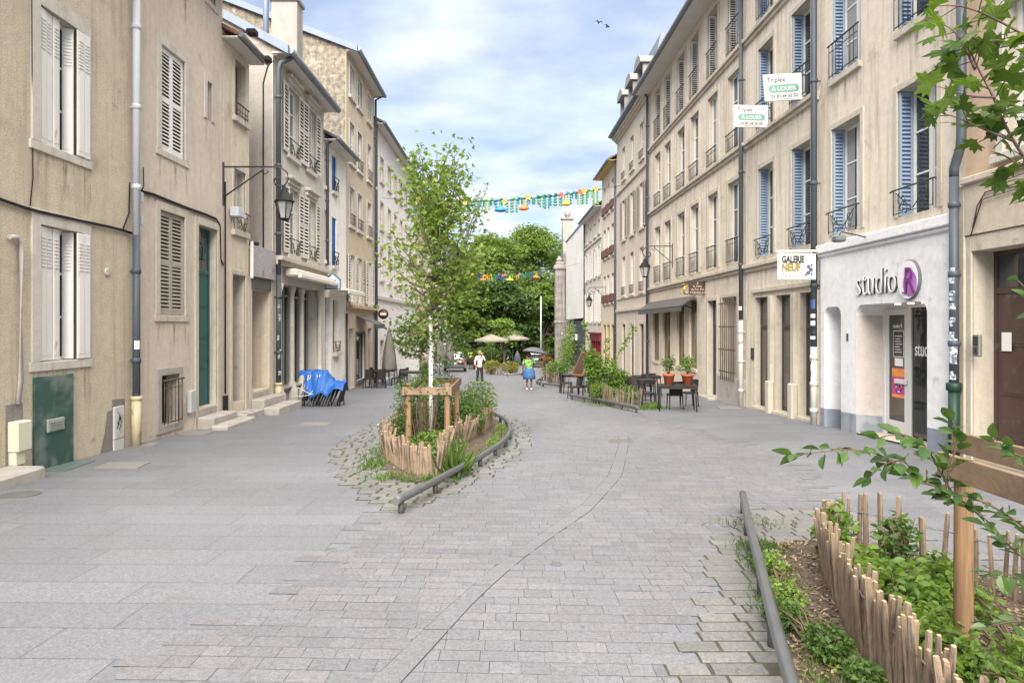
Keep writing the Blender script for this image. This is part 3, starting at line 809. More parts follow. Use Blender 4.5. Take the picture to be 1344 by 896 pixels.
# --- A: rough-cast house
A = Bld('rendered_house', 'beige roughcast house with white folding shutters and a green metal hatch', 'L', -1478, 173, LA, LB0, 9.6, W_A, group='street houses')
for r, lab in ((A.rect(51, 109.5, 25, 198, 80), 1), (A.rect(50.5, 109, 300, 475, 80), 0)):
    w0 = window(A, r, M_stonew, .19, .24, M_white, 2, 2, M_glass, sill=True, lint=.04, sillp=.0)
    h = round(r[3]-r[2]-.03, 2); wd = r[1]-r[0]
    put('shutter', panel_shutter_mesh(.52, h, M_shut_w), w0, (.01, .0, .015), (0, 0, R(4)))
    put('shutter', panel_shutter_mesh(.17, h, M_shut_w), w0, (wd-.30, .16, .015), (0, 0, R(-62)))
    put('shutter', panel_shutter_mesh(.34, h, M_shut_w), w0, (wd-.20, -.045, .015), (0, 0, R(-2)))
door(A, (q5(5.2), q5(6.25), A.gz(5.7)+.17, 2.9), M_wooddoor, .3, .5, 1, 3, cas=M_stonew, cw=.24, label='brown wooden house door')
A.walls(M_stonew)
A.roof(M_tile, .55, .5)
b = MB(); b.box(5.0, 6.75, -.55, -.002, A.gz(5.8)-.3, A.gz(5.8)+.14, bev=.03); b.build('doorstep', M_concrete, A.o)
b = MB(); zt = A.z(495, 45); b.box(A.u(42.5), A.u(94), -.035, .0, A.gz(A.u(60))-.25, zt, bev=.004); ht = b.build('hatch', M_green, A.o)
b = MB(); b.box(-.20, .20, -.03, 0, -.10, .10, bev=.01)
for k in range(4): b.box(-.16, .16, -.045, -.02, -.065+k*.036, -.05+k*.036)
b.build('vent', mat('alu_vent', (.36, .37, .36), .5, .1, 5, metal=.3), ht, (A.u(69), -.035, A.z(557, 69)))
b = MB(); b.box(A.u(8.5), A.u(28.5), -.16, 0, A.z(592, 18), A.z(552, 18), bev=.02); b.box(A.u(10), A.u(23), -.12, 0, A.z(610, 16), A.z(592, 16), bev=.01)
b.build('meter_box', mat('cream_box', (.58, .58, .45), .5, .05, 3), A.o)
b = MB(); b.box(A.u(7), A.u(29), -.012, .001, A.gz(A.u(18)), A.z(530, 18)); b.build('cement_patch', M_patchy, A.o)
b = MB(); ux = A.u(23); b.tube([(A.u(8), -.05, A.z(311, 10)), (A.u(18), -.05, A.z(311, 18)), (ux, -.05, A.z(318, 23)), (ux, -.05, A.z(335, 23)), (ux, -.05, A.z(500, 23)), (ux-.03, -.03, A.z(530, 23))], .035, 8)
b.build('waste_pipe', mat('waste_pipe_paint', (.38, .36, .34), .6, .15, 4), A.o)
b = MB(); b.prism_y([(A.u(131), A.gz(A.u(131))), (A.u(137), A.z(565, 137)), (A.u(140), A.z(540, 140)), (A.u(146.5), A.z(538, 146)), (A.u(147), A.z(524, 147)), (A.u(163), A.z(523, 163)), (A.u(163), A.gz(A.u(163))-.2), (A.u(131), A.gz(A.u(131))-.2)], -.010, .001); b.build('cement_patch', M_patchy, A.o)
b = MB(); b.box(A.u(147.5), A.u(160.5), -.035, 0, A.z(592, 154), A.z(575.5, 154)); b.box(A.u(147.5), A.u(160.5), -.04, 0, A.z(575, 154), A.z(533, 154), bev=.008)
ub = b.build('utility_cabinet', mat('cabinet_white', (.52, .51, .49), .6, .1, 3, stain=(.35, .33, .3)), A.o)
b = MB(); u_, z_ = A.u(154), A.z(553, 154)
b.tube([(u_-.05, -.043, z_+.18), (u_+.05, -.043, z_+.05), (u_-.06, -.043, z_), (u_+.06, -.043, z_-.08), (u_-.02, -.043, z_-.14)], .007, 4); b.tube([(u_-.07, -.043, z_-.12), (u_, -.043, z_+.1), (u_+.07, -.043, z_-.03)], .007, 4); b.build('scribble', M_black, ub)
b = MB(); b.lathe([(.075, 0), (.075, .02), (.05, .022)], 14); b.build('wall_vent', M_stonew, A.o, (A.u(140), 0, A.z(357, 140)), (R(90), 0, 0))
b = MB(); pts = [(A.u(x), -.03-.006*math.sin(x), A.z(y, x)) for x, y in [(-60, 238), (0, 262), (30, 272), (48, 277), (80, 284), (112, 291), (140, 297), (160, 302), (171, 306)]]
b.tube(pts, .018, 6); b.tube([(p[0], -.045, p[2]-.025) for p in pts], .010, 5); b.tube([(A.u(40), -.02, A.z(-30, 40)), (A.u(40.5), -.02, A.z(100, 40.5)), (A.u(41.5), -.02, A.z(235, 41.5)), (A.u(38), -.02, A.z(270, 38))], .009, 5)
b.tube([(A.u(169), -.02, A.z(240, 169)), (A.u(168), -.02, A.z(280, 168)), (A.u(160), -.02, A.z(301, 160))], .012, 5)
b.build('cable', M_black, A.o)
A.pipe(A.L-.06, A.z(309, 172), A.top, .065, M_pipew, .12, collars=4); A.pipe(A.L-.06, A.gz(A.L)+.6, A.z(309, 172), .067, M_pipe, .12, foot=(A.gz(A.L)-.05, A.gz(A.L)+.9, mat('cream_iron', (.47, .40, .26), .6, .15, 5, stain=(.12, .1, .08), stain_s=6)), collars=2)
A.sticker(A.L-.06, .12, .070, A.z(458, 172), .16, -1.6, -.2)

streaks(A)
# --- B: pinkish render, louvred shutters, teal door
B_ = Bld('rendered_house', 'pinkish rendered house with closed louvred shutters and a teal door', 'L', 173.5, 292, LA, LB0, 10.4, W_B, group='street houses')
window(B_, B_.rect(211.5, 242, 70, 203), M_stonew, .16, .2, M_white, shut='closed', shm=M_white, sill=True, sillp=.0)
window(B_, B_.rect(209.5, 242, 281, 413), M_stone, .17, .2, M_white, shut='closed', shm=M_shut_g, sill=True, sillp=.0)
window(B_, B_.rect(271.5, 277.5, 108, 158), M_stonew, .14, .2, M_white, 1, 0, sill=False)
window(B_, B_.rect(211, 234, 491, 557), M_concrete, .15, .35, M_iron, 1, 0, sill=True, sillp=0, rail='bars', rh=.95, railm=M_rust, glass=M_shopglass)
window(B_, B_.rect(226, 240, -95, -20), M_stonew, .12, .2, M_white, 2, 1, sill=True, sillp=0); window(B_, B_.rect(272, 282, -40, 4), M_stonew, .12, .2, M_white, 2, 1, sill=True, sillp=0)
rd_ = B_.rect(259.5, 284, 298, 534); gz_ = B_.gz(rd_[0]); rd_ = (rd_[0], rd_[1], gz_+.45, rd_[3])
door(B_, rd_, M_teal, .24, 1.05, 1, 4, cas=M_stone, cw=.17)
b = MB(); b.tube([(rd_[0]+.3+.12*math.cos(t), .155, rd_[3]-.55+.2*math.sin(t*1.0)) for t in np.linspace(0, 6.3, 20)], .014, 5); b.tube([(rd_[0]+.62+.12*math.cos(t), .155, rd_[3]-.55+.2*math.sin(t)) for t in np.linspace(0, 6.3, 20)], .014, 5); b.build('transom_grille', M_teal, B_.o)
b = MB(); b.box(rd_[0]-.02, rd_[1]+.04, -.02, .23, gz_-.3, gz_+.44, bev=.02); b.box(rd_[0]-.12, rd_[1]+.25, -.42, -.021, gz_-.3, gz_+.26, bev=.03); b.box(rd_[0]-.30, rd_[1]+.40, -.80, -.421, gz_-.3, gz_+.10, bev=.035)
b.build('doorstep', M_concrete, B_.o)
B_.walls(M_stone); B_.roof(M_tile, .55, .45)
b = MB(); pts = [(B_.u(x), -.03, B_.z(y, x)) for x, y in [(178, 249), (200, 255), (222, 264), (245, 273), (268, 281), (282, 287), (287, 295), (288, 340), (291.5, 347)]]
b.tube(pts, .022, 6); b.tube([(p[0], -.04, p[2]-.03) for p in pts], .012, 5); b.tube([(B_.u(187), -.02, B_.z(220, 187)), (B_.u(187.5), -.02, B_.z(245, 187.5)), (B_.u(184), -.02, B_.z(251, 184))], .010, 5); b.build('cable', M_black, B_.o)
b = MB(); b.box(B_.u(179), B_.u(182), -.10, 0, B_.z(266, 180), B_.z(252, 180), bev=.01); b.box(B_.u(179), B_.u(182), -.10, 0, B_.z(296, 180), B_.z(283, 180), bev=.01); b.build('junction_box', M_pipew, B_.o)
b = MB(); b.box(B_.u(245), B_.u(252.5), -.10, 0, B_.z(541, 249), B_.z(512, 249), bev=.015); b.build('meter_box', mat('grey_box', (.42, .43, .43), .5, .06, 3), B_.o)

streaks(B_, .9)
# --- C: narrow sandy house
C_ = Bld('rendered_house', 'narrow sandy house with low eave between the pinkish and pale grey houses', 'L', 292.5, 327, LA, LB0, 9.25, W_C, group='street houses')
M_brownwin = mat('brown_window_wood', (.14, .10, .07), .5, .1, 4)
window(C_, C_.rect(307, 321, 82, 158), M_stone, .10, .28, M_brownwin, 2, 2, sill=True, rail='bars', rh=.35, railm=M_rust)
window(C_, C_.rect(306.5, 321, 224, 303), M_stone, .10, .28, M_white, 2, 2, sill=True, rail='scroll', rh=.5, railm=M_rust)
r = C_.rect(304.5, 321.5, 361, 525); g0 = C_.gz(r[0])
door(C_, (r[0], r[1], g0+.40, r[3]), M_graydoor, .75, .35, 1, 3, cas=M_stone, cw=.13)
b = MB(); b.box(r[0]+.003, r[1]-.003, 0.004, .74, g0-.2, g0+.397); b.box(r[0]-.2, r[1]+.15, -.45, -.001, g0-.3, g0+.16, bev=.02); b.build('doorstep', M_concrete, C_.o)
C_.walls(M_stone)
C_.roof(M_tile, .5, .42, soff=M_soffit)
b = MB(); b.tube([(.05, -.04, C_.gz(0)+.7), (.05, -.04, C_.z(240, 296))], .022, 8); b.box(-.02, .12, -.09, 0, C_.gz(0)+.1, C_.gz(0)+.65, bev=.01); b.build('cable_duct', M_black, C_.o)
b = MB(); b.box(C_.u(300), C_.u(309), -.25, -.03, C_.z(285, 304), C_.z(273, 304), bev=.015); b.build('junction_box', M_pipew, C_.o)
for (x, y, ln) in ((304, 43, .22), (330, 80, .22)):
    b = MB(); b.box(-.12, .12, -.30, -.06, -.07, .07, bev=.02); b.tube([(0, .35, .05), (0, -.06, 0)], .015, 6); fl = b.build('floodlight', M_black, C_.o, (C_.u(x) if x < 327 else C_.L-.15, -.35, C_.z(y, min(x, 326))))
# --- link: one storey between C and D
K_ = Bld('link_building', 'one storey link with a dark lintel door between the sandy and pale grey houses', 'L', 327.3, 357.5, LA, LB0, 3.95, W_C, depth=5)
r = K_.rect(330.5, 354, 380, 506); g0 = K_.gz(r[0])
door(K_, (r[0], r[1], g0+.62, r[3]), M_graydoor, .8, 0.0, 1, 3, name='door')
b = MB(); b.box(r[0]-.05, r[1]+.05, -.04, .25, r[3]+.002, r[3]+.36, bev=.01); b.build('lintel', mat('dark_steel', (.09, .085, .08), .6, .2, 5), K_.o)
b = MB()
for k, (dd, hh) in enumerate(((-.0, .60), (-.36, .42), (-.80, .2))): b.box(r[0]-.08*k, r[1]+.25*k, dd-.0005, .79 if k == 0 else dd+(.36 if k == 1 else .44)-.001, g0-.3, g0+hh, bev=.025)
b.build('doorstep', M_concrete, K_.o)
K_.walls(W_C)
b = MB(); b.box(-.0, K_.L, -.06, .4, K_.top-.001, K_.top+.10, bev=.01); b.build('coping', M_stone, K_.o)
b = MB(); b.tube([(.5, .1, 0), (.5, .1, .16)], [.14, .18], 10); pl = b.build('planter', M_black, K_.o, (0, 0, K_.top+.10))
# --- D: pale grey house with cornice and shutters
D_ = Bld('shop_house', 'pale grey house with louvred shutters, moulded cornice and pillared shopfront', 'L', 358, 425, LA, LB0, 10.35, W_D, group='street houses', depth=9)
M_louv = mat('cream_louvre_paint', (.56, .53, .47), .6, .08, 4)
for (x0, x1) in ((377.5, 387.3), (402.2, 410.3)):
    xm = (x0+x1)/2
    window(D_, (q5(D_.u(x0)), q5(D_.u(x0))+1.0, q5(7.35-D_.z0), q5(9.55-D_.z0)), M_stonew, .10, .18, M_white, 2, 2, M_glass2, 'flat', M_louv, 'scroll', .5, keyst=True, shw=.52)
    window(D_, (q5(D_.u(x0)), q5(D_.u(x0))+1.0, q5(4.15-D_.z0), q5(6.30-D_.z0)), M_stonew, .10, .18, M_white, 2, 2, M_glass2, 'flat', M_louv, 'scroll', .5, keyst=True, shw=.52)
D_.band(3.72-D_.z0, .26, .30, M_stone, steps=2, name='cornice')
D_.band(10.0-D_.z0, .34, .40, M_stonew, steps=3, name='cornice')
u0, u1 = q5(D_.u(366)), q5(D_.u(419)); zt = q5(3.15-D_.z0); gm = D_.gz((u0+u1)/2)
D_.hole((u0, u1, -.9, zt), .55); D_.walls(M_stonew)
b = MB(); b.box(u0, u1, .5, .54, -.9, zt); sf = b.build('shopfront', M_shopglass, D_.o)
b = MB()
for k in range(9): x = u0+(u1-u0)*k/8; b.box(x-.05, x+.05, .40, .499, gm+.3, zt, bev=.01)
b.box(u0, u1, .40, .498, zt-.35, zt-.28); b.build('mullions', mat('shop_grey_paint', (.26, .265, .265), .5, .08, 3), sf)
b = MB(); b.box(u0, u1, .15, .42, -.9, gm+.55, bev=.02); b.box(u0-.02, u1, .05, .45, gm+.551, gm+.62, bev=.01); b.build('stall_riser', M_concrete, sf)
for k, t in enumerate((.0, .36, .60, 1.0)):
    x = u0+(u1-u0)*t; b = MB(); z1 = zt
    b.lathe([(.20, gm-.3), (.20, gm+.5), (.15, gm+.55), (.13, gm+.7), (.085, gm+.8), (.075, z1-.35), (.09, z1-.25), (.13, z1-.15), (.14, z1)], 14, (x, .0 if k in (0, 3) else .12, 0)); b.build('pillar', M_stonew, sf)
b = MB()
for hx in ((.13, .2), (.62, .7)):
    x = u0+(u1-u0)*hx[0]; zc = gm+1.75
    for (p, q) in (((-.28, .2), (0, .5)), ((0, .5), (.28, .2)), ((-.22, .2), (-.22, -.35)), ((.22, .2), (.22, -.35)), ((-.22, -.35), (.22, -.35))):
        b.tube([(x+p[0], .485, zc+p[1]), (x+q[0], .485, zc+q[1])], .022, 5)
b.build('house_emblem', mat('pale_blue_vinyl', (.25, .36, .58), .5, .05), sf)
b = MB(); b.box(D_.u(371), D_.u(428), -.45, -.06, 3.42-D_.z0, 3.66-D_.z0, bev=.05); b.box(D_.u(371), D_.u(428), -.60, -.46, 3.36-D_.z0, 3.52-D_.z0, bev=.03); b.build('awning', mat('cream_awning', (.62, .59, .52), .8, .05, 2), D_.o)
ro = D_.roof(M_slate, .55, .5, gut=M_zincd, verge=M_zinc, gut_r=.11)
zt = D_.top
D_.pipe(.10, 3.4-D_.z0, zt-.75, .075, M_pipe, .14, kink=[(.10, -.14, zt-.75), (.10, -.20, zt-.55), (.22, -.38, zt-.40), (.30, -.50, zt-.30), (.32, -.54, zt-.1)], collars=3)
D_.pipe(.10, D_.gz(0)+.7, 3.4-D_.z0, .078, mat('pipe_black_paint', (.055, .058, .065), .5, .2, 6), .14, foot=(D_.gz(0), D_.gz(0)+.75, mat('cream_iron', (.47, .40, .26))), collars=2)
for yy, hh, a0, a1 in ((404, .10, -1.6, -.6), (421, .22, -1.2, .1), (447, .16, -1.7, -.9), (462, .09, -.9, .2), (471, .20, -1.5, -.7), (492, .13, -1.3, -.1)): D_.sticker(.10, .14, .081, D_.z(yy, 359), hh, a0, a1, mat('faded_sticker', (.38, .38, .37), .7, .3, 14, stain=(.10, .10, .11), stain_s=18, stain_t=(.5, .56)))
b = MB(); b.tube([(-.02, .28, 3.9-D_.z0), (-.02, .28, zt-1.2), (-.02, .15, zt-.7), (.03, -.03, zt-.5)], .022, 6); b.build('cable', M_black, D_.o)
b = MB(); cx0, cy0, cz0 = D_.L-.45, 1.25, zt-.3
b.box(cx0-.35, cx0+.35, cy0-.48, cy0+.48, cz0, 13.9-D_.z0, bev=.02); b.box(cx0-.42, cx0+.42, cy0-.55, cy0+.55, 13.9-D_.z0+.001, 14.05-D_.z0, bev=.02); ch = b.build('chimney', plaster('chimney_render', (.40, .36, .31), (.24, .21, .18), .6, 25, .12), ro)
b = MB()
for k in (-.25, .2): b.lathe([(.12, 0), (.10, .45), (.13, .5)], 10, (cx0, cy0+k, 14.05-D_.z0))
b.build('chimney_pot', mat('terracotta', (.36, .13, .07), .8, .12, 5), ch)
b = MB(); b.tube([(cx0-2.5, cy0-.1, zt-.3), (cx0-2.5, cy0-.1, 15.2-D_.z0)], .10, 10); b.build('flue', M_zinc, ro)
b = MB(); b.box(-.012, -.002, .02, D_.D, 4.0-D_.z0, D_.top-.01); b.build('gable_render', plaster('grey_gable_render', (.33, .31, .28), (.24, .225, .2), .2, 40, .08), D_.o); ro.children[0].data.materials[0] = MATS['grey_gable_render']
# --- E: low white house with blue windows
E_ = Bld('shop_house', 'low white house with bright blue windows and small iron balconies', 'L', 425.3, 454, LA, LB0, 9.25, W_E, group='street houses', depth=9)
for (yt, yb, fr, key) in ((205, 252, 0, 0), (285, 348.5, 0, 0)):
    r = E_.rect(435.8, 441.8, yt, yb, 438); window(E_, r, M_stonew, .0, .13, M_bluewin, 2, 1, mat('blue_pane', (.012, .085, .33), .45), rail='scroll', rh=.55, railm=M_bluewin if 0 else M_black, sill=True)
    r = E_.rect(422.9+3, 428.6+1.2, yt-9, yb-7, 427); window(E_, r, M_stonew, .0, .22, M_brownwin, 2, 1, mat('tan_blind', (.40, .31, .22), .8, .08), sill=True)
r = E_.rect(437, 444.2, 393, 463, 440); window(E_, r, M_stone, .0, .25, M_brownwin, 1, 0, mat('tan_blind', (.40, .31, .22)), rail='scroll', rh=.45, railm=M_rust, sill=True, sillp=.14)
r = E_.rect(425.8, 429, 390, 480, 427); g0 = E_.gz(r[0]); door(E_, (r[0]+.05, r[0]+.95, g0+.12, r[3]), M_graydoor, .3, .4)
E_.walls(W_E); E_.roof(M_slate, .5, .5); E_.pipe(.12, 4.2-E_.z0, E_.top-.4, .06, M_pipe, .1, kink=[(.12, -.1, E_.top-.4), (.2, -.3, E_.top-.2), (.22, -.5, E_.top-.12)])
b = MB(); b.box(E_.u(431.5), E_.u(456), -.75, -.02, 3.25-E_.z0, 3.33-E_.z0, bev=.02); b.box(E_.u(431.5), E_.u(456), -.80, -.751, 3.12-E_.z0, 3.30-E_.z0, bev=.02); b.build('awning', mat('cream_awning', (.62, .59, .52)), E_.o)
b = MB(); b.tube([(E_.L-.06, -.06, E_.gz(E_.L)), (E_.L-.06, -.06, 2.4-E_.z0)], .05, 8); b.build('downpipe', M_pipe, E_.o)
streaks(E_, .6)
# --- F: tall beige house
F_ = Bld('shop_house', 'tall beige house with a rubble stone gable rising above the low white house', 'L', 454.3, 491, LA, LB0, 14.0, W_F, group='street houses', depth=11)
cols = ((458.5, 463.6), (469, 474.6), (482, 486.6))
M_tan = mat('tan_louvre_paint', (.46, .40, .32), .7, .08, 3)
for i, (x0, x1) in enumerate(cols):
    uu = q5(F_.u(x0))
    for j, (z0, z1) in enumerate(((12.1, 13.45), (9.15, 10.95), (6.35, 8.05))):
        window(F_, (uu, uu+.9, q5(z0-F_.z0), q5(z1-F_.z0)), M_stonew, .13, .16, M_white, 2, 1, M_glass, None, None, 'bars' if j else None, .5, M_rust, sill=True)
    window(F_, (uu, uu+.9, q5(2.95-F_.z0), q5(5.05-F_.z0)), M_stonew, .10, .16, M_white, 2, 2, M_glass, 'flat', M_tan if i == 1 else M_louv, sill=True, shw=.48)
g0 = F_.gz(F_.L/2)
for k, (x0, x1, kind) in enumerate(((458, 463, 'd'), (467, 478.5, 's'), (483, 487, 'd'))):
    uu = q5(F_.u(x0)); 
    if kind == 'd': door(F_, (uu, uu+.95, g0+.1, 1.75-F_.z0), M_wooddoor if 0 else mat('ochre_door', (.36, .25, .13), .6, .1), .3, .3)
    else: window(F_, (uu, q5(F_.u(x1)), q5(g0+.35), q5(1.55-F_.z0)), mat('dark_shop_frame', (.10, .115, .12), .5, .1), .08, .18, M_iron, 1, 0, M_shopglass, sill=True)
F_.walls(M_stonew)
F_.band(2.55-F_.z0, .20, .22, mat('ochre_trim', (.44, .34, .2), .8, .1), steps=2, name='cornice')
b = MB(); b.add([(F_.u(467), -.04, 2.35-F_.z0), (F_.u(480), -.04, 2.35-F_.z0), (F_.u(480), -.95, 1.95-F_.z0), (F_.u(467), -.95, 1.95-F_.z0), (F_.u(467), -.95, 1.75-F_.z0), (F_.u(480), -.95, 1.75-F_.z0), (F_.u(467), -.06, 2.31-F_.z0), (F_.u(480), -.06, 2.31-F_.z0), (F_.u(467), -.93, 1.92-F_.z0), (F_.u(480), -.93, 1.92-F_.z0)], [(0,1,2,3), (3,2,5,4), (6,8,9,7), (0,3,8,6), (1,7,9,2)]); b.build('awning', mat('dark_grey_awning', (.085, .085, .085), .8, .1), F_.o)
ro = F_.roof(M_tile, .38, .5, verge=M_zinc, gut_r=.10); ro.children[0].data.materials[0] = W_FG
b = MB(); b.box(-.012, -.002, .02, F_.D, 6.0-F_.z0, F_.top-.01); b.build('rubble_gable_face', W_FG, F_.o)
F_.band(13.75-F_.z0, .26, .30, M_stone, steps=2, name='cornice')
F_.pipe(F_.L-.1, F_.gz(F_.L), F_.top-.4, .06, M_pipe, .1, kink=[(F_.L-.1, -.1, F_.top-.4), (F_.L-.1, -.5, F_.top-.15)])
# --- G: tall white house
G_ = Bld('tall_white_house', 'tall white house behind the young street tree', 'L', 491.3, 545, LA, LB0, 12.7, W_G, group='street houses', depth=10)
for x0 in (498.5, 508.6, 517, 524.5, 531, 537, 542):
    uu = q5(G_.u(x0))
    if uu+1 > G_.L: continue
    for (z0, z1) in ((9.8, 11.1), (7.2, 8.65), (4.4, 6.2)):
        window(G_, (uu, uu+.95, q5(z0-G_.z0), q5(z1-G_.z0)), M_stonew, .10, .15, M_white, 2, 1, mat('tan_blind', (.40, .31, .22)) if rnd.random() < .5 else M_glass2, sill=True)
    if x0 != 517: window(G_, (uu, uu+1.0, q5(-.2), q5(2.4)), M_stonew, .10, .3, M_iron, 1, 0, M_shopglass if rnd.random() < .6 else M_glass2, sill=True)
G_.walls(M_stonew); G_.roof(M_slate, .5, .5); G_.band(3.3-G_.z0, .18, .12, M_stonew); G_.band(12.4-G_.z0, .25, .25, M_stonew, steps=2, name='cornice')
G_.pipe(.12, G_.gz(0), G_.top-.1, .06, M_pipe, .1)
# --- H: the long cream terrace running on towards the square
for i, (xa, xb, tp, wm, lab) in enumerate(((545.2, 571, 12.2, W_H, 'cream house half hidden behind the young street tree'), (571.2, 590, 11.2, W_G, 'pale far house beyond the closed grey parasols'), (590.2, 606, 11.8, W_H, 'far cream house at the end of the left row'))):
    H_ = Bld('terrace_house', lab, 'L', xa, xb, LA, LB0, tp, wm, group='street houses')
    n = max(3, int(H_.L/2.6))
    for k in range(n):
        uu = q5(H_.L*(k+.5)/n-.5)
        for z0, z1 in ((1.9-3.0, 4.1-3.0), (3.6, 5.4), (6.6, 8.2), (9.2, 10.4)):
            if z1 > tp-.6: continue
            zz0 = z0-H_.z0 if z0 > 2.5 else .1; zz1 = z1-H_.z0 if z0 > 2.5 else 2.6
            window(H_, (uu, uu+1.0, q5(zz0), q5(zz1)), M_stonew, .12, .14, M_white, 2, 1, M_glass2, 'flat' if z0 > 2.5 and (k+i) % 2 else None, M_louv, sill=True, shw=.48)
    H_.walls(M_stonew); H_.roof(M_tile, .5, .5); H_.band(2.9-H_.z0, .16, .12, M_stone)
# ------------------------------------------------------------------ right side of the street
W_R4 = plaster('cream_limestone', (0.65, 0.58, 0.475), (0.36, 0.305, 0.23), 0.25, 50, 0.09, (1.1, 0.42), 0.5)
W_R3 = plaster('cream_limestone_render', (0.635, 0.57, 0.475), (0.36, 0.30, 0.225), 0.25, 50, 0.09, None, 0.5)
W_R5 = plaster('greyish_render', (0.53, 0.475, 0.40), (0.36, 0.32, 0.27), 0.2, 50, 0.06, None, 0.3)
W_R1 = plaster('salmon_render', (0.52, 0.39, 0.29), (0.40, 0.30, 0.22), 0.12, 50, 0.05, None, 0.25)
W_R6 = plaster('light_cream_render', (0.58, 0.52, 0.42), (0.44, 0.39, 0.31), 0.15, 50, 0.05)
W_R7 = plaster('soft_white_render', (0.56, 0.53, 0.47), (0.44, 0.41, 0.36), 0.15, 50, 0.05)
W_R8 = plaster('smooth_white_cladding', (0.74, 0.735, 0.72), (0.60, 0.59, 0.58), 0.06, 30, 0.03, (3.0, 1.2), 0.12)
W_ST = plaster('studio_white', (0.70, 0.70, 0.715), (0.47, 0.47, 0.48), 0.10, 50, 0.03, None, 0.15)
M_studiobase = plaster('studio_blue_grey', (0.22, 0.245, 0.29), (0.36, 0.37, 0.39), 0.12, 30, 0.06, None, 0.2, (0.33, 0.345, 0.37))
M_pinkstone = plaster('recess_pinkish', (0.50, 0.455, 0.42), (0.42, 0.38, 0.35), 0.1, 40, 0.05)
RA, RB = 7.875, -0.025

# --- R4: long cream house with six window columns
Q = Bld('long_stone_house', 'long cream stone house with six window columns over the restaurant', 'R', 852.5, 979.5, RA, RB, 13.95, W_R4, group='street houses', depth=10)
cols4 = ((860, 867), (872.7, 880), (889.6, 899), (907, 917), (929.7, 942.3), (955.7, 971))
for i, (x0, x1) in enumerate(cols4):
    uu = q5(Q.u(x0)); u2 = uu+1.1
    window(Q, (uu, u2, q5(3.9-Q.z0), q5(6.6-Q.z0)), M_stone, .14, .22, M_white, 2, 2, M_glass, None, None, 'bars', .80, sill=False)
    window(Q, (uu, u2, q5(7.62-Q.z0), q5(10.15-Q.z0)), M_stone, .14, .22, M_white, 2, 2, M_glass, None, None, 'bars', .62, sill=False)
    window(Q, (uu, u2, q5(10.85-Q.z0), q5(13.25-Q.z0)), M_stone, .14, .36, M_white, 2, 2, M_glass, 'jamb', M_shut_w, 'bars', 1.0, sill=False)
for z in (3.55, 7.38, 10.60): Q.band(z-Q.z0, .22, .14, M_stone, steps=2)
# restaurant bays
M_rwood = mat('restaurant_wood', (.20, .125, .06), .55, .15, 5)
M_rglass = glassmat('restaurant_glass', (.075, .06, .04), .06)
for (x0, x1) in ((857, 864.7), (870, 879.5), (888.5, 898), (904.5, 914.5)):
    r = Q.rect(x0, x1, 404, 474, 886); r = (r[0], r[1], q5(.15-Q.z0), q5(2.85-Q.z0))
    window(Q, r, M_stone, .0, .17, M_rwood, 1, 0, M_rglass, sill=True, sillp=.02)
r = Q.rect(929.5, 941, 394, 515, 935); g0 = Q.gz(r[0]); door(Q, (r[0], r[1], g0+.12, r[3]), mat('dark_blue_door', (.02, .026, .045), .4, .1), .26, .8, 1, 3, cas=M_stone, cw=.14)
b = MB(); b.box(r[0]-.1, r[1]+.1, -.35, .25, g0-.2, g0+.115, bev=.02); b.build('doorstep', M_concrete, Q.o)
r = Q.rect(948.5, 968, 390, 497, 958); wb = window(Q, r, M_stone, .14, .30, mat('old_shutter_wood', (.40, .36, .30), .8, .1), 2, 0, mat('old_board', (.36, .32, .26), .85, .12), sill=False)
b = MB(); w_, h_ = r[1]-r[0], r[3]-r[2]
for k in range(7): b.tube([(w_*(k+.5)/7, -.10, -.05), (w_*(k+.5)/7, -.10, h_+.02)], .014, 6)
for z in (.25, h_*.36, h_*.64, h_-.2): b.box(-.08, w_+.08, -.112, -.088, z-.02, z+.02)
b.build('grille', M_rust, wb)
Q.walls(M_stone)
# low plinth and string above the ground floor
b = MB(); b.box(Q.u(943), Q.L-.12, -.05, .01, -1.0, .15-Q.z0, bev=.015); b.build('plinth', M_concrete, Q.o)
ro = Q.roof(M_slate, .42, .75, soff=M_soffit, gut=M_zincd, gut_r=.11)
Q.pipe(Q.L-.08, Q.z(420, 979), Q.top-.3, .068, M_pipe, .14, collars=4); Q.pipe(Q.L-.08, Q.gz(Q.L)-.05, Q.z(420, 979), .072, mat('light_pipe_paint', (.50, .50, .47), .5, .1, 4, stain=(.3, .28, .25)), .14, collars=3)
for k in range(6): Q.sticker(Q.L-.08, .14, .071, Q.z(392+k*15, 979), rnd.uniform(.08, .2), rnd.uniform(-.6, .1), rnd.uniform(.9, 1.6), M_paper if k % 2 else M_iron)
Q.pipe(.1, Q.gz(0), Q.top-.5, .068, M_pipe, .14, kink=[(.1, -.14, Q.top-.5), (.1, -.3, Q.top-.25), (.1, -.75, Q.top-.1)], collars=4)
# awning over the restaurant
M_awn = mat('grey_awning', (.085, .08, .076), .85, .12, 3, stain=(.1, .095, .09), stain_s=1.2)
ua, ub = Q.u(847)*0+.15, Q.u(915); za, zf = 3.06-Q.z0, 2.66-Q.z0
b = MB(); b.add([(ua, -.05, za), (ub, -.05, za), (ub+.0, -.62, zf), (ua, -.62, zf), (ua, -.05, za-.03), (ub, -.05, za-.03), (ub, -.60, zf-.03), (ua, -.60, zf-.03)], [(0,1,2,3), (4,7,6,5), (0,4,5,1), (0,3,7,4), (1,5,6,2)])
n = 26
for k in range(n):
    x0, x1 = ua+(ub-ua)*k/n, ua+(ub-ua)*(k+1)/n
    b.add([(x0, -.62, zf), (x1, -.62, zf), (x1, -.63, zf-.20), ((x0+x1)/2, -.63, zf-.25), (x0, -.63, zf-.20)], [(0,1,2,3,4)])
aw = b.build('awning', M_awn, Q.o)
b = MB()
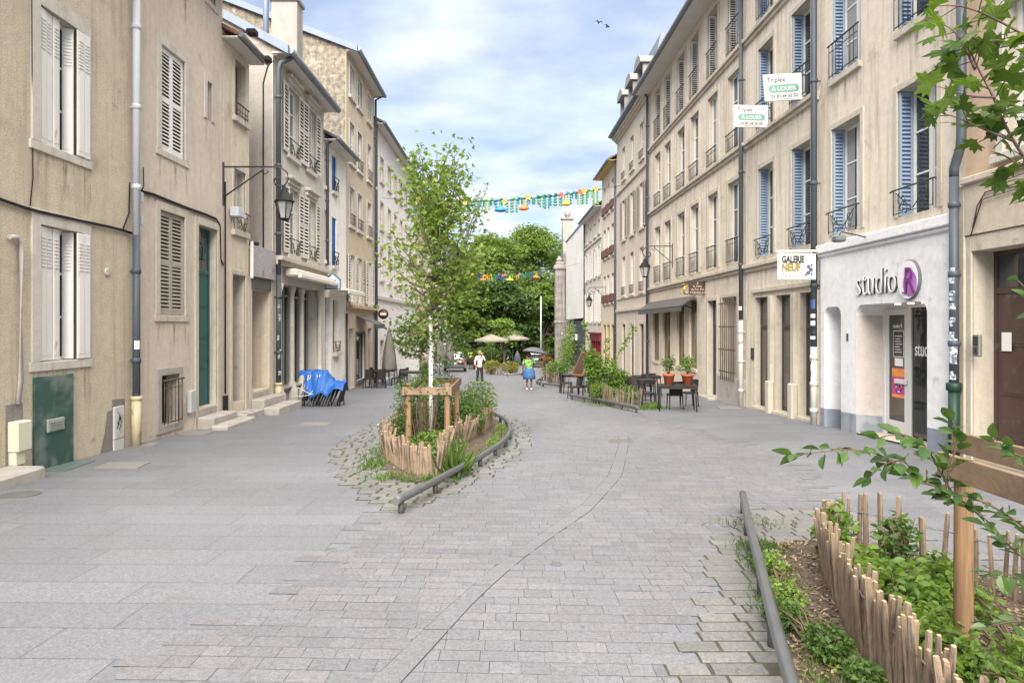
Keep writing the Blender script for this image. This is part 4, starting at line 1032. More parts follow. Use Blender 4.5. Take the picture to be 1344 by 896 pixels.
for x in (ua+.4, ub-.4): b.tube([(x, -.05, za-.5), (x, -.3, (za+zf)/2-.22), (x, -.58, zf-.02)], .022, 6)
b.tube([(ua, -.60, zf-.02), (ub, -.60, zf-.02)], .03, 8); b.build('awning_arm', M_iron, aw)

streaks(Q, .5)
# --- R3: gallery house (left of the studio)
P3 = Bld('gallery_house', 'cream stone house with blue shutters and three tall dark shop doors', 'R', 980.3, 1075.5, RA, RB, 14.0, W_R3, group='street houses', depth=10)
for x0, x1 in ((995.3, 1015.5), (1039.8, 1064.5)):
    uu = q5(P3.u(x0)); u2 = q5(P3.u(x1))
    window(P3, (uu, u2, q5(3.92-P3.z0), q5(6.52-P3.z0)), M_stone, .14, .36, M_white, 2, 2, M_glass, 'jamb', M_shut_b, 'scroll', .52, sill=False)
    window(P3, (uu, u2, q5(7.68-P3.z0), q5(10.05-P3.z0)), M_stone, .14, .36, M_white, 2, 2, M_glass, 'jamb', M_shut_b, 'bars', .80, sill=False)
    window(P3, (uu, u2, q5(10.9-P3.z0), q5(13.2-P3.z0)), M_stone, .14, .36, M_white, 2, 2, M_glass, 'jamb', M_shut_b, 'bars', .80, sill=False)
for z in (3.52, 7.35, 10.58): P3.band(z-P3.z0, .22, .14, M_stone, steps=2)
for i, (x0, x1) in enumerate(((990.5, 1010.5), (1018, 1040.5), (1049.5, 1071))):
    u0, u1 = q5(P3.u(x0)), q5(P3.u(x1)); g0 = P3.gz(u0)
    d_ = door(P3, (u0, u1, g0+.10, q5(2.72-P3.z0)), mat('dark_door_frame', (.06, .055, .05), .45, .1), .24, .85, 1, 1, glass=glassmat('shop_door_glass', (.06, .056, .047), .08))
    b = MB(); b.box(u0-.02, u1+.02, -.10, .235, g0-.4, g0+.095, bev=.015); b.build('threshold', M_stone, d_, (-u0, -.17, -(g0+.10)))
    b = MB(); b.box(u1+.05, u1+.26, -.10, .01, -.9, 2.72-P3.z0, bev=.01); b.box(u1+.02, u1+.30, -.17, -.004, -.9, g0+.95, bev=.03) if i < 2 else None; b.build('pilaster', M_stone, P3.o)
P3.band(2.85-P3.z0, .12, .08, M_stone, u0=.5, name='lintel_moulding')
b = MB(); b.box(P3.u(1003.2), P3.u(1006), .38, .40, -.2, .2); b.build('notice', M_paper, P3.o, (0, 0, P3.z(457, 1004)))
b = MB(); b.box(0, .22, -.03, .0, -.18, .18, bev=.01); b.build('letter_box', M_iron, P3.o, (P3.u(986.3), 0, P3.z(464, 988)))
P3.walls(M_stone); P3.roof(M_slate, .42, .75, gut_r=.11)
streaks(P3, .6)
# --- R2: studio house
P2 = Bld('studio_house', 'cream house with blue shutters above a white plastered studio shopfront', 'R', 1076.3, 1268, RA, RB, 14.0, W_R3, group='street houses', depth=10)
for (x0, x1, g) in ((1092.5, 1129.5, 0), (1179.5, 1230, 1)):
    uu = q5(P2.u(x0)); u2 = q5(P2.u(x1))
    window(P2, (uu, u2, q5(3.98-P2.z0), q5(6.40-P2.z0)), M_stone, .13, .36, M_white, 2, 2, M_glass, 'jamb', M_shut_b, 'scroll', .52, sill=False)
    window(P2, (uu, u2, q5(7.55-P2.z0), q5(9.95-P2.z0)), M_stone, .0, .36, M_white, 2, 2, M_glass, 'jamb', M_shut_b, 'bars', .80, sill=True, sillp=.05)
    window(P2, (uu, u2, q5(10.9-P2.z0), q5(13.2-P2.z0)), M_stone, .0, .36, M_white, 2, 2, M_glass, 'jamb', M_shut_b, 'bars', .80, sill=True, sillp=.05)
su0, su1 = P2.u(1083.5), P2.u(1262); zt = 3.56-P2.z0
ops = []
for (x0, x1, yt) in ((1088.5, 1110.8, 402), (1131, 1225.5, 399)):
    ops.append((P2.u(x0), P2.u(x1), P2.z(yt, x0)-.02))
P2.hole((q5(ops[0][0])-.05, q5(ops[1][1])+.05, -1.2, q5(2.95-P2.z0)), .02)
P2.walls(M_stone, base=-1.2); P2.roof(M_slate, .42, .75, gut_r=.11)
m = MB(); pr = -.12; rad = .22; dep = .62
zb = lambda u: P2.gz(u)+.42
us = sorted({su0, su1, *[o[i] for o in ops for i in (0, 1)], *[o[0]+rad*(1-math.cos(t)) for o in ops for t in np.linspace(0, math.pi/2, 7)], *[o[1]-rad*(1-math.cos(t)) for o in ops for t in np.linspace(0, math.pi/2, 7)]})
def top_at(u):
    for o in ops:
        if o[0]-1e-6 <= u <= o[1]+1e-6:
            d = min(u-o[0], o[1]-u); return o[2]-(rad-math.sqrt(max(0, rad*rad-(rad-min(d, rad))**2)))
    return None
for i in range(len(us)-1):
    a, b_ = us[i], us[i+1]; mid = (a+b_)/2; o = next((o for o in ops if o[0] < mid < o[1]), None)
    if o:
        ta, tb = top_at(a), top_at(b_)
        m.quad((a, pr, ta), (b_, pr, tb), (b_, pr, zt), (a, pr, zt), 0); m.quad((a, pr, ta), (a, pr+dep, ta), (b_, pr+dep, tb), (b_, pr, tb), 0)
    else:
        m.quad((a, pr, -1.2), (b_, pr, -1.2), (b_, pr, zb(b_)), (a, pr, zb(a)), 1); m.quad((a, pr, zb(a)), (b_, pr, zb(b_)), (b_, pr, zt), (a, pr, zt), 0)
for k, o in enumerate(ops):
    for u in (o[0], o[1]):
        mi = 2 if k else 0
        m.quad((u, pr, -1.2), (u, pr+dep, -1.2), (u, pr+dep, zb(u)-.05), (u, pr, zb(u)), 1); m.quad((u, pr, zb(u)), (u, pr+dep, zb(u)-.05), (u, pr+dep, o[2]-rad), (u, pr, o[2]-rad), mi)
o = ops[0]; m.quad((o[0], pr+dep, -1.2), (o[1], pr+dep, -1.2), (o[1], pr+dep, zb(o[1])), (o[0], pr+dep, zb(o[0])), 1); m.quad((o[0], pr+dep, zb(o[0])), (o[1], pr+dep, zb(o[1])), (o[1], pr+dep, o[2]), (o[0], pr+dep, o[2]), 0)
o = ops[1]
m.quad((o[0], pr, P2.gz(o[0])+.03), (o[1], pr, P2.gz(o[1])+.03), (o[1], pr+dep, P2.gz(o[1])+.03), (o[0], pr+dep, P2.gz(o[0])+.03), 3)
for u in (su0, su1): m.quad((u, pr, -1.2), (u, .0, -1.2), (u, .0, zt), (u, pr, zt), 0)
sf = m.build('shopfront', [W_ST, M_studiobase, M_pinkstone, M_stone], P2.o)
b = MB(); b.box(su0-.05, su1+.03, pr-.10, .01, zt+.001, zt+.20, bev=.02); b.box(su0-.05, su1+.03, pr-.05, .01, zt-.08, zt, bev=.02); b.build('cornice', W_ST, sf)
# glazed entrance at the back of the recess
y0 = pr+dep-.03; zt2 = o[2]; g1 = P2.gz(o[1])+.03
split = o[0]+(o[1]-o[0])*.39
M_alu = mat('white_aluminium', (.58, .58, .57), .35, .03)
b = MB(); b.box(o[0]-.1, o[0]+.09, y0-.02, y0+.05, g1-.2, zt2, bev=.01); b.box(split-.05, split+.05, y0-.02, y0+.05, g1-.2, zt2, bev=.01); b.box(o[1]-.04, o[1]+.1, y0-.02, y0+.05, g1-.2, zt2, bev=.01); b.box(o[0]+.09, o[1]-.05, y0-.018, y0+.048, zt2-.08, zt2+.02)
en = b.build('entrance', M_alu, sf)
b = MB(); b.box(split+.05, o[1]-.04, y0+.02, y0+.03, g1, zt2-.08); b.build('pane', M_shopglass, en)
x0, x1 = o[0]+.09, split-.05
b = MB(); b.box(x0, x0+.11, y0, y0+.04, g1+.01, zt2-.09); b.box(x1-.13, x1, y0, y0+.04, g1+.01, zt2-.09); b.box(x0+.11, x1-.13, y0+.001, y0+.04, g1+.01, g1+.24); b.box(x0+.11, x1-.13, y0+.001, y0+.04, zt2-.22, zt2-.09)
b.box(x1-.42, x1-.02, y0-.05, y0-.001, g1+1.02, g1+1.12, bev=.01)
dl = b.build('door', M_alu, en)
MB().box(x0+.11, x1-.13, y0+.015, y0+.025, g1+.24, zt2-.22).build('pane', glassmat('door_glass', (.05, .047, .04), .05), dl)
# poster and notices on the door
b = MB(); px = x0+.22; pz = g1+.72; b.box(px, px+.46, y0+.006, y0+.012, pz, pz+.62, 0); b.box(px+.01, px+.45, y0+.003, y0+.005, pz+.44, pz+.60, 1); b.box(px+.01, px+.45, y0+.003, y0+.005, pz+.01, pz+.07, 1)
for k in range(10): b.tube([(px+.23+(.04+.01*k)*math.cos(k*.9), y0+.002, pz+.22+(.05+.008*k)*math.sin(k*.9)), (px+.23+(.05+.012*k)*math.cos(k*.9+.7), y0+.002, pz+.22+(.06+.01*k)*math.sin(k*.9+.7))], .014, 4, 2+(k % 2))
b.build('poster', [mat('poster_magenta', (.45, .05, .20), .5, .1), mat('poster_orange', (.70, .28, .05), .5, .2, 20), mat('poster_blue', (.05, .06, .25), .5), mat('poster_pale', (.55, .50, .62), .5)], dl)
b = MB(); b.box(px+.10, px+.38, y0+.006, y0+.012, pz+.66, pz+.82); b.build('notice', M_paper, dl)
b = MB(); b.box(px+.06, px+.40, y0+.006, y0+.012, pz+.86, pz+1.38, 1); b.box(px+.045, px+.415, y0+.008, y0+.0125, pz+.845, pz+1.395, 0); pn = b.build('hours_panel', [M_paper, mat('dark_brown_panel', (.05, .042, .036), .5)], dl)
b = MB()
for k in range(7): b.box(px+.11+.02*(k % 2), px+.35-.03*(k % 3), y0+.003, y0+.0058, pz+.94+k*.055, pz+.955+k*.055)
b.build('fine_print', M_paper, pn)
letters(pn, 'studio R', .12, M_paper, (px+.04, y0+.004, pz+1.45), sx=.8)
letters(en, 'studio', .40, M_paper, (split+.14, y0+.014, g1+1.62), sx=.62, bold=.004)
b = MB(); 
em, ent, eb = newmat('lit_spot'); eb.inputs['Emission Color'].default_value = (1, .72, .42, 1); eb.inputs['Emission Strength'].default_value = 2.2; eb.inputs['Base Color'].default_value = (.8, .7, .5, 1)
for q in (.42, .60, .78, .94): b = MB(); b.lathe([(.055, -.012), (.055, .02)], 12); b.build('spot_lamp', em, sf, (o[0]+(o[1]-o[0])*q, pr+.30, zt2-.012))
# studio sign: raised letters and the oval
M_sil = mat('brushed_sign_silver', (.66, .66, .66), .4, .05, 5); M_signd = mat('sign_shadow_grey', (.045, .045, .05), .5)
sg = thing('shop_sign', 'raised silvery studio lettering with an oval magenta R on the white shopfront', 'sign', P2.o.matrix_basis @ Vector((P2.u(1132), pr, P2.z(387, 1132))), P2.o.rotation_euler.z)
uw = P2.u(1186)-P2.u(1132)
tm = text_mesh('studio', .78, .014, M_sil, sx=1.0, bold=-.016); wd = max(v.co.x for v in tm.vertices); 
for v in tm.vertices: v.co.x *= uw/wd
put('lettering', tm, sg, (0, -.03, -.02), (R(90), R(0), 0))
tm2 = tm.copy(); tm2.materials.clear(); tm2.materials.append(M_signd); put('letter_drop_shadow', tm2, sg, (.022, -.012, -.026), (R(90), 0, 0))  # dark offset copy stands in for the letters' edges and drop shadow
ou = (P2.u(1190)+P2.u(1218.5))/2-P2.u(1132); ow = (P2.u(1218.5)-P2.u(1190))/2; oz = P2.z(367, 1204)-P2.z(387, 1132); oh = .375
b = MB(); b.lathe([(1, 0), (1, .05), (.97, .06)], 36, smooth=False); ov = b.build('oval_rim', [mat('oval_dark_edge', (.12, .12, .13), .4)], sg, (ou, -.0, oz), (R(90), 0, 0)); ov.scale = (ow, oh, 1)
b = MB(); b.lathe([(.95, .0), (.95, .008)], 36, smooth=False); of = b.build('oval_face', [mat('oval_white', (.72, .70, .74), .4, .03)], sg, (ou, -.062, oz), (R(90), 0, 0)); of.scale = (ow, oh, 1)
b = MB(); b.lathe([(.64, 0), (.64, .004)], 28, smooth=False); om = b.build('oval_patch', [mat('oval_magenta', (.36, .15, .42), .45, .35, 3)], sg, (ou+ow*.26, -.072, oz-oh*.20), (R(90), 0, 0)); om.scale = (ow, oh, 1)
tm = text_mesh('R', .70, .01, mat('sign_purple', (.15, .025, .15), .4), align='CENTER', sx=.80, bold=.0); put('lettering', tm, sg, (ou+.08, -.084, oz-.25), (R(90), 0, 0))
b = MB()
for zz in (-.24,): b.box(ou-.13, ou+.0, -.098, -.084, oz+zz-.012, oz+zz+.012)
b.build('serif', mat('sign_purple', (.30, .03, .27)), sg)
# lamp over the studio front, house number, vents
sl = thing('sign_lamp', 'thin grey arm lamp above the white studio shopfront', 'lamp', P2.o.matrix_basis @ Vector((P2.u(1150), pr-.05, P2.z(312, 1150))), P2.o.rotation_euler.z)
b = MB(); b.tube([(0, 0, 0), (0, -.55, .12), (0, -.60, .05)], .014, 6); b.build('arm', M_iron, sl); b = MB(); b.box(-.12, .12, -.72, -.5, -.09, .04, bev=.03); b.build('lamp_head', M_zincd, sl)
b = MB(); b.box(0, .05, pr-.02, pr, 0, .16); b.build('number_plate', M_iron, P2.o, (P2.u(1119), 0, P2.z(447, 1119)))
# downpipes of the two blue-shuttered houses
P2.pipe(.02, P2.z(455, 1076), P2.top-.3, .072, M_pipe, .16, collars=5); P2.pipe(.02, P2.gz(0)-.05, P2.z(455, 1076), .078, mat('light_pipe_paint', (.50, .50, .47)), .16, collars=3)
M_bst = mat('blue_sticker', (.05, .09, .25), .5)
for (ya, yb, mm) in ((393, 405, M_bst), (412, 417, M_paper), (434, 438, M_iron), (441, 445, M_paper), (421, 427, M_paper)): P2.sticker(.02, .16, .076 if ya < 440 else .081, P2.z(yb, 1076), P2.z(ya, 1076)-P2.z(yb, 1076), -.5, 1.5, mm)
b = MB(); b.tube([(-.04, -.243, P2.z(500, 1076)), (.03, -.243, P2.z(490, 1076)), (-.03, -.243, P2.z(480, 1076)), (.05, -.243, P2.z(474, 1076))], .012, 5); b.build('graffiti', M_black, P2.o)
ul = P2.u(1266)
P2.pipe(ul, P2.z(505, 1266), P2.z(232, 1268), .074, M_pipe, .18, collars=3)
b = MB(); b.tube([(ul, -.18, P2.z(232, 1266)), (ul, -.18, P2.z(222, 1266)), (ul+.08, -.18, P2.z(208, 1268)), (ul+.16, -.18, P2.z(195, 1271)), (ul+.18, -.18, P2.z(180, 1272)), (ul+.18, -.18, P2.top)], .074, 12); b.build('downpipe', M_pipe, P2.o)
b = MB(); b.tube([(ul, -.18, P2.gz(ul)-.1), (ul, -.18, P2.z(512, 1266))], .088, 14); b.lathe([(.092, -.08), (.12, -.06), (.12, .05), (.09, .07)], 14, (ul, -.18, P2.z(507, 1266))); b.build('pipe_foot', mat('green_iron', (.010, .036, .025), .5, .12, 4), P2.o)
M_torn = mat('torn_stickers', (.50, .53, .57), .7, .3, 12, stain=(.12, .14, .18), stain_s=16, stain_t=(.48, .56))
for k in range(13): P2.sticker(ul, .18, .0765+.0004*k, P2.z(500-k*11.5+rnd.uniform(-4, 4), 1266), rnd.uniform(.06, .17), rnd.uniform(-1.1, .2), rnd.uniform(.7, 1.7), M_torn)

streaks(P2, 1.0)
# --- R1: nearest house on the right
P1 = Bld('near_right_house', 'nearest right hand house with salmon upper wall and brown panelled door', 'R', 1268.6, 3000, RA, RB, 13.0, W_R1, group='street houses', depth=9)
g0 = P1.gz(1.0)
u0, u1 = P1.u(1297), P1.u(1297)+1.35
door(P1, (q5(u0)-.35, q5(u1), g0+.12, q5(P1.z(330, 1300))+.05), M_wooddoor, .42, .65, 1, 3, cas=M_stone, cw=.26, handle=mat('brass', (.5, .36, .12), .35, .05, metal=.8))
for k in range(3):
    r = (q5(2.6+k*2.2)-.0, q5(2.6+k*2.2)+1.0, q5(4.6-P1.z0), q5(6.8-P1.z0)); window(P1, r, M_stonew, .16, .28, M_white, 2, 2, M_glass, None, sill=True)
    r = (r[0], r[1], q5(8.2-P1.z0), q5(10.2-P1.z0)); window(P1, r, M_stonew, .16, .28, M_white, 2, 2, M_glass, None, sill=True)
window(P1, (q5(.9)-.05, q5(.9)+.95, q5(4.5-P1.z0), q5(6.9-P1.z0)), M_stonew, .16, .28, M_white, 2, 2, M_glass, None, sill=True)
window(P1, (q5(3.2), q5(4.6), q5(1.0-P1.z0), q5(2.9-P1.z0)), M_stonew, .16, .28, M_white, 2, 2, M_glass, None, sill=True)
P1.walls(M_stone); P1.roof(M_tile, .5, .5)
b = MB(); zt = P1.z(238, 1290); b.box(.02, q5(u0)-.35-.262, -.06, .0, -1.0, zt, bev=.01); b.box(q5(u0)-.35-.262, P1.L, -.055, -.001, q5(P1.z(330, 1300))+.33, zt-.002); b.box(q5(u1)+.262, P1.L, -.06, 0, -1.0, q5(P1.z(330, 1300))+.325); b.box(0, P1.L, -.12, -.0, zt+.001, zt+.12, bev=.02); b.build('stone_facing', plaster('stone_facing', (.50, .44, .35), (.33, .28, .22), .2, 45, .06, None, .4), P1.o)
ic = MB(); ic.box(0, .17, -.06, .0, -.16, .20, 0, bev=.015); ic.box(.03, .14, -.07, -.058, .02, .17, 1)
for k in range(4): ic.box(.04, .13, -.068, -.058, -.12+k*.03, -.10+k*.03, 1)
ic.build('intercom', [mat('intercom_steel', (.30, .29, .27), .4, .08, metal=.5), M_iron], P1.o, (P1.u(1285), -.06, P1.z(455, 1290)))
b = MB(); b.box(0, .20, -.012, 0, 0, .30); b.build('notice', M_paper, P1.o, (.36, .335, P1.z(462, 1322)))
b = MB(); b.tube([(P1.u(1283), -.08, P1.z(300, 1283)), (P1.u(1290), -.09, P1.z(270, 1290)), (P1.u(1300), -.08, P1.z(252, 1300)), (P1.u(1344), -.08, P1.z(240, 1344))], .012, 5); b.tube([(P1.u(1280), -.08, P1.z(310, 1280)), (P1.u(1296), -.09, P1.z(262, 1296)), (P1.u(1344), -.08, P1.z(247, 1344))], .010, 5); b.build('cable', M_rust, P1.o)

# --- R5: house with mansard and dormers
P5 = Bld('mansard_house', 'greyish house with zinc mansard roof and three round topped dormers', 'R', 810, 852, RA, RB, 13.9, W_R5, group='street houses', depth=9)
for i, (x0, x1) in enumerate(((817, 822), (827.7, 832.6), (840, 844.6))):
    uu = q5(P5.u(x0))
    window(P5, (uu, uu+1.0, q5(10.8-P5.z0), q5(12.7-P5.z0)), M_stone, .13, .16, M_white, 2, 1, M_glass, None, sill=True, rail='bars', rh=.4)
    window(P5, (uu, uu+1.0, q5(7.1-P5.z0), q5(9.5-P5.z0)), M_stone, .13, .16, M_white, 2, 2, M_glass2, 'flat', M_shut_g, sill=True, shw=.52)
    window(P5, (uu, uu+1.0, q5(3.7-P5.z0), q5(6.05-P5.z0)), M_stone, .13, .16, M_white, 2, 2, M_glass, None, sill=True, rail='bars', rh=.5)
    window(P5, (uu, uu+1.05, q5(.25), q5(3.2)), M_stone, .16, .16, M_graydoor, 1, 1, M_glass, None, sill=True)
P5.walls(M_stone); P5.band(2.75-P5.z0, .16, .12, M_stone); P5.band(10.2-P5.z0, .14, .10, M_stone); P5.band(13.55-P5.z0, .34, .35, M_stone, steps=3, name='cornice')
M_ch0 = mat('dormer_grey_stone', (.24, .235, .225), .85, .12, 3)
r = MB(); T = P5.top; r.prism_x([(-.45, T), (-.45, T+.10), (.0, T+.12), (.62, T+2.95), (4.5, T+3.9), (9.2, T+.1), (9.2, T)], -.02, P5.L-.05); ro = r.build('roof', mat('zinc_slate', (.15, .17, .205), .5, .18, 5, metal=.2), P5.o)
r = MB(); r.tube([(0, -.5, T+.12), (P5.L, -.5, T+.12)], .10, 10); r.build('gutter', M_zinc, ro)
for i, x0 in enumerate((817, 827.7, 840)):
    uu = P5.u(x0); d_ = MB(); w_ = 1.2
    d_.box(uu-.1, uu+.12, -.12, 1.0, T+.12, T+1.75, bev=.02); d_.box(uu+w_-.12, uu+w_+.1, -.12, 1.0, T+.12, T+1.75, bev=.02); d_.box(uu+.12, uu+w_-.12, -.1, 1.0, T+.12, T+.4)
    arc = [(uu-.25, T+1.75)]+[(uu+w_/2-(w_/2+.25)*math.cos(t), T+1.75+.55*math.sin(t)) for t in np.linspace(0.15, math.pi-.15, 9)]+[(uu+w_+.25, T+1.75)]
    d_.prism_y(arc, -.30, 1.6); dm = d_.build('dormer', M_ch0, ro)
    MB().box(uu+.12, uu+w_-.12, .05, .07, T+.4, T+1.75).build('pane', M_glass, dm)
P5.band(3.2-P5.z0+.30, .10, .06, M_stone)
# --- R6 / R7 narrow houses further on
P6 = Bld('narrow_house', 'narrow light house with red brown flower boxes and a yellow eave', 'R', 790, 809.7, RA, RB, 12.85, W_R6, group='street houses')
for i, x0 in enumerate((792.5, 797.3, 803.0)):
    uu = q5(P6.u(x0)); wd = 1.05
    for z0, z1 in ((9.75, 11.7), (6.7, 8.7), (3.5, 5.4)): window(P6, (uu, uu+wd, q5(z0-P6.z0), q5(z1-P6.z0)), M_stonew, .10, .14, M_white, 2, 1, M_glass2, sill=True, box=M_redbox)
    window(P6, (uu, uu+wd, q5(.1), q5(3.4)), plaster('ochre_surround', (.55, .42, .24), (.4, .3, .2), .1), .14, .16, M_graydoor, 1, 1, mat('ochre_blind', (.45, .33, .18), .8), sill=True)
P6.walls(M_stone); P6.roof(M_tile, .5, .55, soff=mat('yellow_soffit', (.50, .36, .14), .7, .08)); P6.pipe(P6.L-.15, 0, P6.top-.1, .07, M_pipe, .1)
P7 = Bld('narrow_house', 'soft white house with attic windows and shutters beside the blank modern wall', 'R', 768, 789.8, RA, RB, 11.0, W_R7, group='street houses')
n7 = 4
for i in range(n7):
    uu = q5(P7.L*(i+.5)/n7-.5)
    window(P7, (uu, uu+1.0, q5(8.9-P7.z0), q5(9.9-P7.z0)), M_stonew, .10, .14, M_white, 2, 0, M_glass, sill=True)
    window(P7, (uu, uu+1.0, q5(5.7-P7.z0), q5(7.9-P7.z0)), M_stonew, .10, .14, M_white, 2, 1, M_glass, 'flat', M_shut_w, sill=True, shw=.5)
    window(P7, (uu, uu+1.0, q5(2.2-P7.z0), q5(4.6-P7.z0)), M_stonew, .10, .14, M_white, 2, 1, M_glass, 'flat', M_shut_w, sill=True, shw=.5)
P7.band(8.4-P7.z0, .14, .1, M_stonew); P7.roof(M_tile, .5, .55); P7.pipe(.15, 0, P7.top-.1, .07, M_pipe, .1)
M_red = mat('deep_red_paint', (.16, .012, .022), .45, .1)
u0, u1 = P7.u(777), P7.L-.2; zt = .7-P7.z0
P7.hole((q5(u0), q5(u1)-.05, -.9, q5(zt)), .3); P7.walls(M_stonew)
b = MB(); b.box(q5(u0), q5(u1)-.05, .2, .28, -.9, q5(zt)); s_ = b.build('shopfront', M_shopglass, P7.o)
b = MB(); ww = q5(u1)-.05-q5(u0)
for k in range(5): x = q5(u0)+ww*k/4; b.box(x-.14, x+.14, -.08, .2, -.9, zt, bev=.02)
b.box(q5(u0)-.2, q5(u1)+.1, -.18, .2, zt+.001, zt+.55, bev=.03); b.box(q5(u0)-.3, q5(u1)+.2, -.30, .1, zt+.551, zt+.68, bev=.03); b.build('red_frame', M_red, s_)
# --- R8 blank modern building
P8 = Bld('modern_building', 'modern building with a blank white upper wall over dark glazing', 'R', 743, 767.7, RA, RB, 11.1, W_R8, depth=14)
zt = q5(2.6-P8.z0); P8.hole((.05, q5(P8.L)-.6, -.9, zt), .4); P8.walls(M_zincd)
M_curt = mat('curtain_frame', (.05, .06, .07), .4, .1)
b = MB(); b.box(.05, q5(P8.L)-.6, .3, .36, -.9, zt); gl = b.build('glazing', glassmat('curtain_glass', (.045, .06, .07), .05), P8.o)
b = MB()
for k in range(11): x = .05+(P8.L-.7)*k/10; b.box(x-.06, x+.06, .1, .3, -.9, zt)
for z in (1.6, 3.4): b.box(.05, P8.L-.6, .12, .299, z-.08, z+.08)
b.build('mullions', M_curt, gl)
b = MB(); b.box(.3, P8.L-5, -.6, .0, 2.6, 3.2, bev=.03); b.build('fascia', mat('white_fascia', (.6, .6, .58), .6, .05), P8.o)
b = MB(); b.box(P8.L-4.5, P8.L-.5, -.12, -.005, -.9, 4.4, bev=.02); b.build('dark_panel', mat('slate_panel', (.05, .058, .068), .5, .1), P8.o)
b = MB(); b.box(0, P8.L, -.08, .3, P8.top, P8.top+.12); b.build('coping', M_zinc, P8.o)
# --- R9 church end: pale stone front with a buttress, urn and raking gable
M_ch = plaster('weathered_church_stone', (.27, .255, .235), (.13, .12, .11), .3, 12, .12, (1.0, .45), .6)
P9 = thing('church_front', 'weathered pale church front with raking gable and urn at the end of the row', 'church', (RA+RB*78, 78, G(78)), math.atan2(-1, -RB))
b = MB(); b.box(-18, 1.6, .02, 14, -1, 10.2); b.build('wall', M_ch, P9)
b = MB(); b.box(.6, 2.0, -1.15, -.0, -1, 10.6, bev=.05); b.box(.45, 2.15, -1.3, .1, 10.6, 11.1, bev=.08); b.box(.5, 2.1, -1.25, .1, 4.6, 4.9, bev=.06); b.box(.7, 1.9, -1.05, -.1, 11.101, 11.5, bev=.08); b.lathe([(.3, 11.5), (.42, 11.75), (.2, 11.95), (.08, 12.1)], 12, (1.3, -.6, 0)); b.build('buttress', M_ch, P9)
b = MB(); b.prism_y([(-3.6, 10.1), (1.7, 10.1), (1.5, 12.2), (.75, 14.6), (.25, 16.4), (-.15, 16.4), (-.6, 13.0)], -.2, 1.0); b.box(-.35, .45, -.35, 1.15, 16.4, 16.7, bev=.08); b.lathe([(.3, 16.7), (.38, 17.2), (.15, 17.5), (.05, 17.8)], 12, (0, .4, 0)); b.build('gable', M_ch, P9)
for k in range(3):
    b = MB(); b.box(-6-k*4, -4.4-k*4, -.03, .03, 2, 7.4); b.build('window', M_glass, P9)
b = MB(); b.prism_x([(-.2, 10.1), (7, 15), (14, 10.1)], -18, .4); b.build('roof', M_slate, P9)
# ================================================================== STREET OBJECTS
M_steel = mat('weathered_rail_steel', (.16, .165, .17), .38, .15, 3, metal=.6, stretch=(1, 1, 1))
M_post = mat('dark_post_steel', (.06, .062, .066), .5, .1, 5, metal=.3)
M_timber = mat('stake_timber', (.20, .122, .062), .8, .40, 7, .5, 30, stretch=(6, 6, .25), stain=(.085, .052, .03), stain_s=5, stain_t=(.50, .68))
M_timberx = mat('stake_beam_timber', (.20, .138, .088), .75, .2, 8, .4, 30, stain=(.14, .085, .048), stain_s=5)
M_pale = mat('chestnut_pale', (.205, .150, .102), .85, .32, 7, .7, 40, island=.42, stretch=(5, 5, .4), stain=(.095, .078, .062), stain_s=4, stain_t=(.44, .62))
M_palec = mat('cut_wood_end', (.36, .27, .18), .85, .12, 10)
M_wire = mat('galvanised_wire', (.30, .30, .30), .5, .1, 9, metal=.6)
M_wick = mat('dark_wicker', (.017, .015, .014), .75, .3, 60, .6, 120)
M_tabl = mat('dark_table_metal', (.016, .0155, .0155), .45, .15, 5)
M_terra = mat('terracotta_pot', (.42, .11, .055), .8, .15, 5)
M_lglass = glassmat('lantern_glass', (.30, .31, .31), .15, .5)
M_ink = mat('dark_ink', (.035, .035, .04), .6, .02)
M_board = mat('sign_board_white', (.66, .66, .645), .5, .03, 2, stain=(.5, .49, .46), stain_s=3, stain_t=(.65, .8))

# ---- wall lanterns
def lantern(label, x, y, arm, drop, s, scroll=1):
    """loc on the wall; arm reaches out over the street (local +x)"""
    t = thing('wall_lantern', label, 'street lamp', s['loc'], s['rz'], 'wall lanterns')
    b = MB(); b.box(-.01, .03, -.03, .03, -.95, .12, bev=.008)
    b.tube([(.02, 0, 0), (arm-.25, 0, 0), (arm-.08, 0, -.03), (arm+.05, 0, -.14), (arm+.08, 0, -.30), (arm, 0, -.45), (arm-.12, 0, -.49), (arm-.24, 0, -.44), (arm-.28, 0, -.34), (arm-.22, 0, -.27), (arm-.12, 0, -.28)], .022, 7)
    b.tube([(.02, 0, -.75), (arm*.62, 0, -.10), (arm*.66, 0, -.02)], .018, 6)
    b.tube([(arm*.66, 0, -.02), (arm*.60, 0, -.12), (arm*.68, 0, -.18), (arm*.74, 0, -.12), (arm*.70, 0, -.08)], .014, 6)
    b.tube([(arm-.02, 0, -.47), (arm-.02, 0, -.47-drop)], .016, 6)
    b.build('bracket', M_iron, t)
    lt = -.47-drop; ln = MB()
    ln.lathe([(.02, .10), (.05, .06), (.07, 0), (.085, -.01), (.085, -.06), (.13, -.10), (.19, -.18), (.225, -.26), (.26, -.28), (.26, -.305), (.22, -.31)], 6, (arm-.02, 0, lt))
    lo = ln.build('lantern_roof', M_black, t)
    fr = MB(); zt, zb = lt-.31, lt-.72
    for k in range(6):
        a = math.pi/3*k; fr.tube([(arm-.02+.225*math.cos(a), .225*math.sin(a), zt), (arm-.02+.12*math.cos(a), .12*math.sin(a), zb)], .013, 5)
    fr.lathe([(.135, zb-.03), (.135, zb+.01), (.05, zb-.05)], 6, (arm-.02, 0, 0)); fr.build('lantern_cage', M_black, t)
    g = MB(); g.lathe([(.205, zt), (.108, zb+.005)], 6, (arm-.02, 0, 0), smooth=False); g.build('lantern_glass', M_lglass, t)
    return t
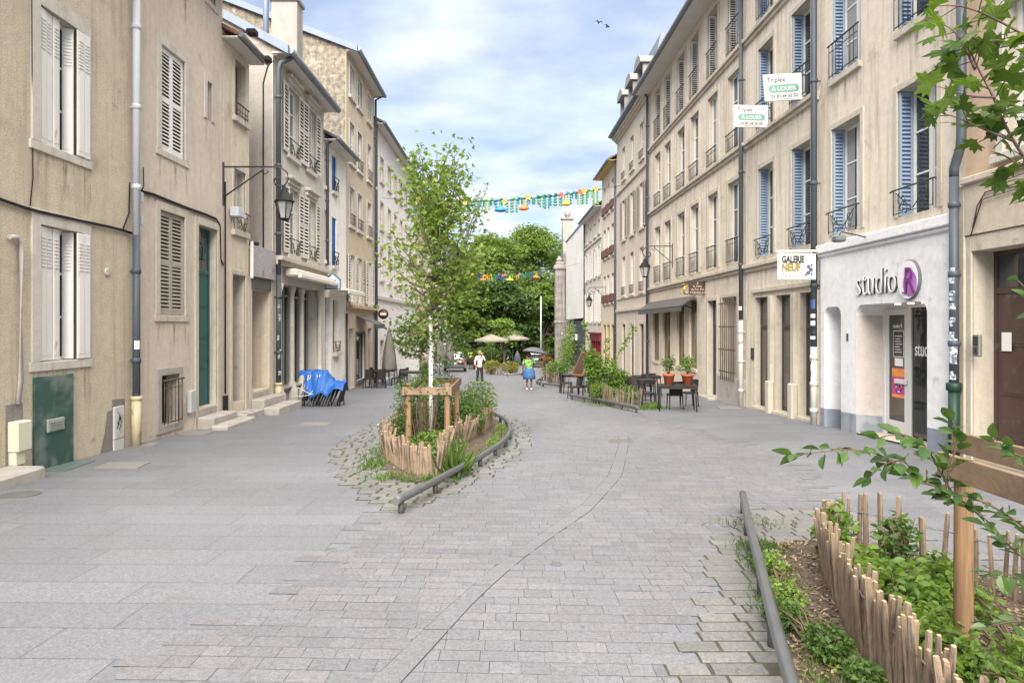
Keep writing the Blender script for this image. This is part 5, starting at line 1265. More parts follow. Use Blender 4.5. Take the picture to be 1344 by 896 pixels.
Lw = C_; p = Vector((LA, B_.Yof(292.5), CAMZ+(HOR-219)/FPX*B_.Yof(292.5)))
lantern('nearest wall lantern on a scrolled bracket beside the pinkish rendered house', 0, 0, 1.55, .10, {'loc': p, 'rz': 0})
Y = Q.Yof(883); lantern('wall lantern on a scrolled bracket left of the restaurant sign', 0, 0, 1.25, .15, {'loc': (RA+RB*Y, Y, CAMZ+(HOR-323)/FPX*Y), 'rz': math.pi})
Y = P6.Yof(795); lantern('farthest wall lantern, hanging near the deep red shopfront', 0, 0, 1.2, .15, {'loc': (RA+RB*Y, Y, CAMZ+(HOR-377)/FPX*Y), 'rz': math.pi})

# ---- boards that stand out from the walls and face up the street
def board_sign(name, label, x0, x1, ytop, ybot, Y, tilt=0, thick=.05, m=None, arms=True, yaw=0, cat='sign', group=None, armdir=1):
    a, b_ = at(x0, ybot, Y), at(x1, ytop, Y)
    w_, h = b_.x-a.x, b_.z-a.z
    t = thing(name, label, cat, (a.x, Y, a.z), yaw, group)
    b = MB(); b.box(0, w_, -thick/2, thick/2, 0, h, bev=.01); bo = b.build('board', m or M_board, t); 
    if arms:
        f = MB()
        for zz in (h-.06, .08): f.tube([(w_ if armdir > 0 else 0, .0, zz), ((w_+.5) if armdir > 0 else -.5, 0, zz)], .018, 6)
        f.build('bracket', M_iron, t)
    return t, w_, h, -thick/2-.004
M_pill = mat('sage_green_print', (.17, .33, .265), .5, .03)
def louer(label, x0, x1, y0, y1, Y, rot):
    t, w_, h, yf = board_sign('letting_sign', label, x0, x1, y0, y1, Y, group='letting signs'); t.rotation_euler = (0, R(rot), R(4))
    r = h*.15; cz = h*.45
    pl = [(w_*.10+r+r*math.cos(a), cz+r*math.sin(a)) for a in np.linspace(math.pi/2, 1.5*math.pi, 9)]+[(w_*.90-r+r*math.cos(a), cz+r*math.sin(a)) for a in np.linspace(-math.pi/2, math.pi/2, 9)]
    MB().prism_y(pl, yf, yf+.006).build('green_pill', M_pill, t)
    letters(t, 'Triplex :', h*.26, M_ink, (w_*.08, yf, h*.70), sx=.95); letters(t, '\u00c0 LOUER', h*.22, M_paper, (w_*.5, yf-.002, cz-h*.078), align='CENTER', sx=1.05)
    letters(t, '03 83 64 50 50', h*.18, M_ink, (w_*.5, yf, h*.11), align='CENTER', sx=.95, bold=.001)
    MB().box(w_*.25, w_*.75, yf, yf+.004, h*.05, h*.065).build('fine_print', M_iron, t)
louer('white letting sign mounted higher, nearer to the middle downpipe', 1004, 1056.5, 99, 134, 17.3, -5)
louer('white letting sign mounted lower, left of the other letting sign', 963.5, 1009.5, 138, 167, 19.4, 0)
t, w_, h, yf = board_sign('gallery_sign', 'white gallery sign with black and gold lettering hung beside the downpipe', 1020.5, 1070.5, 333, 367, 16.2, arms=False)
b = MB(); b.tube([(-.02, 0, h+.05), (w_+.25, 0, h+.07)], .03, 8); b.tube([(.1, 0, h+.06), (.1, 0, h-.01)], .012, 5); b.tube([(w_-.1, 0, h+.06), (w_-.1, 0, h-.01)], .012, 5); b.build('bracket', M_white, t)
letters(t, 'GALERIE', h*.36, M_ink, (w_*.10, yf, h*.66), sx=.92*w_*.78/(h*.36*4.55), bold=.011)
letters(t, 'NEUF', h*.42, mat('olive_gold', (.24, .19, .045), .5), (w_*.10, yf, h*.33), sx=.88*w_*.62/(h*.42*2.75), bold=.014)
letters(t, 'Nancy', h*.28, mat('warm_grey_print', (.22, .21, .20), .5), (w_*.12, yf, h*.09), sx=.9)
b = MB()
for k, (q, z, r) in enumerate(((.80, .50, .045), (.86, .38, .055), (.79, .26, .05), (.88, .56, .03), (.88, .22, .03), (.73, .18, .03))): b.lathe([(r, 0), (r, .004)], 12, (0, 0, 0)) if 0 else b.prism_y([(w_*q+r*math.cos(a), h*z+r*math.sin(a)) for a in np.linspace(0, 2*math.pi, 13)[:-1]], yf, yf+.004)
b.build('dot_emblem', mat('slate_print', (.09, .10, .13), .5), t)
t, w_, h, yf = board_sign('restaurant_sign', 'brown restaurant sign with cream lettering and a gilded figure above the awning', 904, 926.5, 369, 387, 25.6, m=mat('brown_sign', (.055, .028, .018), .5))
M_cream = mat('cream_print', (.55, .48, .36), .5)
for s_, z, q in (('\u00c0', .78, .20), ('la Table', .56, .20), ('du Bon Roi', .34, .20), ('STANISLAS', .08, .22)): letters(t, s_, h*q*1.1, M_cream, (w_*.5, yf, h*z), align='CENTER', sx=.95)
b = MB(); b.tube([(-.02, 0, .02), (-.16, 0, .06), (-.22, 0, .18), (-.12, 0, .30), (-.20, 0, .40), (-.14, 0, .52)], [.03, .05, .06, .065, .05, .02], 7); b.tube([(-.13, 0, .30), (-.02, 0, .36)], .025, 6); b.tube([(-.2, 0, .18), (-.32, 0, .10), (-.28, 0, .02)], .025, 6); b.build('gilded_figure', mat('gilding', (.55, .38, .10), .4, .1, metal=.4), t)
# house shaped board on the left
Y = 26.0; a = at(426, 380, Y)
t = thing('house_shaped_sign', 'pale blue house shaped board hung beside the white house', 'sign', (a.x, Y, a.z), 0)
s_ = .62; b = MB(); b.prism_y([(0, 0), (s_, 0), (s_, .36), (s_+.05, .36), (s_/2, .66), (-.05, .36), (0, .36)], -.03, .03, 0); b.prism_y([(.05, .05), (s_-.05, .05), (s_-.05, .34), (s_/2, .58), (.05, .34)], -.034, -.029, 1); b.build('board', [mat('slate_blue', (.10, .17, .25), .5), mat('pale_board', (.52, .56, .62), .5, .05)], t)
b = MB(); b.box(.16, .46, -.038, -.033, .33, .36); b.box(.22, .30, -.038, -.033, .36, .41); b.build('roof_emblem', M_ink, t)
b = MB(); b.tube([(-.05, 0, .5), (-.62, 0, .5)], .018, 6); b.build('bracket', M_iron, t)
# silvery panel over the dark door
t = K_; u0, u1 = K_.u(326.5), K_.u(357.5)
pn = thing('fascia_panel', 'mottled silver fascia panel above the dark lintel door', 'sign', K_.o.matrix_basis @ Vector((u0, -.07, 3.22-K_.z0)), K_.o.rotation_euler.z)
b = MB(); b.box(0, u1-u0, -.04, .0, 0, .86, bev=.01); b.build('panel', mat('mottled_silver', (.42, .40, .43), .35, .25, 14, metal=.4, stain=(.25, .19, .21), stain_s=2.0), pn)
b = MB(); b.box(-.02, 0, -.06, .02, -.05, .95); b.build('panel_edge', M_white, pn)
# round pub sign and pink board further down
Y = 35.8; a = at(503, 412, Y); t = thing('round_sign', 'round dark brown hanging sign near the closed parasol', 'sign', tuple(a), 0)
b = MB(); b.lathe([(.27, -.03), (.27, .03)], 20); o = b.build('disc', mat('brown_sign', (.055, .028, .018)), t, rot=(R(90), 0, 0)); b = MB(); b.prism_y([(-.16, -.07), (.16, -.07), (.16, .07), (-.16, .07)], -.04, -.031); b.build('emblem', mat('cream_print', (.55, .48, .36)), t); b = MB(); b.tube([(-.25, 0, .1), (-.5, 0, .1)], .02, 6); b.build('bracket', M_iron, t)
t, w_, h, yf = board_sign('pink_sign', 'small bright pink board with white lines of text behind the street tree', 534, 546, 428.5, 438, 47.0, m=mat('hot_pink_board', (.55, .03, .17), .5), armdir=-1)
b = MB()
for z in (.25, .5, .75): b.box(.06, w_-.1*(1+z), yf, yf+.004, h*z-.03, h*z+.03)
b.build('text_lines', M_paper, t)

# ---- steel rails
def rail(label, pts, r=.045, hgt=.16, posts=9, group='low steel rails', cat='rail'):
    pts = [Vector(p) for p in pts]
    # resample
    L_ = [0]
    for a, b_ in zip(pts, pts[1:]): L_.append(L_[-1]+(b_-a).length)
    def P(s): 
        x = float(np.interp(s, L_, [p.x for p in pts])); y = float(np.interp(s, L_, [p.y for p in pts])); return x, y
    n = max(12, int(L_[-1]/.15)); raw = [P(L_[-1]*k/n) for k in range(n+1)]
    for _ in range(6): raw = [raw[0]]+[((raw[i-1][0]+2*raw[i][0]+raw[i+1][0])/4, (raw[i-1][1]+2*raw[i][1]+raw[i+1][1])/4) for i in range(1, n)]+[raw[-1]]
    o = raw[0]; t = thing('steel_rail', label, cat, (o[0], o[1], G(o[1])), 0, group)
    z0 = G(o[1])
    b = MB(); b.tube([(x-o[0], y-o[1], G(y)+hgt-z0) for x, y in raw], r, 12); b.build('tube', M_steel, t)
    for k in range(posts):
        x, y = raw[min(n, int(round((k+.12)*n/(posts-.76))))]; q = MB(); q.lathe([(.034, -.06), (.034, hgt-r*.7)], 10, (x-o[0], y-o[1], G(y)-z0)); q.build('post', M_post, t)
    return t
RAIL_L = [gp(*q) for q in [(519,677),(560,654),(593,634),(619,620),(640,606),(655,595),(664,587),(669.5,576),(669,566),(663,559),(654,553),(640,548.5)]]
rail('low curved steel rail around the planting bed of the white trunked tree', RAIL_L, posts=11)
rail('long straight steel rail in the right foreground beside the grassy paving', [(2.62, 7.75), (2.28, 6.6), (1.92, 5.3), (1.55, 4.0), (1.1, 2.3)], .040, .19, posts=7)
rail('low steel rail in front of the restaurant planter', [gp(748,523.5), gp(790,531), gp(838,542)], .05, .15, posts=6)
rail('small curved low rail at the second right hand planter', [gp(738,509), gp(715,508), gp(704,503.5), gp(712,498.5)], .05, .15, posts=7)
rail('farthest low rail beside the planter in the middle of the street', [gp(660,494.2), gp(683,494), gp(692,490)], .05, .15, posts=4)

# ---- chestnut paling fences
PALES = []
for k in range(10):
    b = MB(); hh = 1.0; w_ = rnd.uniform(.014, .026); d_ = rnd.uniform(.012, .019); n = 6
    ang = [rnd.uniform(.75, 1.15) for _ in range(n)]; bend = rnd.uniform(-.02, .02)
    vs_, fs = [], []
    for z, q in ((-.08, 1), (.3, 1.02), (.62, .96), (.97, .88), (1.0, .72)):
        for i in range(n):
            a = 2*math.pi*i/n; vs_.append((w_*ang[i]*q*math.cos(a)+bend*z*z, d_*ang[(i+2) % n]*q*math.sin(a), z))
    for j in range(4):
        for i in range(n): fs.append((j*n+i, j*n+(i+1) % n, (j+1)*n+(i+1) % n, (j+1)*n+i))
    b.add(vs_, fs, 0); b.add(vs_[-n:], [tuple(range(n))], 1); PALES.append(b.mesh('pale', [M_pale, M_palec]))
def paling(label, path, h, gap, lean=.10, each=True, seed=1, group='chestnut paling fences', wires=(.3, .72), thick=1.0, breaks=()):
    rs = random.Random(seed); pts = [Vector((p[0], p[1], 0)) for p in path]
    o = pts[0]; z0 = G(o.y); t = thing('paling_fence', label, 'fence', (o.x, o.y, z0), 0, group)
    L_ = [0]
    for a, b_ in zip(pts, pts[1:]): L_.append(L_[-1]+(b_-a).length)
    s = 0; merged = MB(); tops = []; N_ = 0
    while s < L_[-1]:
        x = float(np.interp(s, L_, [p.x for p in pts])); y = float(np.interp(s, L_, [p.y for p in pts])); x2 = float(np.interp(min(s+.05, L_[-1]), L_, [p.x for p in pts])); y2 = float(np.interp(min(s+.05, L_[-1]), L_, [p.y for p in pts]))
        tops.append((x-o.x, y-o.y, G(y)-z0))
        if not any(a < s < b_ for a, b_ in breaks):
            me = rs.choice(PALES); hh = h*rs.uniform(.80, 1.10)
            rot = (rs.gauss(0, lean), rs.gauss(0, lean), math.atan2(y2-y, x2-x)+rs.uniform(-.3, .3))
            if each and N_ < 100:
                c = put('pale', me, t, (x-o.x, y-o.y, G(y)-z0), rot); c.scale = (thick*rs.uniform(.8, 1.35), thick*rs.uniform(.8, 1.3), hh); N_ += 1
            else:
                Mx = Matrix.Translation((x-o.x, y-o.y, G(y)-z0)) @ Matrix.Rotation(rot[2], 4, 'Z') @ Matrix.Rotation(rot[0], 4, 'X') @ Matrix.Rotation(rot[1], 4, 'Y') @ Matrix.Diagonal((thick, thick, hh, 1))
                merged.add([Mx @ v.co for v in me.vertices], [tuple(p.vertices) for p in me.polygons])
        s += gap*rs.uniform(.55, 1.45)
    if merged.v: 
        o_ = merged.build('palings', M_pale, t)
        if each: o_['kind'] = 'stuff'
    if wires and len(tops) > 2:
        wb = MB()
        for wz in wires:
            for off in (-.022, .022): wb.tube([(a, b_+off*.4, c+h*wz+.006*math.sin(i*2.1+off*90)) for i, (a, b_, c) in enumerate(tops)], .0035, 4, cap=False)
        wb.build('wire', M_wire, t)
    return t
EDGE_L = [(-1.42,9.55),(-1.72,9.9),(-2.0,11.0),(-2.25,11.9)]
paling('paling fence bundle at the front corner of the bed with the white trunked tree', [(-1.48,9.85),(-1.30,9.55),(-1.08,9.55),(-.98,9.75)], .53, .050, .06, seed=3, thick=1.4)
paling('leaning paling fence on the left side of the bed with the white trunked tree', [(-1.55,10.05),(-1.75,10.45),(-2.10,11.4),(-2.32,12.8),(-2.40,14.2),(-2.2,15.2)], .50, .064, .13, seed=4, thick=1.5)
paling('paling fence on the right side of the bed with the white trunked tree', [(-1.10,10.5),(-1.05,11.4),(-.95,12.4),(-.78,13.6),(-.60,14.6),(-.52,15.4)], .52, .056, .10, seed=5, thick=1.5)
paling('back run of paling fence behind the bed with the white trunked tree', [(-.52,15.5),(-.8,16.4),(-1.4,16.7),(-2.1,15.8)], .56, .12, .06, seed=6)
paling('tight chestnut paling fence running along the right foreground bed', [(2.93,6.05),(2.62,5.75),(2.44,5.3),(2.30,4.85),(2.16,4.4),(2.06,4.0),(1.98,3.6),(1.90,3.1),(1.80,2.5)], .54, .039, .055, seed=7, thick=1.08)
paling('open spaced chestnut paling fence at the back of the right foreground bed', [(3.0,6.12),(3.2,5.78),(3.4,5.45),(3.58,4.95),(3.72,4.3),(3.85,3.6),(3.9,2.8)], .56, .115, .04, seed=8, thick=1.0)
paling('yellowish paling fence around the restaurant planter', [gp(773,521), gp(783,528), gp(800,532.5), gp(822,535.5), gp(840,535), (4.2, 22.6)], .62, .085, .06, False, 9)
paling('paling fence of the second right hand planter by the wicker chairs', [gp(718,500), gp(722,504), gp(735,508.5), gp(748,508)], .62, .10, .06, False, 10)
paling('farthest paling fence around the yellowing planter in mid street', [gp(637,489), gp(650,492), gp(668,491.5), gp(680,488)], .62, .11, .06, False, 11)

# ---- timber tree stakes
def stakes(label, x0, x1, y0, y1, H=1.25, r=.052, ext=.12, inner=False, ph=0):
    t = thing('tree_stake_frame', label, 'stake frame', ((x0+x1)/2, (y0+y1)/2, G((y0+y1)/2)), 0, 'timber tree stake frames')
    cx, cy = (x0+x1)/2, (y0+y1)/2; z0 = G(cy)
    for x in (x0, x1):
        for y in (y0, y1):
            hp = H-ph; b = MB(); b.lathe([(r, -.4), (r*1.02, .3), (r*.97, hp-.02), (r*.8, hp)], 14); b.build('post', M_timber, t, (x-cx, y-cy, G(y)-z0), (0, 0, rnd.uniform(0, 3)))
    for x in (x0, x1):
        b = MB(); q = r+.014; b.box(-.018, .018, y0-cy-ext, y1-cy+(.9 if inner and x == x1 else .12 if inner else ext), H-.17, H-.03, bev=.004); b.build('beam', M_timberx, t, (x-cx+(q if x == x1 and not inner else -q), 0, .0))
    for y in ((y0,) if inner else (y0, y1)):
        b = MB(); q = r+.014; b.box(x0-cx-ext*.6, x1-cx+ext*.6, -.018, .018, H-.165, H-.035, bev=.004); b.build('beam', M_timberx, t, (0, y-cy+(q if y == y1 else -q), .0))
    return t
stakes('four post timber stake frame around the white trunked young tree', -1.76, -1.10, 11.6, 13.6, 1.25, .052)
stakes('big timber stake frame at the right edge of the foreground', 2.60, 3.19, 2.45, 3.93, 1.24, .050, .40, True, .08)

# ---- terrace furniture
def chair_proto():
    t = thing('wicker_chair', '', 'chair')
    b = MB(); b.box(-.22, .22, -.21, .23, .40, .45, bev=.02); b.build('seat', M_wick, t)
    b = MB(); n = 9; 
    for i in range(n-1):
        a0, a1 = -.9+1.8*i/(n-1), -.9+1.8*(i+1)/(n-1)
        P_ = lambda a, z, k: (.25*math.sin(a)*(1+.1*z), .235-.25*(1-math.cos(a))*1.1+.10*z+k, .42+z)
        b.add([P_(a0,0,0),P_(a1,0,0),P_(a1,.42,0),P_(a0,.42,0),P_(a0,0,.03),P_(a1,0,.03),P_(a1,.42,.03),P_(a0,.42,.03)], [(0,1,2,3),(4,7,6,5),(3,2,6,7),(0,4,5,1),(0,3,7,4),(1,5,6,2)], 0)
    b.build('backrest', M_wick, t)
    for x in (-.19, .19):
        for y in (-.18, .2):
            q = MB(); q.tube([(x, y, .41), (x*1.08, y*1.12, -.01)], [.02, .014], 7); q.build('leg', M_wick, t)
    return t
CH = chair_proto(); CH_used = [False]
def chair(x, y, rz, label, group='dark terrace chairs'):
    loc = (x, y, G(y))
    if not CH_used[0]:
        CH_used[0] = True; CH.location = loc; CH.rotation_euler = (0, 0, rz); CH['label'] = label; CH['group'] = group; return CH
    c = copy_tree(CH, loc, rz, label); c['group'] = group; return c
def table_proto(w_, d_, h, splay=.04):
    t = thing('terrace_table', '', 'table'); b = MB(); b.box(-w_/2, w_/2, -d_/2, d_/2, h-.035, h, bev=.006); b.box(-w_/2+.03, w_/2-.03, -d_/2+.03, d_/2-.03, h-.10, h-.036); b.build('tabletop', M_tabl, t)
    for x in (-1, 1):
        for y in (-1, 1):
            q = MB(); q.tube([(x*(w_/2-.06), y*(d_/2-.06), h-.05), (x*(w_/2-.06+splay), y*(d_/2-.06+splay), -.01)], [.028, .018], 7); q.build('leg', M_tabl, t)
    return t
def table(p, x, y, rz, label, group='dark terrace tables'):
    c = copy_tree(p, (x, y, G(y)), rz, label); c['group'] = group; return c
T1 = table_proto(1.10, .70, .76); T1.location = (4.86, 20.1, G(20.1)); T1.rotation_euler = (0, 0, R(-8)); tag(T1, 'dark metal table carrying the two terracotta pots', 'table', 'dark terrace tables')
table(T1, 4.35, 23.5, R(4), 'bare dark table behind the two terracotta pots')
table(T1, 5.2, 26.5, R(0), 'dark table close to the restaurant windows')
table(T1, 2.55, 28.0, R(10), 'dark table behind the tilted menu board')
table(T1, -6.25, 32.2, R(84), 'dark table in front of the ochre shop doors')
table(T1, -6.2, 34.6, R(92), 'dark table beside the closed grey parasol')
for (x, y, rz, lab) in (
    (4.95, 20.75, R(178), 'wicker chair tucked behind the table with terracotta pots'),
    (4.25, 21.5, R(95), 'wicker chair left of the table with terracotta pots'),
    (5.6, 21.6, R(-80), 'wicker chair right of the table with terracotta pots'),
    (4.1, 22.8, R(5), 'wicker chair at the near side of the bare dark table'),
    (4.5, 24.3, R(182), 'wicker chair at the far side of the bare dark table'),
    (5.1, 25.7, R(0), 'wicker chair with its back to the street near the restaurant windows'),
    (5.5, 27.3, R(180), 'wicker chair against the wall below the restaurant windows'),
    (2.28, 24.7, R(-70), 'wicker chair in front of the tilted menu board'),
    (2.65, 25.2, R(-100), 'wicker chair right beside the pole of the menu board'),
    (2.2, 27.6, R(80), 'wicker chair farthest left beyond the menu board'),
    (3.3, 28.4, R(-85), 'wicker chair half hidden behind the restaurant shrub'),
    (-6.0, 31.3, R(6), 'black chair at the near left terrace table'),
    (-6.55, 31.2, R(-4), 'black chair nearest the white house on the left terrace'),
    (-5.45, 32.0, R(-85), 'black chair on the street side of the left terrace'),
    (-5.4, 32.8, R(-95), 'black chair behind the street side chair of the left terrace'),
    (-5.5, 34.4, R(-88), 'black chair in front of the closed grey parasol'),
    (-6.9, 34.5, R(90), 'black chair by the ochre wall beyond the left terrace tables')):
    chair(x, y, rz, lab)
def pot_plant(label, loc):
    t = thing('potted_plant', label, 'potted plant', loc, 0, 'plants in terracotta pots')
    b = MB(); b.lathe([(.12, 0), (.165, .26), (.185, .26), (.19, .32), (.17, .32), (.16, .28), (.02, .27)], 18); b.build('pot', M_terra, t); return t
POT1 = pot_plant('terracotta pot with a sparse plant at the left end of the table', (4.62, 20.12, G(20.1)+.76)); POT2 = pot_plant('terracotta pot with a fuller bright plant at the right end of the table', (5.15, 20.05, G(20.1)+.76))
table(T1, -4.6, 31.6, R(5), 'long dark table in front of the leafy tub on the left terrace')
t = thing('windbreak', 'pale frosted windbreak panel behind the left terrace chairs', 'windbreak', (-6.7, 35.6, G(35.6)), 0)
b = MB(); b.box(0, 1.9, -.02, .02, .35, 1.25); b.build('panel', mat('frosted_panel', (.38, .38, .37), .5, .15, 12), t)
b = MB(); b.box(-.03, .03, -.03, .03, 0, 1.3); b.build('post', M_post, t); b = MB(); b.box(1.87, 1.93, -.03, .03, 0, 1.3); b.build('post', M_post, t)
# leaning menu board on a pole
a = gp(766, 522); t = thing('menu_stand', 'tilted brown menu board on a pale metal pole', 'menu board', tuple(a), R(-62))
b = MB(); b.tube([(0, 0, 0), (0, 0, 1.25)], .025, 8); b.lathe([(.2, 0), (.2, .02), (.03, .04)], 16); b.build('pole', mat('pole_steel', (.45, .44, .42), .4, .05, metal=.3), t)
b = MB(); b.box(-.36, .36, -.03, .03, -.5, .5, bev=.015, M=Matrix.Translation((0, -.06, 1.25)) @ Matrix.Rotation(R(-28), 4, 'X')); b.build('board', mat('menu_wood', (.16, .075, .03), .5, .2, 6), t)
b = MB(); b.box(-.29, .29, -.036, -.031, -.42, .42, M=Matrix.Translation((0, -.06, 1.25)) @ Matrix.Rotation(R(-28), 4, 'X')); b.build('menu_sheet', mat('menu_dark', (.05, .03, .022), .4), t)

# ---- parasols
M_cloth = mat('taupe_parasol_cloth', (.145, .135, .12), .9, .15, 4)
M_cloth2 = mat('beige_parasol_cloth', (.25, .225, .185), .9, .06, 2)
def closed_parasol(label, p, H, r=.27):
    t = thing('closed_parasol', label, 'parasol', tuple(p), 0, 'closed grey parasols')
    b = MB(); b.tube([(0, 0, 0), (0, 0, H)], .025, 8); b.box(-.3, .3, -.3, .3, 0, .06, bev=.02); b.build('pole', M_white if 0 else M_zinc, t)
    b = MB(); n = 16; prof = [(.9, H-1.95), (1.0, H-1.85), (.86, H-1.3), (.6, H-.7), (.25, H-.15), (.10, H), (.02, H+.06)]
    vs_, fs = [], []
    for q, z in prof:
        for k in range(n):
            a = 2*math.pi*k/n; rr = r*q*(1+.20*(1 if k % 2 else -1)); vs_.append((rr*math.cos(a), rr*math.sin(a), z))
    for j in range(len(prof)-1):
        for k in range(n): fs.append((j*n+k, j*n+(k+1) % n, (j+1)*n+(k+1) % n, (j+1)*n+k))
    fs.append(tuple(range(n))[::-1]); b.add(vs_, fs, 0, True); b.build('canopy', M_cloth, t); return t
closed_parasol('closed grey parasol standing alone on the left terrace', gp(511, 508), 2.75, .30)
closed_parasol('closed grey parasol nearer to the white tree trunk', gp(577, 496), 2.9, .30); closed_parasol('closed grey parasol right behind, next to the silver car', gp(590, 493), 2.9, .28)
def open_parasol(label, p, H, r, m=M_cloth2):
    t = thing('open_parasol', label, 'parasol', tuple(p), 0, 'open beige parasols'); b = MB(); b.tube([(0, 0, 0), (0, 0, H)], .03, 8); b.build('pole', M_zinc, t)
    b = MB(); n = 4; rim = [(r*math.cos(a+.4), r*math.sin(a+.4), H-.55) for a in np.linspace(0, 2*math.pi, 9)[:-1]]
    b.add([(0, 0, H)]+rim, [(0, 1+k, 1+(k+1) % 8) for k in range(8)]); b.add(rim+[(x, y, z-.16) for x, y, z in rim], [(k, (k+1) % 8, 8+(k+1) % 8, 8+k) for k in range(8)]); b.build('canopy', m, t)
a = at(645, 470, 66); open_parasol('open beige parasol on the left, partly behind the light green tree', (a.x, 66, G(66)), 3.15, 1.75)
a = at(673, 470, 70); open_parasol('wide open beige parasol above the parked scooter', (a.x, 70, G(70)), 3.35, 1.75)

# ---- folded chairs under the blue tarp
def folded_chair_proto():
    t = thing('folded_chair', '', 'folded chair')
    M_fa = mat('folded_frame_alu', (.48, .48, .47), .4, .1, metal=.4); M_fb = mat('folded_slats_black', (.025, .025, .027), .6, .15)
    b = MB(); k_ = 0
    for y in (-.2, .2): b.tube([(-.10, y, 0), (0.0, y, .5), (.06, y, .95)], .018, 6, k_); b.tube([(.06, y*.85, 0), (.0, y*.85, .5), (-.04, y*.85, .8)], .016, 6, 1)
    b.tube([(0, -.2, .5), (0, .2, .5)], .01, 5, 0); b.build('frame', [M_fa, M_fb], t)
    b = MB()
    for k in range(12): b.box(-.03+.006*k, .012+.006*k, -.19, .19, .16+k*.065, .21+k*.065)
    b.build('slats', M_fb, t); return t
FC = folded_chair_proto()
base = gp(385, 536); nfc = 14
for k in range(nfc):
    x = -6.70+.092*k; y = 21.74+.010*k+rnd.uniform(-.025, .025); lean = 0.18-.03*(k % 3); hs = 1.06 if k < 6 else .76
    c = FC if k == 0 else copy_tree(FC)
    c.location = (x, y, G(y)); c.rotation_euler = (0, lean, R(rnd.uniform(-8, 8))); c.scale = (1, 1.05, hs)
    c['label'] = 'tall folded chair leaning in the stack under the blue tarpaulin' if k < 6 else 'short folded chair standing in the row under the blue tarpaulin'; c['group'] = 'tall folded chairs' if k < 6 else 'short folded chairs'
t = thing('tarpaulin', 'crumpled bright blue tarpaulin thrown over stacked folded chairs', 'tarpaulin', (-6.1, 21.8, G(21.8)), 0)
nx, ny = 60, 30; vs_ = []
for i in range(nx):
    for j in range(ny):
        u, v = i/(nx-1), j/(ny-1); x = -.62+1.42*u; y = -.36+.72*v
        top = 1.12 if u < .55 else 1.12-.36*min(1, (u-.55)/.2)
        e = abs(v-.5)*2; side = max(0, e-.45)/.55; hem = (.52 if u < .25 else (.60-.9*max(0, .55-abs(u-.45))*.55)) if v < .5 else .5
        z = top*(1-side)+(hem+.10*math.sin(u*17)+(.38 if u < .18 else 0))*side
        nn = mnoise.noise(Vector((u*6, v*5, 1.7))); n2 = mnoise.noise(Vector((u*13, v*9, 5.1)))
        n3 = abs(mnoise.noise(Vector((u*5+v*3, v*6-u*4, 9.3)))); z += .07*nn+.035*n2-.10*max(0, .18-n3); y += (-1 if v < .5 else 1)*(.10*side)+.05*nn; x += .03*n2
        vs_.append((x, y, z))
b = MB(); b.add(vs_, [(i*ny+j, (i+1)*ny+j, (i+1)*ny+j+1, i*ny+j+1) for i in range(nx-1) for j in range(ny-1)], 0, True); sh = b.build('sheet', mat('blue_tarp', (.010, .095, .36), .5, .2, 5, .8, 14), t)
md = sh.modifiers.new('thickness', 'SOLIDIFY'); md.thickness = .006
b = MB(); b.tube([(-.75, -.42, .62), (-.55, -.48, .60), (-.2, -.44, .40), (.0, -.42, .44)], .009, 5); b.tube([(-.78, -.40, .36), (-.5, -.46, .34), (-.25, -.46, .38), (-.15, -.40, .5)], .009, 5); b.build('rope', M_paper, t)

# ---- covers and plates in the paving
def plate(name, label, pts, m, th=.006, round_=False, cat='cover', group='covers in the paving'):
    P_ = [gp(*q) for q in pts]; c = sum(P_, Vector())/len(P_); b = MB()
    if round_:
        w_ = (P_[1]-P_[0]).length/2; d_ = (P_[3]-P_[2]).length/2; P_ = [c+Vector((w_*math.cos(a), max(d_, w_*.9)*math.sin(a), 0)) for a in np.linspace(0, 2*math.pi, 25)[:-1]]
    n = len(P_); top = [(p.x-c.x, p.y-c.y, G(p.y)-G(c.y)+th) for p in P_]; bot = [(x, y, z-.03) for x, y, z in top]
    b.add(top+bot, [tuple(range(n)), *[(i, n+i, n+(i+1) % n, (i+1) % n) for i in range(n)]])
    o = b.build(name, m, None, (c.x, c.y, G(c.y))); return tag(o, label, cat, group)
M_cast = mat('cast_cover', (.11, .11, .105), .7, .2, 20, .5, 60); M_castl = mat('cover_slab', (.19, .185, .17), .8, .15, 12, .3, 60)
plate('pavement_cover', 'patterned rectangular cover in the slabs in front of the utility cabinet', [(123,614),(180,614.5),(197,606.5),(143,606.5)], M_castl)
plate('pavement_plate', 'greenish plate lying at the foot of the green hatch', [(53,618),(85,618.5),(125,604.5),(98,605)], mat('greenish_plate', (.10, .14, .13), .5, .2, 5))
plate('manhole_cover', 'small round manhole cover near the stone doorstep', [(2,648.5),(50,648.5),(26,653),(26,645)], M_cast, round_=True)
plate('pavement_cover', 'rectangular cover beside the steps of the teal door', [(228,570),(268,571),(284,565),(248,564)], M_castl)
plate('pavement_cover', 'narrow cover in front of the stacked folded chairs', [(393,557),(430,557.5),(434,554),(400,554)], M_castl)
plate('pavement_cover', 'small cover below the cream foot of the near downpipe', [(178,585),(200,585.5),(212,580.5),(192,580.5)], M_castl)
plate('drain_grate', 'dark drain grate at the far end of the gutter line', [(798,580.5),(832,580.5),(829,576.5),(802,576.5)], M_cast, .012)
plate('manhole_cover', 'small round cap among the setts beside the gutter line', [(722,740),(738,740),(730,743),(730,737.5)], M_cast, .007, round_=True)
plate('pavement_cover', 'rectangular cover near the barred window', [(945,536),(975,536.5),(968,533),(940,533)], M_castl)

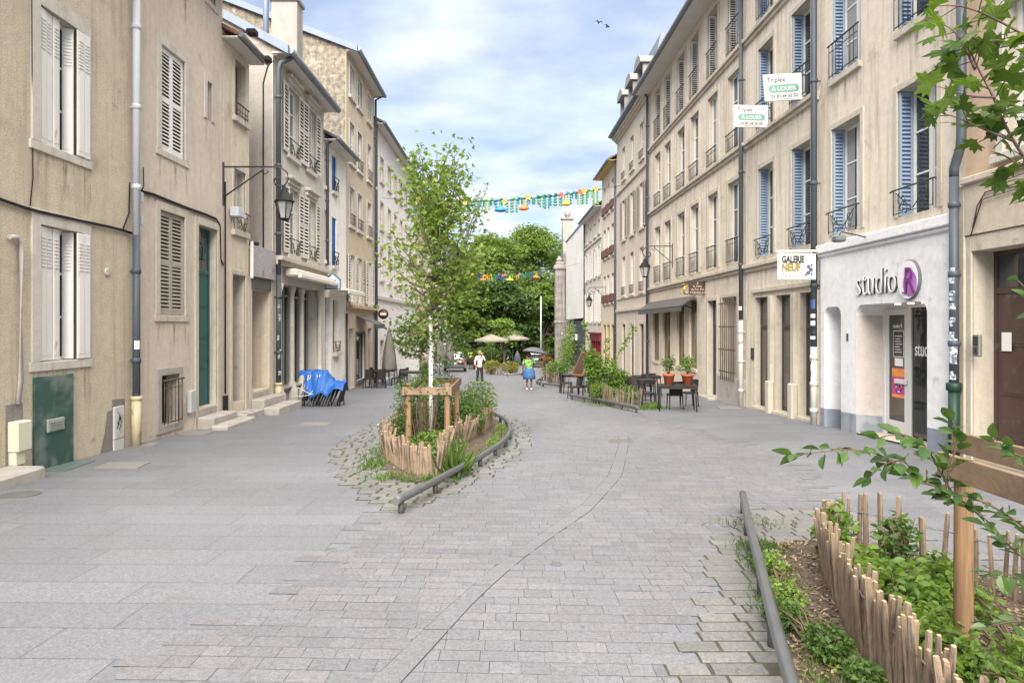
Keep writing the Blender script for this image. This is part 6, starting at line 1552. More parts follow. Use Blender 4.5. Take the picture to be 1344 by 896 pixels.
# ---- vehicles
def car(label, loc, rz, paint, s=1.0, H=1.0):
    t = thing('parked_car', label, 'car', loc, rz, 'parked cars')
    # side profile stations along y (rear = 0, front = L), rounded cross sections
    Ln, W = 4.0*s, 1.76*s
    st = [(0.0, .36, .70, .80), (.10, .26, .86, .94), (.6, .20, .92, .99), (1.5, .18, .92, 1.0), (2.6, .18, .92, 1.0), (3.3, .20, .84, .97), (3.8, .26, .68, .88), (4.0, .38, .56, .74)]
    def loft(st, prof):
        vs_, fs = [], []; n = len(prof)
        for row in st:
            for (a, c) in prof: vs_.append((a*row[3]*W/2, row[0]*s, (row[1]+(row[2]-row[1])*c)*H))
        for i in range(len(st)-1):
            for k in range(n-1): fs.append((i*n+k, i*n+k+1, (i+1)*n+k+1, (i+1)*n+k))
        fs.append(tuple(range(n))); fs.append(tuple((len(st)-1)*n+k for k in range(n))[::-1]); return vs_, fs
    b = MB(); b.add(*loft(st, [(-.92, 0), (-1, .15), (-1, .6), (-.96, .88), (-.88, 1), (.88, 1), (.96, .88), (1, .6), (1, .15), (.92, 0)]), 0, True); b.build('body', paint, t)
    cs = [(.12, .88, .93, .88), (.42, .88, 1.42, .82), (.8, .88, 1.49, .84), (1.7, .88, 1.49, .86), (2.2, .88, 1.40, .86), (2.95, .86, .92, .86)]
    b = MB(); b.add(*loft(cs, [(-1, 0), (-.97, .3), (-.84, .93), (-.76, 1), (.76, 1), (.84, .93), (.97, .3), (1, 0)]), 0, True); b.build('roof', paint, t)
    g = MB(); yq = lambda z: .12+.30*(z-.93)/.49
    g.add([(-.62, yq(1.02)*s-.012, 1.0*H), (.62, yq(1.02)*s-.012, 1.0*H), (.52, yq(1.36)*s-.012, 1.36*H), (-.52, yq(1.36)*s-.012, 1.36*H)], [(0,1,2,3)]); g.build('rear_window', M_glass2, t)
    for sx in (-1, 1):
        g = MB(); w1, w2 = .845*W/2*1.0, .735*W/2; g.add([(sx*(w1+.012), .55*s, .97*H), (sx*(w1+.012), 2.35*s, .97*H), (sx*(w2+.012), 1.95*s, 1.40*H), (sx*(w2+.012), .75*s, 1.40*H)], [(0,1,2,3)]); g.build('side_window', M_shopglass, t)
        g = MB(); g.box(sx*.60*W/2*1.0, sx*.93*W/2, -.03, .12, .70*H, .86*H, bev=.03); g.build('tail_light', mat('tail_light_red', (.35, .03, .03), .3), t)
        for yy in (.75, 3.2):
            q = MB(); q.lathe([(.22, -.10), (.31, -.10), (.325, -.06), (.325, .06), (.31, .10), (.22, .10)], 20); wv = q.build('wheel', mat('tyre_rubber', (.02, .02, .02), .8), t, (sx*(W/2-.11), yy*s, .32), (0, R(90), 0))
            q = MB(); q.lathe([(.21, -.105), (.21, .105), (.05, .115)], 16); q.build('rim', mat('alloy_rim', (.35, .35, .36), .4, .05, metal=.6), wv)
    g = MB(); g.box(-.80*W/2, .80*W/2, -.05, .12, .26*H, .48*H, bev=.04); g.build('bumper', mat('bumper_grey', (.05, .05, .055), .6), t)
    g = MB(); g.box(-.26, .26, -.012, .02, .60*H, .71*H); g.build('number_plate', M_paper, t)
    return t
a = gp(597, 488); car('silver hatchback parked with its rear towards us beyond the parasols', tuple(a), R(4), mat('silver_car_paint', (.42, .43, .44), .3, .04, metal=.45))
a = gp(703, 482); car('dark off road car parked beyond the woman with the umbrella', tuple(a), R(-2), mat('dark_car_paint', (.05, .055, .06), .3, .05, metal=.3), 1.05, 1.18)
# scooter
a = gp(663, 476.5); t = thing('motor_scooter', 'parked pale motor scooter under the beige parasol', 'scooter', tuple(a), R(35))
for x in (-.62, .62):
    b = MB(); b.lathe([(.14, -.05), (.22, -.05), (.24, 0), (.22, .05), (.14, .05)], 16); b.build('wheel', mat('tyre_rubber', (.02, .02, .02)), t, (x, 0, .24), (R(90), 0, 0))
b = MB(); b.tube([(-.72, 0, .58), (-.35, 0, .62), (-.1, 0, .40), (.25, 0, .34), (.42, 0, .6), (.40, 0, .95)], [.12, .17, .15, .13, .12, .09], 10); b.build('body', mat('pale_scooter_paint', (.45, .45, .45), .3), t)
b = MB(); b.box(-.72, -.05, -.14, .14, .70, .82, bev=.05); b.build('seat', M_black, t)
b = MB(); b.tube([(.35, -.30, 1.02), (.38, 0, .98), (.35, .30, 1.02)], .02, 6); b.tube([(.62, 0, .25), (.45, 0, .75)], .03, 6); b.build('handlebar', M_black, t)
a = gp(679, 478.5); t = thing('litter_bin', 'grey draped bin shape to the left of the umbrella', 'bin', tuple(a), 0); b = MB(); b.lathe([(.42, 0), (.40, .3), (.34, .8), (.22, 1.15), (.10, 1.3), (.06, 1.5), (.02, 1.52)], 14); b.build('cover', mat('grey_cover', (.15, .16, .17), .8, .1), t); b = MB(); b.lathe([(.44, -.02), (.44, .05)], 14); b.build('base', M_iron, t)
# slim poles
a = at(710, 470, 74); t = thing('lamp_post', 'slim pale pole standing in front of the park trees', 'pole', (a.x, 74, G(74)), 0); b = MB(); b.tube([(0, 0, 0), (0, 0, 7.4)], [.09, .06], 10); b.build('shaft', mat('pale_pole', (.42, .50, .50), .4), t); b = MB(); b.lathe([(.14, 0), (.14, .3), (.09, .35)], 12); b.build('base', M_zinc, t)
Y = P8.Yof(752); t = thing('lamp_post', 'tall thin grey post in front of the blank white wall', 'pole', (RA+RB*Y-1.0, Y-1, G(Y)), 0); b = MB(); b.tube([(0, 0, 0), (0, 0, 8.2)], [.10, .06], 10); b.build('shaft', M_zincd, t); b = MB(); b.lathe([(.16, 0), (.16, .4), (.1, .45)], 12); b.build('base', M_zincd, t)
# cafe kiosk in the park
a = at(690, 470, 92); t = thing('park_pavilion', 'small brown pavilion under the park trees', 'pavilion', (a.x, 92, G(92)), 0)
b = MB(); b.box(-3, 3, 0, 4, 0, 3.0); b.build('wall', mat('brown_pavilion', (.16, .11, .08), .8, .15), t); b = MB(); b.add([(-3.6, -.6, 3), (3.6, -.6, 3), (3.6, 4.6, 3), (-3.6, 4.6, 3), (-1.5, 2, 5.2), (1.5, 2, 5.2)], [(0,1,5,4), (1,2,5), (2,3,4,5), (3,0,4)]); b.build('roof', mat('brown_roof', (.22, .17, .13), .85, .2), t)

# ---- garlands over the street
FCOL = [mat('garland_green', (.04, .22, .09), .6), mat('garland_teal', (.025, .19, .20), .6), mat('garland_lime', (.18, .33, .06), .6)]
def garland(label, A, Bp, sag, sc, seed, t0, t1, n, lamps, bright=False):
    rs = random.Random(seed); A, Bp = Vector(A), Vector(Bp)
    t = thing('garland', label, 'garland', tuple(A), 0, 'festive garlands')
    P_ = lambda q: (Bp-A)*q-Vector((0, 0, sag*4*q*(1-q)))
    b = MB(); b.tube([P_(q) for q in np.linspace(0, 1, 30)], .012, 5); b.build('wire', M_iron, t)
    sm = np.array(OVAL[0])
    for k in range(n):
        q = t0+(t1-t0)*(k+.5)/n; p_ = P_(q); b = MB(); ln = rs.uniform(.25, .85)*sc; nl = max(3, int(ln/(.13*sc)))
        for j in range(nl):
            for s_ in (-1, 1):
                zz = -ln*j/nl; L_ = .17*sc*rs.uniform(.8, 1.2); x0 = s_*.02
                b.add([(x0, 0, zz), (x0+s_*L_*.60, -.03, zz+L_*.05), (x0+s_*L_, .02, zz-L_*.65), (x0+s_*L_*.30, .03, zz-L_*.60)], [(0,1,2,3)])
        for j in range(5): L_ = .3*sc; a_ = rs.uniform(-.6, .6); b.add([(0, 0, 0), (.10*sc+a_*L_, -.05, .06), (a_*L_*2, .02, .18*sc*rs.random()), (a_*L_-.1*sc, .05, -.05)], [(0,1,2,3)])
        col = rs.choice(FCOL) if not bright else rs.choice([FCOL[1], FCOL[2], FCOL[0], mat('garland_blue', (.04, .10, .32), .6), mat('garland_yellow', (.50, .34, .05), .6)])
        b.build('leaf_strand', col, t, tuple(p_))
        if rs.random() < .30:
            f = MB(); c_ = Vector((rs.uniform(-.2, .2), -.08, rs.uniform(-.1, .1)))*sc
            for j in range(6): a_ = math.pi/3*j; r_ = .13*sc; f.add([c_, c_+Vector((r_*math.cos(a_-.4), -.02, r_*math.sin(a_-.4))), c_+Vector((1.35*r_*math.cos(a_), -.05, 1.35*r_*math.sin(a_))), c_+Vector((r_*math.cos(a_+.4), -.02, r_*math.sin(a_+.4)))], [(0,1,2,3)])
            f.build('flower', rs.choice([mat('flower_orange', (.48, .13, .03), .6), mat('flower_coral', (.40, .08, .06), .6), mat('flower_pink', (.38, .10, .17), .6), mat('flower_yellow', (.50, .32, .05), .6)]), t, tuple(p_))
    for q, col, r_ in lamps:
        p_ = P_(q); b = MB(); b.lathe([(.03*sc, -.05), (.03*sc, -.30*sc), (.10*sc, -.34*sc), (r_*.75, -.45*sc), (r_, -.56*sc), (r_*.9, -.60*sc), (.3*r_, -.64*sc)], 14); b.build('lamp_shade', mat('lamp_'+col[0], col[1], .5), t, tuple(p_))
Yg = 38.0
garland('leafy garland with flowers and coloured lampshades strung high across the street', at(502, 260, Yg), at(830, 240, Yg+1), .55, 1.0, 5, .12, .86, 34, ((.466, ('blue', (.03, .20, .55)), .36), (.558, ('orange', (.70, .16, .05)), .28), (.73, ('yellow', (.70, .45, .04)), .26)))
garland('brighter lower garland hanging in front of the park trees', at(568, 352, 62), at(761, 345, 63), .9, .80, 8, .22, .74, 20, ((.34, ('orange', (.70, .16, .05)), .35), (.52, ('yellow', (.70, .45, .04)), .42), (.7, ('orange', (.70, .16, .05)), .32)), True)
# power lines and birds
for i, (x, y, lab) in enumerate(((786, 30, 'higher of two small dark birds in flight'), (797, 35.5, 'lower of two small dark birds in flight'))):
    t = thing('bird', lab, 'bird', tuple(at(x, y, 42)), R(30*i+20), 'flying birds')
    b = MB(); b.lathe([(.005, -.16), (.035, -.08), (.045, 0), (.035, .07), (.022, .10), (.026, .13), (.006, .18)], 8); b.build('body', M_black, t, rot=(R(90), 0, 0))
    for s_ in (-1, 1): b = MB(); b.add([(0, -.05, .02), (s_*.14, -.09, .09), (s_*.30, .06, .04), (s_*.13, .02, .07), (0, .05, .02)], [(0,1,2,3,4)]); b.build('wing', M_black, t)
# ================================================================== PLANTS
L_maple = leafmat('maple_leaf', (.050, .105, .018), (.115, .175, .032), .36)
L_maple2 = leafmat('street_tree_leaf', (.10, .165, .03), (.19, .25, .055), .42)
L_park = leafmat('park_leaf', (.090, .150, .032), (.155, .220, .05), .40)
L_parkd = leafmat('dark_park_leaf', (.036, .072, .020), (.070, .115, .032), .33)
L_parkl = leafmat('light_park_leaf', (.12, .20, .035), (.19, .28, .06), .4)
L_shrub = leafmat('shrub_leaf', (.045, .10, .022), (.10, .165, .035), .38)
L_bright = leafmat('bright_shrub_leaf', (.09, .17, .03), (.15, .23, .04), .40)
L_yel = leafmat('yellowing_leaf', (.16, .19, .03), (.26, .24, .05), .38)
L_oval = leafmat('climber_leaf', (.040, .085, .026), (.075, .13, .034), .32, .35)
L_grass = leafmat('grass_blade', (.060, .115, .020), (.11, .17, .035), .30)
M_bark = mat('grey_bark', (.16, .13, .10), .9, .25, 9, .5, 30, stretch=(3, 3, .5))
M_twig = mat('brown_twig', (.10, .065, .045), .8, .2, 9)
M_limed = mat('limed_trunk', (.66, .64, .61), .85, .08, 6, .3, 30)

def blob_pts(n, c, r, rs, shell=.55):
    d = rs.normal(0, 1, (n, 3)); d /= np.linalg.norm(d, axis=1)[:, None]
    q = rs.uniform(shell, 1, n)**.6
    return np.array(c)+d*q[:, None]*np.array(r)

# ---- the young tree with the limed trunk
def young_tree():
    rs = np.random.RandomState(5); rr = random.Random(5)
    base = gp(565, 585.5); t = thing('young_tree', 'young street tree with white limed trunk inside the timber stake frame', 'tree', tuple(base), 0)
    b = MB(); b.tube([(0, 0, -.1), (.01, 0, 1.2), (.0, .02, 2.45)], [.048, .042, .036], 12); tr = b.build('trunk', M_limed, t)
    b = MB(); b.tube([(.0, .02, 2.451), (.06, .02, 3.2), (.10, .04, 4.1), (.13, .02, 4.9), (.12, 0, 5.5)], [.036, .030, .022, .013, .005], 9)
    pts, szs = [], []
    specs = []
    for k in range(60):
        z0 = rr.uniform(2.15, 4.9); a = rr.uniform(0, 2*math.pi)
        reach = np.interp(z0, [1.7, 2.4, 3.2, 4.2, 5.0], [.6, .85, 1.05, .80, .35])*rr.uniform(.7, 1.15); rise = np.interp(z0, [1.7, 2.4, 3.2, 5.0], [-.35, .30, .75, .7])*rr.uniform(.7, 1.3)
        specs.append((z0, a, reach, rise))
    for a, q in ((.25, 1.0), (.05, .85), (-.2, .9)): specs.append((2.7, a, 1.05*q, 2.3*q))       # long whips to the right
    for a in (3.3, 2.9, 1.4): specs.append((4.0, a, .45, 1.55))
    for i, (z0, a, reach, rise) in enumerate(specs):
        zc = max(z0, 2.0) if z0 < 2.0 else z0
        ax = float(np.interp(z0, [2.45, 3.2, 4.1, 4.9], [0, .06, .10, .13])); p0 = Vector((ax, .02, max(z0, 2.05) if z0 > 1.9 else 2.15))
        path = []
        for s_ in np.linspace(0, 1, 7):
            path.append(p0+Vector((math.cos(a)*reach*s_**.8, math.sin(a)*reach*s_**.8, rise*s_**1.25))+Vector((rr.gauss(0, .02), rr.gauss(0, .02), 0)))
        b.tube(path, [.017*(1-.8*s_)+.003 for s_ in np.linspace(0, 1, 7)], 5)
        whip = rise > 1.4
        n = 36 if whip else 68
        for j in range(n):
            s_ = rr.uniform(.18, 1.0) if whip else rr.random()**.7
            k = min(5, int(s_*6)); f = s_*6-k; p = path[k].lerp(path[min(6, k+1)], f)
            sp = .05 if whip else .17
            pts.append((p.x+rr.gauss(0, sp), p.y+rr.gauss(0, sp), p.z+rr.gauss(0, sp)-.02)); szs.append(rr.uniform(.06, .09) if whip else rr.uniform(.065, .115))
    b.build('branches', M_bark, t)
    pts = np.array(pts); szs = np.array(szs)
    V, F = leaves(pts, szs, MAPLE, flat=.45, rs=rs, droop=.35); put('crown', leaf_mesh('crown', V, F, L_maple2), t)
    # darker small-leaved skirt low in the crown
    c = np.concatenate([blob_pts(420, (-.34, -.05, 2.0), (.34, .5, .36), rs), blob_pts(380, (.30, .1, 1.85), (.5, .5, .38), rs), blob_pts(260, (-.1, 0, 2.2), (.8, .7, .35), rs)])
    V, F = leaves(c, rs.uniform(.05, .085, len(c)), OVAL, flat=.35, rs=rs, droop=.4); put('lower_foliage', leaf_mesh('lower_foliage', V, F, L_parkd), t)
young_tree()

def shrub(name, label, loc, clumps, leaf, tm=OVAL, size=(.04, .07), n=300, stems=6, seed=1, cat='shrub', group=None, flat=.4, stem_m=None, whips=()):
    rs = np.random.RandomState(seed); rr = random.Random(seed); t = thing(name, label, cat, tuple(loc), 0, group)
    P_ = [blob_pts(max(8, int(n*w_)), c, r, rs, .25) for c, r, w_ in clumps]
    b = MB()
    for c, r, w_ in clumps:
        for k in range(max(1, int(stems*w_))):
            e = Vector(c)+Vector((rr.uniform(-1, 1)*r[0]*.7, rr.uniform(-1, 1)*r[1]*.7, rr.uniform(0, .9)*r[2])); s0 = Vector((e.x*.35, e.y*.35, 0))
            b.tube([s0, s0.lerp(e, .5)+Vector((rr.gauss(0, .03), rr.gauss(0, .03), .03)), e], [.010, .007, .003], 5)
    for (path, m_) in whips:
        path = [Vector(p) for p in path]; b.tube(path, [.012*(1-.75*i/(len(path)-1)) for i in range(len(path))], 5)
        q = []
        for j in range(m_):
            s_ = rr.random()*(len(path)-1); k = min(len(path)-2, int(s_)); p = path[k].lerp(path[k+1], s_-k); q.append((p.x+rr.gauss(0, .045), p.y+rr.gauss(0, .045), p.z+rr.gauss(0, .03)))
        P_.append(np.array(q))
    b.build('stems', stem_m or M_twig, t)
    P_ = np.concatenate(P_); P_[:, 2] = np.maximum(P_[:, 2], .01)
    V, F = leaves(P_, rs.uniform(size[0], size[1], len(P_)), tm, flat=flat, rs=rs); put('foliage', leaf_mesh('foliage', V, F, leaf), t); return t

g = lambda x, y: (x, y, G(y)+.03)
# planting of the left bed
shrub('shrub', 'dense leafy shrub filling the middle of the bed behind the white trunk', g(-1.35, 14.6), [((0, 0, .5), (.6, .7, .5), 1), ((.45, -.6, .4), (.4, .6, .4), .7), ((-.5, .4, .55), (.45, .5, .45), .6)], L_shrub, size=(.045, .08), n=1500, stems=12, seed=21)
shrub('shrub', 'loose grey green shrub left of the white trunk', g(-1.85, 12.2), [((0, 0, .45), (.34, .5, .42), 1), ((.1, .4, .8), (.25, .3, .4), .4)], leafmat('greyish_leaf', (.07, .10, .045), (.12, .15, .07)), size=(.035, .06), n=1300, stems=12, seed=22)
shrub('shrub', 'low bright green shrub at the foot of the white trunk', g(-1.25, 11.4), [((0, 0, .22), (.5, .5, .24), 1)], L_bright, size=(.04, .075), n=900, stems=8, seed=23)
shrub('shrub', 'taller bushy shrub at the far end of the bed with the white trunk', g(-.75, 15.4), [((0, 0, .6), (.45, .6, .55), 1), ((-.1, .8, .45), (.4, .4, .4), .5)], L_bright, size=(.04, .07), n=1400, stems=10, seed=24)
shrub('climbing_plant', 'thin climber trailing over the stake beams by the white trunk', g(-1.5, 11.7), [((-.1, -.15, 1.15), (.30, .12, .28), .8), ((.28, -.1, 1.10), (.22, .12, .22), .6), ((-.42, 0, .75), (.15, .15, .6), .9), ((.0, 1.6, 1.2), (.42, .3, .2), .8), ((-.35, -.12, .85), (.12, .1, .5), .5)], L_shrub, size=(.04, .065), n=260, stems=6, seed=25, cat='climber')
shrub('shrub', 'small ground plants between the right palings and the curved rail', g(-.2, 12.7), [((-.12, 0, .06), (.12, .7, .09), 1), ((-.02, 1.5, .08), (.14, .6, .11), .8), ((-.50, -1.6, .06), (.12, .4, .09), .5)], L_bright, size=(.03, .055), n=380, stems=4, seed=26)
# planters on the right and far
shrub('shrub', 'tall airy shrub with long upright shoots in the restaurant planter', g(3.15, 23.3), [((0, 0, .85), (.62, .5, .65), 1), ((.55, .1, .6), (.45, .4, .5), .6), ((-.40, 0, 1.25), (.30, .3, .55), .6)], L_bright, size=(.07, .13), n=1500, stems=12, seed=27, whips=(
    ([(0, 0, .5), (.3, 0, 1.3), (.75, .1, 2.0), (1.05, .1, 2.55)], 130), ([(-.1, 0, .6), (-.4, 0, 1.5), (-.62, 0, 2.3), (-.70, 0, 2.75)], 150), ([(.1, 0, .8), (.08, 0, 1.6), (.12, 0, 2.15)], 90), ([(-.2, 0, .8), (-.55, 0, 1.4), (-.75, 0, 1.9)], 90)))
shrub('shrub', 'low grassy green plants at the base of the restaurant planter', g(3.3, 22.6), [((-.3, 0, .35), (.5, .35, .3), 1), ((.5, -.2, .3), (.4, .3, .3), .8), ((1.05, -1.6, .06), (.28, .45, .12), .8)], L_bright, size=(.05, .085), n=800, stems=6, seed=28)
shrub('shrub', 'arching shrub in the second right hand planter behind the wicker chairs', g(2.15, 33.5), [((0, 0, .8), (.55, .5, .4), 1), ((.6, .3, 1.2), (.4, .4, .7), .8), ((.8, .6, 2.1), (.3, .3, .8), .5)], L_bright, size=(.07, .12), n=800, stems=10, seed=29)
shrub('climbing_plant', 'pale flowering climber against the far grey shopfronts', g(3.3, 44), [((0, 0, 1.4), (.5, .5, 1.4), 1), ((.5, .8, 2.5), (.4, .4, 1.2), .7)], leafmat('pale_climber_leaf', (.14, .19, .09), (.30, .34, .22)), size=(.08, .14), n=900, stems=8, seed=30, cat='climber')
shrub('shrub', 'rusty brown bush standing right of the umbrella', g(1.95, 38.5), [((0, 0, .8), (.45, .5, .85), 1)], leafmat('rusty_leaf', (.16, .09, .03), (.22, .16, .05)), size=(.07, .11), n=500, stems=8, seed=31)
shrub('shrub', 'yellow green bush in the farthest mid street planter', g(-.85, 47), [((-.5, 0, .55), (.6, .5, .45), 1), ((.7, 0, .5), (.7, .5, .40), 1)], L_yel, size=(.09, .15), n=700, stems=8, seed=32)
shrub('shrub', 'leafy plant in a tub between the left terrace and the stake frame', g(-4.9, 36), [((0, 0, .9), (.6, .5, .6), 1), ((.5, -1.2, .6), (.4, .4, .5), .7)], L_shrub, size=(.07, .12), n=600, stems=8, seed=33)
for (p_, sd_, lf, sz) in ((POT1, 34, L_shrub, .6), (POT2, 35, L_bright, 1.0)):
    rs = np.random.RandomState(sd_); c = blob_pts(int(90+160*sz), (0, 0, .62), (.20+.06*sz, .2, .28), rs, .1); V, F = leaves(c, rs.uniform(.06, .10, len(c)), OVAL, flat=.3, rs=rs); put('foliage', leaf_mesh('foliage', V, F, lf), p_)
    b = MB()
    for k in range(7): a = k*.9; b.tube([(0, 0, .28), (.08*math.cos(a), .08*math.sin(a), .5), (.18*math.cos(a), .18*math.sin(a), .78)], .006, 5)
    b.build('stems', M_twig, p_)

# ---- park trees beyond the street
def park_tree(label, xpx, Y, H, r, lf, seed, n=2600, zlow=2.2, cl=46, size=(.36, .62)):
    rs = np.random.RandomState(seed); rr = random.Random(seed); x = (xpx-CX)/FPX*Y; z0 = G(Y)
    t = thing('park_tree', label, 'tree', (x, Y, z0), 0, 'trees of the park')
    b = MB(); b.tube([(0, 0, -.3), (.1, 0, H*.25), (0, .1, H*.5), (.1, 0, H*.8)], [r*.07, r*.055, r*.04, .05], 9); lim = []
    clumps = []
    for k in range(cl):
        zc = zlow+(H-zlow)*rr.random()**.85; f = (zc-zlow)/(H-zlow); rad = r*math.sqrt(max(.02, 1-(1.9*(f-.42))**2 if f > .42 else 1-(.9*(f-.42))**2))
        a = rr.uniform(0, 2*math.pi); q = rr.uniform(.35, 1.0)
        c = (rad*q*math.cos(a), rad*q*math.sin(a), min(H-.4, zc)); cr = r*rr.uniform(.24, .38)
        clumps.append((c, (cr, cr, cr*.62)))
        if k % 3 == 0: b.tube([(0, 0, max(1.6, zc*.45)), (c[0]*.5, c[1]*.5, zc*.8), (c[0]*.9, c[1]*.9, zc)], [.09, .06, .02], 5)
    b.build('trunk', M_bark, t)
    P_ = np.concatenate([blob_pts(n//cl, c, q, rs, .45) for c, q in clumps])
    V, F = leaves(P_, rs.uniform(size[0], size[1], len(P_)), SMALL, flat=.5, rs=rs, droop=.2); put('crown', leaf_mesh('crown', V, F, lf), t)
park_tree('tall round mid green park tree rising left of the street axis', 640, 92, 16.2, 6.0, L_park, 41, 15000, 2.6, 95)
park_tree('tallest bright green park tree beside the church front', 700, 100, 18.4, 7.0, L_park, 42, 18000, 2.6, 110)
park_tree('dark green park tree hanging low in front of the tall ones', 652, 84, 10.0, 4.8, L_parkd, 43, 10000, 2.2, 70)
park_tree('smaller mid green tree seen through the young street tree', 598, 80, 10.8, 4.2, L_park, 44, 9000, 2.2, 60)
park_tree('light green young tree above the open beige parasols', 661, 70, 4.9, 1.9, L_parkl, 45, 1800, 2.2, 26, (.2, .34))
park_tree('leafy tree right behind the slim pale pole', 712, 86, 9.6, 3.4, L_park, 46, 8000, 1.4, 54)
park_tree('far tree filling the gap behind the church gable', 748, 118, 19.0, 6.0, L_park, 47, 5000, 3.0, 50)
park_tree('far tree closing the street behind the silver car', 585, 98, 10.0, 5.0, L_parkd, 48, 7000, 2.4, 46)
for k, (x, Y, lab, sd_) in enumerate(((622, 74, 'low hedge bush behind the silver car', 51), (640, 78, 'low hedge bush between the walkers and the park', 52), (700, 84, 'low hedge bush beneath the slim pale pole', 53), (672, 88, 'low hedge bush under the dark park tree', 54), (606, 90, 'low hedge bush at the far end of the cream houses', 55), (725, 82, 'low hedge bush at the foot of the church', 56))):
    shrub('hedge_bush', lab, ((x-CX)/FPX*Y, Y, G(Y)), [((-1.2, 0, 1.0), (1.6, 1.0, 1.0), 1), ((1.3, .3, .9), (1.6, 1.0, 1.1), 1)], L_parkd if k % 2 else L_park, SMALL, (.18, .32), 900, 6, sd_, 'hedge', 'low bushes at the park edge')

# ---- foreground planting
shrub('shrub', 'bright leafy nettle like plant just behind the right foreground palings', g(2.62, 5.55), [((0, 0, .30), (.17, .2, .28), 1), ((.12, -.35, .16), (.16, .2, .16), .6)], L_bright, size=(.045, .085), n=330, stems=14, seed=61)
shrub('shrub', 'slender leafy plant at the middle of the right foreground bed', g(3.02, 5.35), [((0, 0, .28), (.16, .16, .26), 1), ((.28, -.1, .12), (.16, .16, .12), .5)], L_shrub, size=(.045, .08), n=260, stems=12, seed=62)
shrub('shrub', 'spreading bright green plant around the foreground stake post', g(2.55, 4.55), [((0, 0, .19), (.32, .40, .19), 1), ((-.14, -.60, .15), (.22, .40, .16), .9), ((.42, .1, .19), (.2, .25, .19), .5)], L_bright, size=(.04, .08), n=1000, stems=14, seed=63)
shrub('shrub', 'low pale green ground plant right of the foreground stake post', g(2.95, 3.7), [((0, 0, .08), (.30, .4, .09), 1), ((-.48, -.15, .10), (.22, .35, .12), 1), ((.0, .9, .1), (.3, .35, .12), .9)], L_bright, size=(.03, .06), n=620, stems=8, seed=64)
shrub('shrub', 'clump of small round leaves outside the right foreground palings', g(1.86, 4.0), [((0, 0, .09), (.13, .20, .10), 1), ((.02, -.36, .07), (.10, .16, .09), .8), ((-.10, .45, .08), (.13, .16, .10), .9)], L_shrub, size=(.025, .045), n=620, stems=8, seed=65)
def grass(label, spots, n, h, seed, name='grass'):
    rs = np.random.RandomState(seed); P_ = []
    for (x, y, rx, ry, w_) in spots:
        q = rs.normal(0, .5, (max(3, int(n*w_)), 2))*np.array([rx, ry])+np.array([x, y]); P_.append(q)
    q = np.concatenate(P_); P3 = np.stack([q[:, 0], q[:, 1], [G(y)+.008 for y in q[:, 1]]], 1)
    d = np.stack([rs.normal(0, .35, len(q)), rs.normal(0, .35, len(q)), np.ones(len(q))], 1)
    V, F = leaves(P3, h*rs.uniform(.5, 1.2, len(q)), GRASS, dirs=d, flat=.0, rs=rs)
    o = put(name, leaf_mesh(name, V, F, L_grass)); return tag(o, label, 'grass', None, 'stuff')
grass('short grass growing between rail and palings in the right foreground', [(2.14, 5.65, .16, .5, 2.2), (2.3, 6.3, .2, .2, .9), (1.88, 4.6, .16, .45, 1.5), (1.72, 3.6, .13, .45, .9), (2.5, 7.1, .5, .2, .25)], 380, .075, 71)
grass('grass fringe around the bed with the white trunked tree', [(-2.15, 10.6, .18, .5, 1), (-1.1, 9.35, .3, .15, .8), (-.75, 10.3, .15, .5, .8), (-.35, 13.6, .12, 1.0, .4), (-1.7, 9.55, .3, .15, .7), (-2.4, 12.2, .15, .9, .5), (-.55, 11.9, .1, .4, .2)], 130, .14, 72)
grass('tuft of tall sword shaped grass in front of the palings by the curved rail', [(-.86, 9.75, .15, .13, 1)], 80, .46, 73)
grass('grass patch at the end of the restaurant planter rail', [(3.9, 20.6, .5, .7, 1), (2.6, 23.2, .7, .8, .4), (3.2, 21.6, .8, .5, .6)], 420, .12, 74)
spots = [(x+ll*rnd.random(), Y+(0 if rnd.random() < .7 else d*rnd.random()), .03, .012, .012) for (x, Y, ll, d) in TOPS_R if rnd.random() < .30]
grass('moss and grass blades in the open joints of the right foreground paving', spots, 420, .024, 75)
spots = [(x+ll*rnd.random(), Y, .03, .012, .012) for (x, Y, ll, d) in TOPS_L if rnd.random() < .16]
grass('moss and grass blades in the open joints around the left bed', spots, 500, .04, 76)
shrub('shrub', 'low creeping plants between the long foreground rail and the palings', g(1.98, 4.95), [((0, 0, .05), (.15, .25, .07), 1), ((.12, .65, .05), (.14, .22, .07), .8), ((-.12, -1.0, .05), (.10, .3, .07), .7)], L_parkl, size=(.022, .045), n=420, stems=6, seed=66)
# bark chips
rs = np.random.RandomState(81); q = []
while len(q) < 9000:
    p = (rs.uniform(1.0, 4.4), rs.uniform(2.2, 6.5))
    if inside(p, BED_R): q.append((p[0], p[1], G(p[1])+.035+rs.uniform(0, .015)))
while len(q) < 10500:
    p = (rs.uniform(-2.4, 0), rs.uniform(9.3, 17))
    if inside(p, BED_L): q.append((p[0], p[1], G(p[1])+.045+rs.uniform(0, .015)))
V, F = leaves(np.array(q), rs.uniform(.012, .042, len(q)), (np.array([(-.25,0,0),(.25,.05,0),(.2,1,.06),(-.2,.9,0)]), [(0,1,2,3)]), flat=.75, rs=rs)
o = put('bark_chips', leaf_mesh('bark_chips', V, F, mat('bark_chip', (.185, .135, .09), .9, .2, 10, island=.6))); tag(o, 'loose brown bark chips covering the planting beds', 'mulch', None, 'stuff')

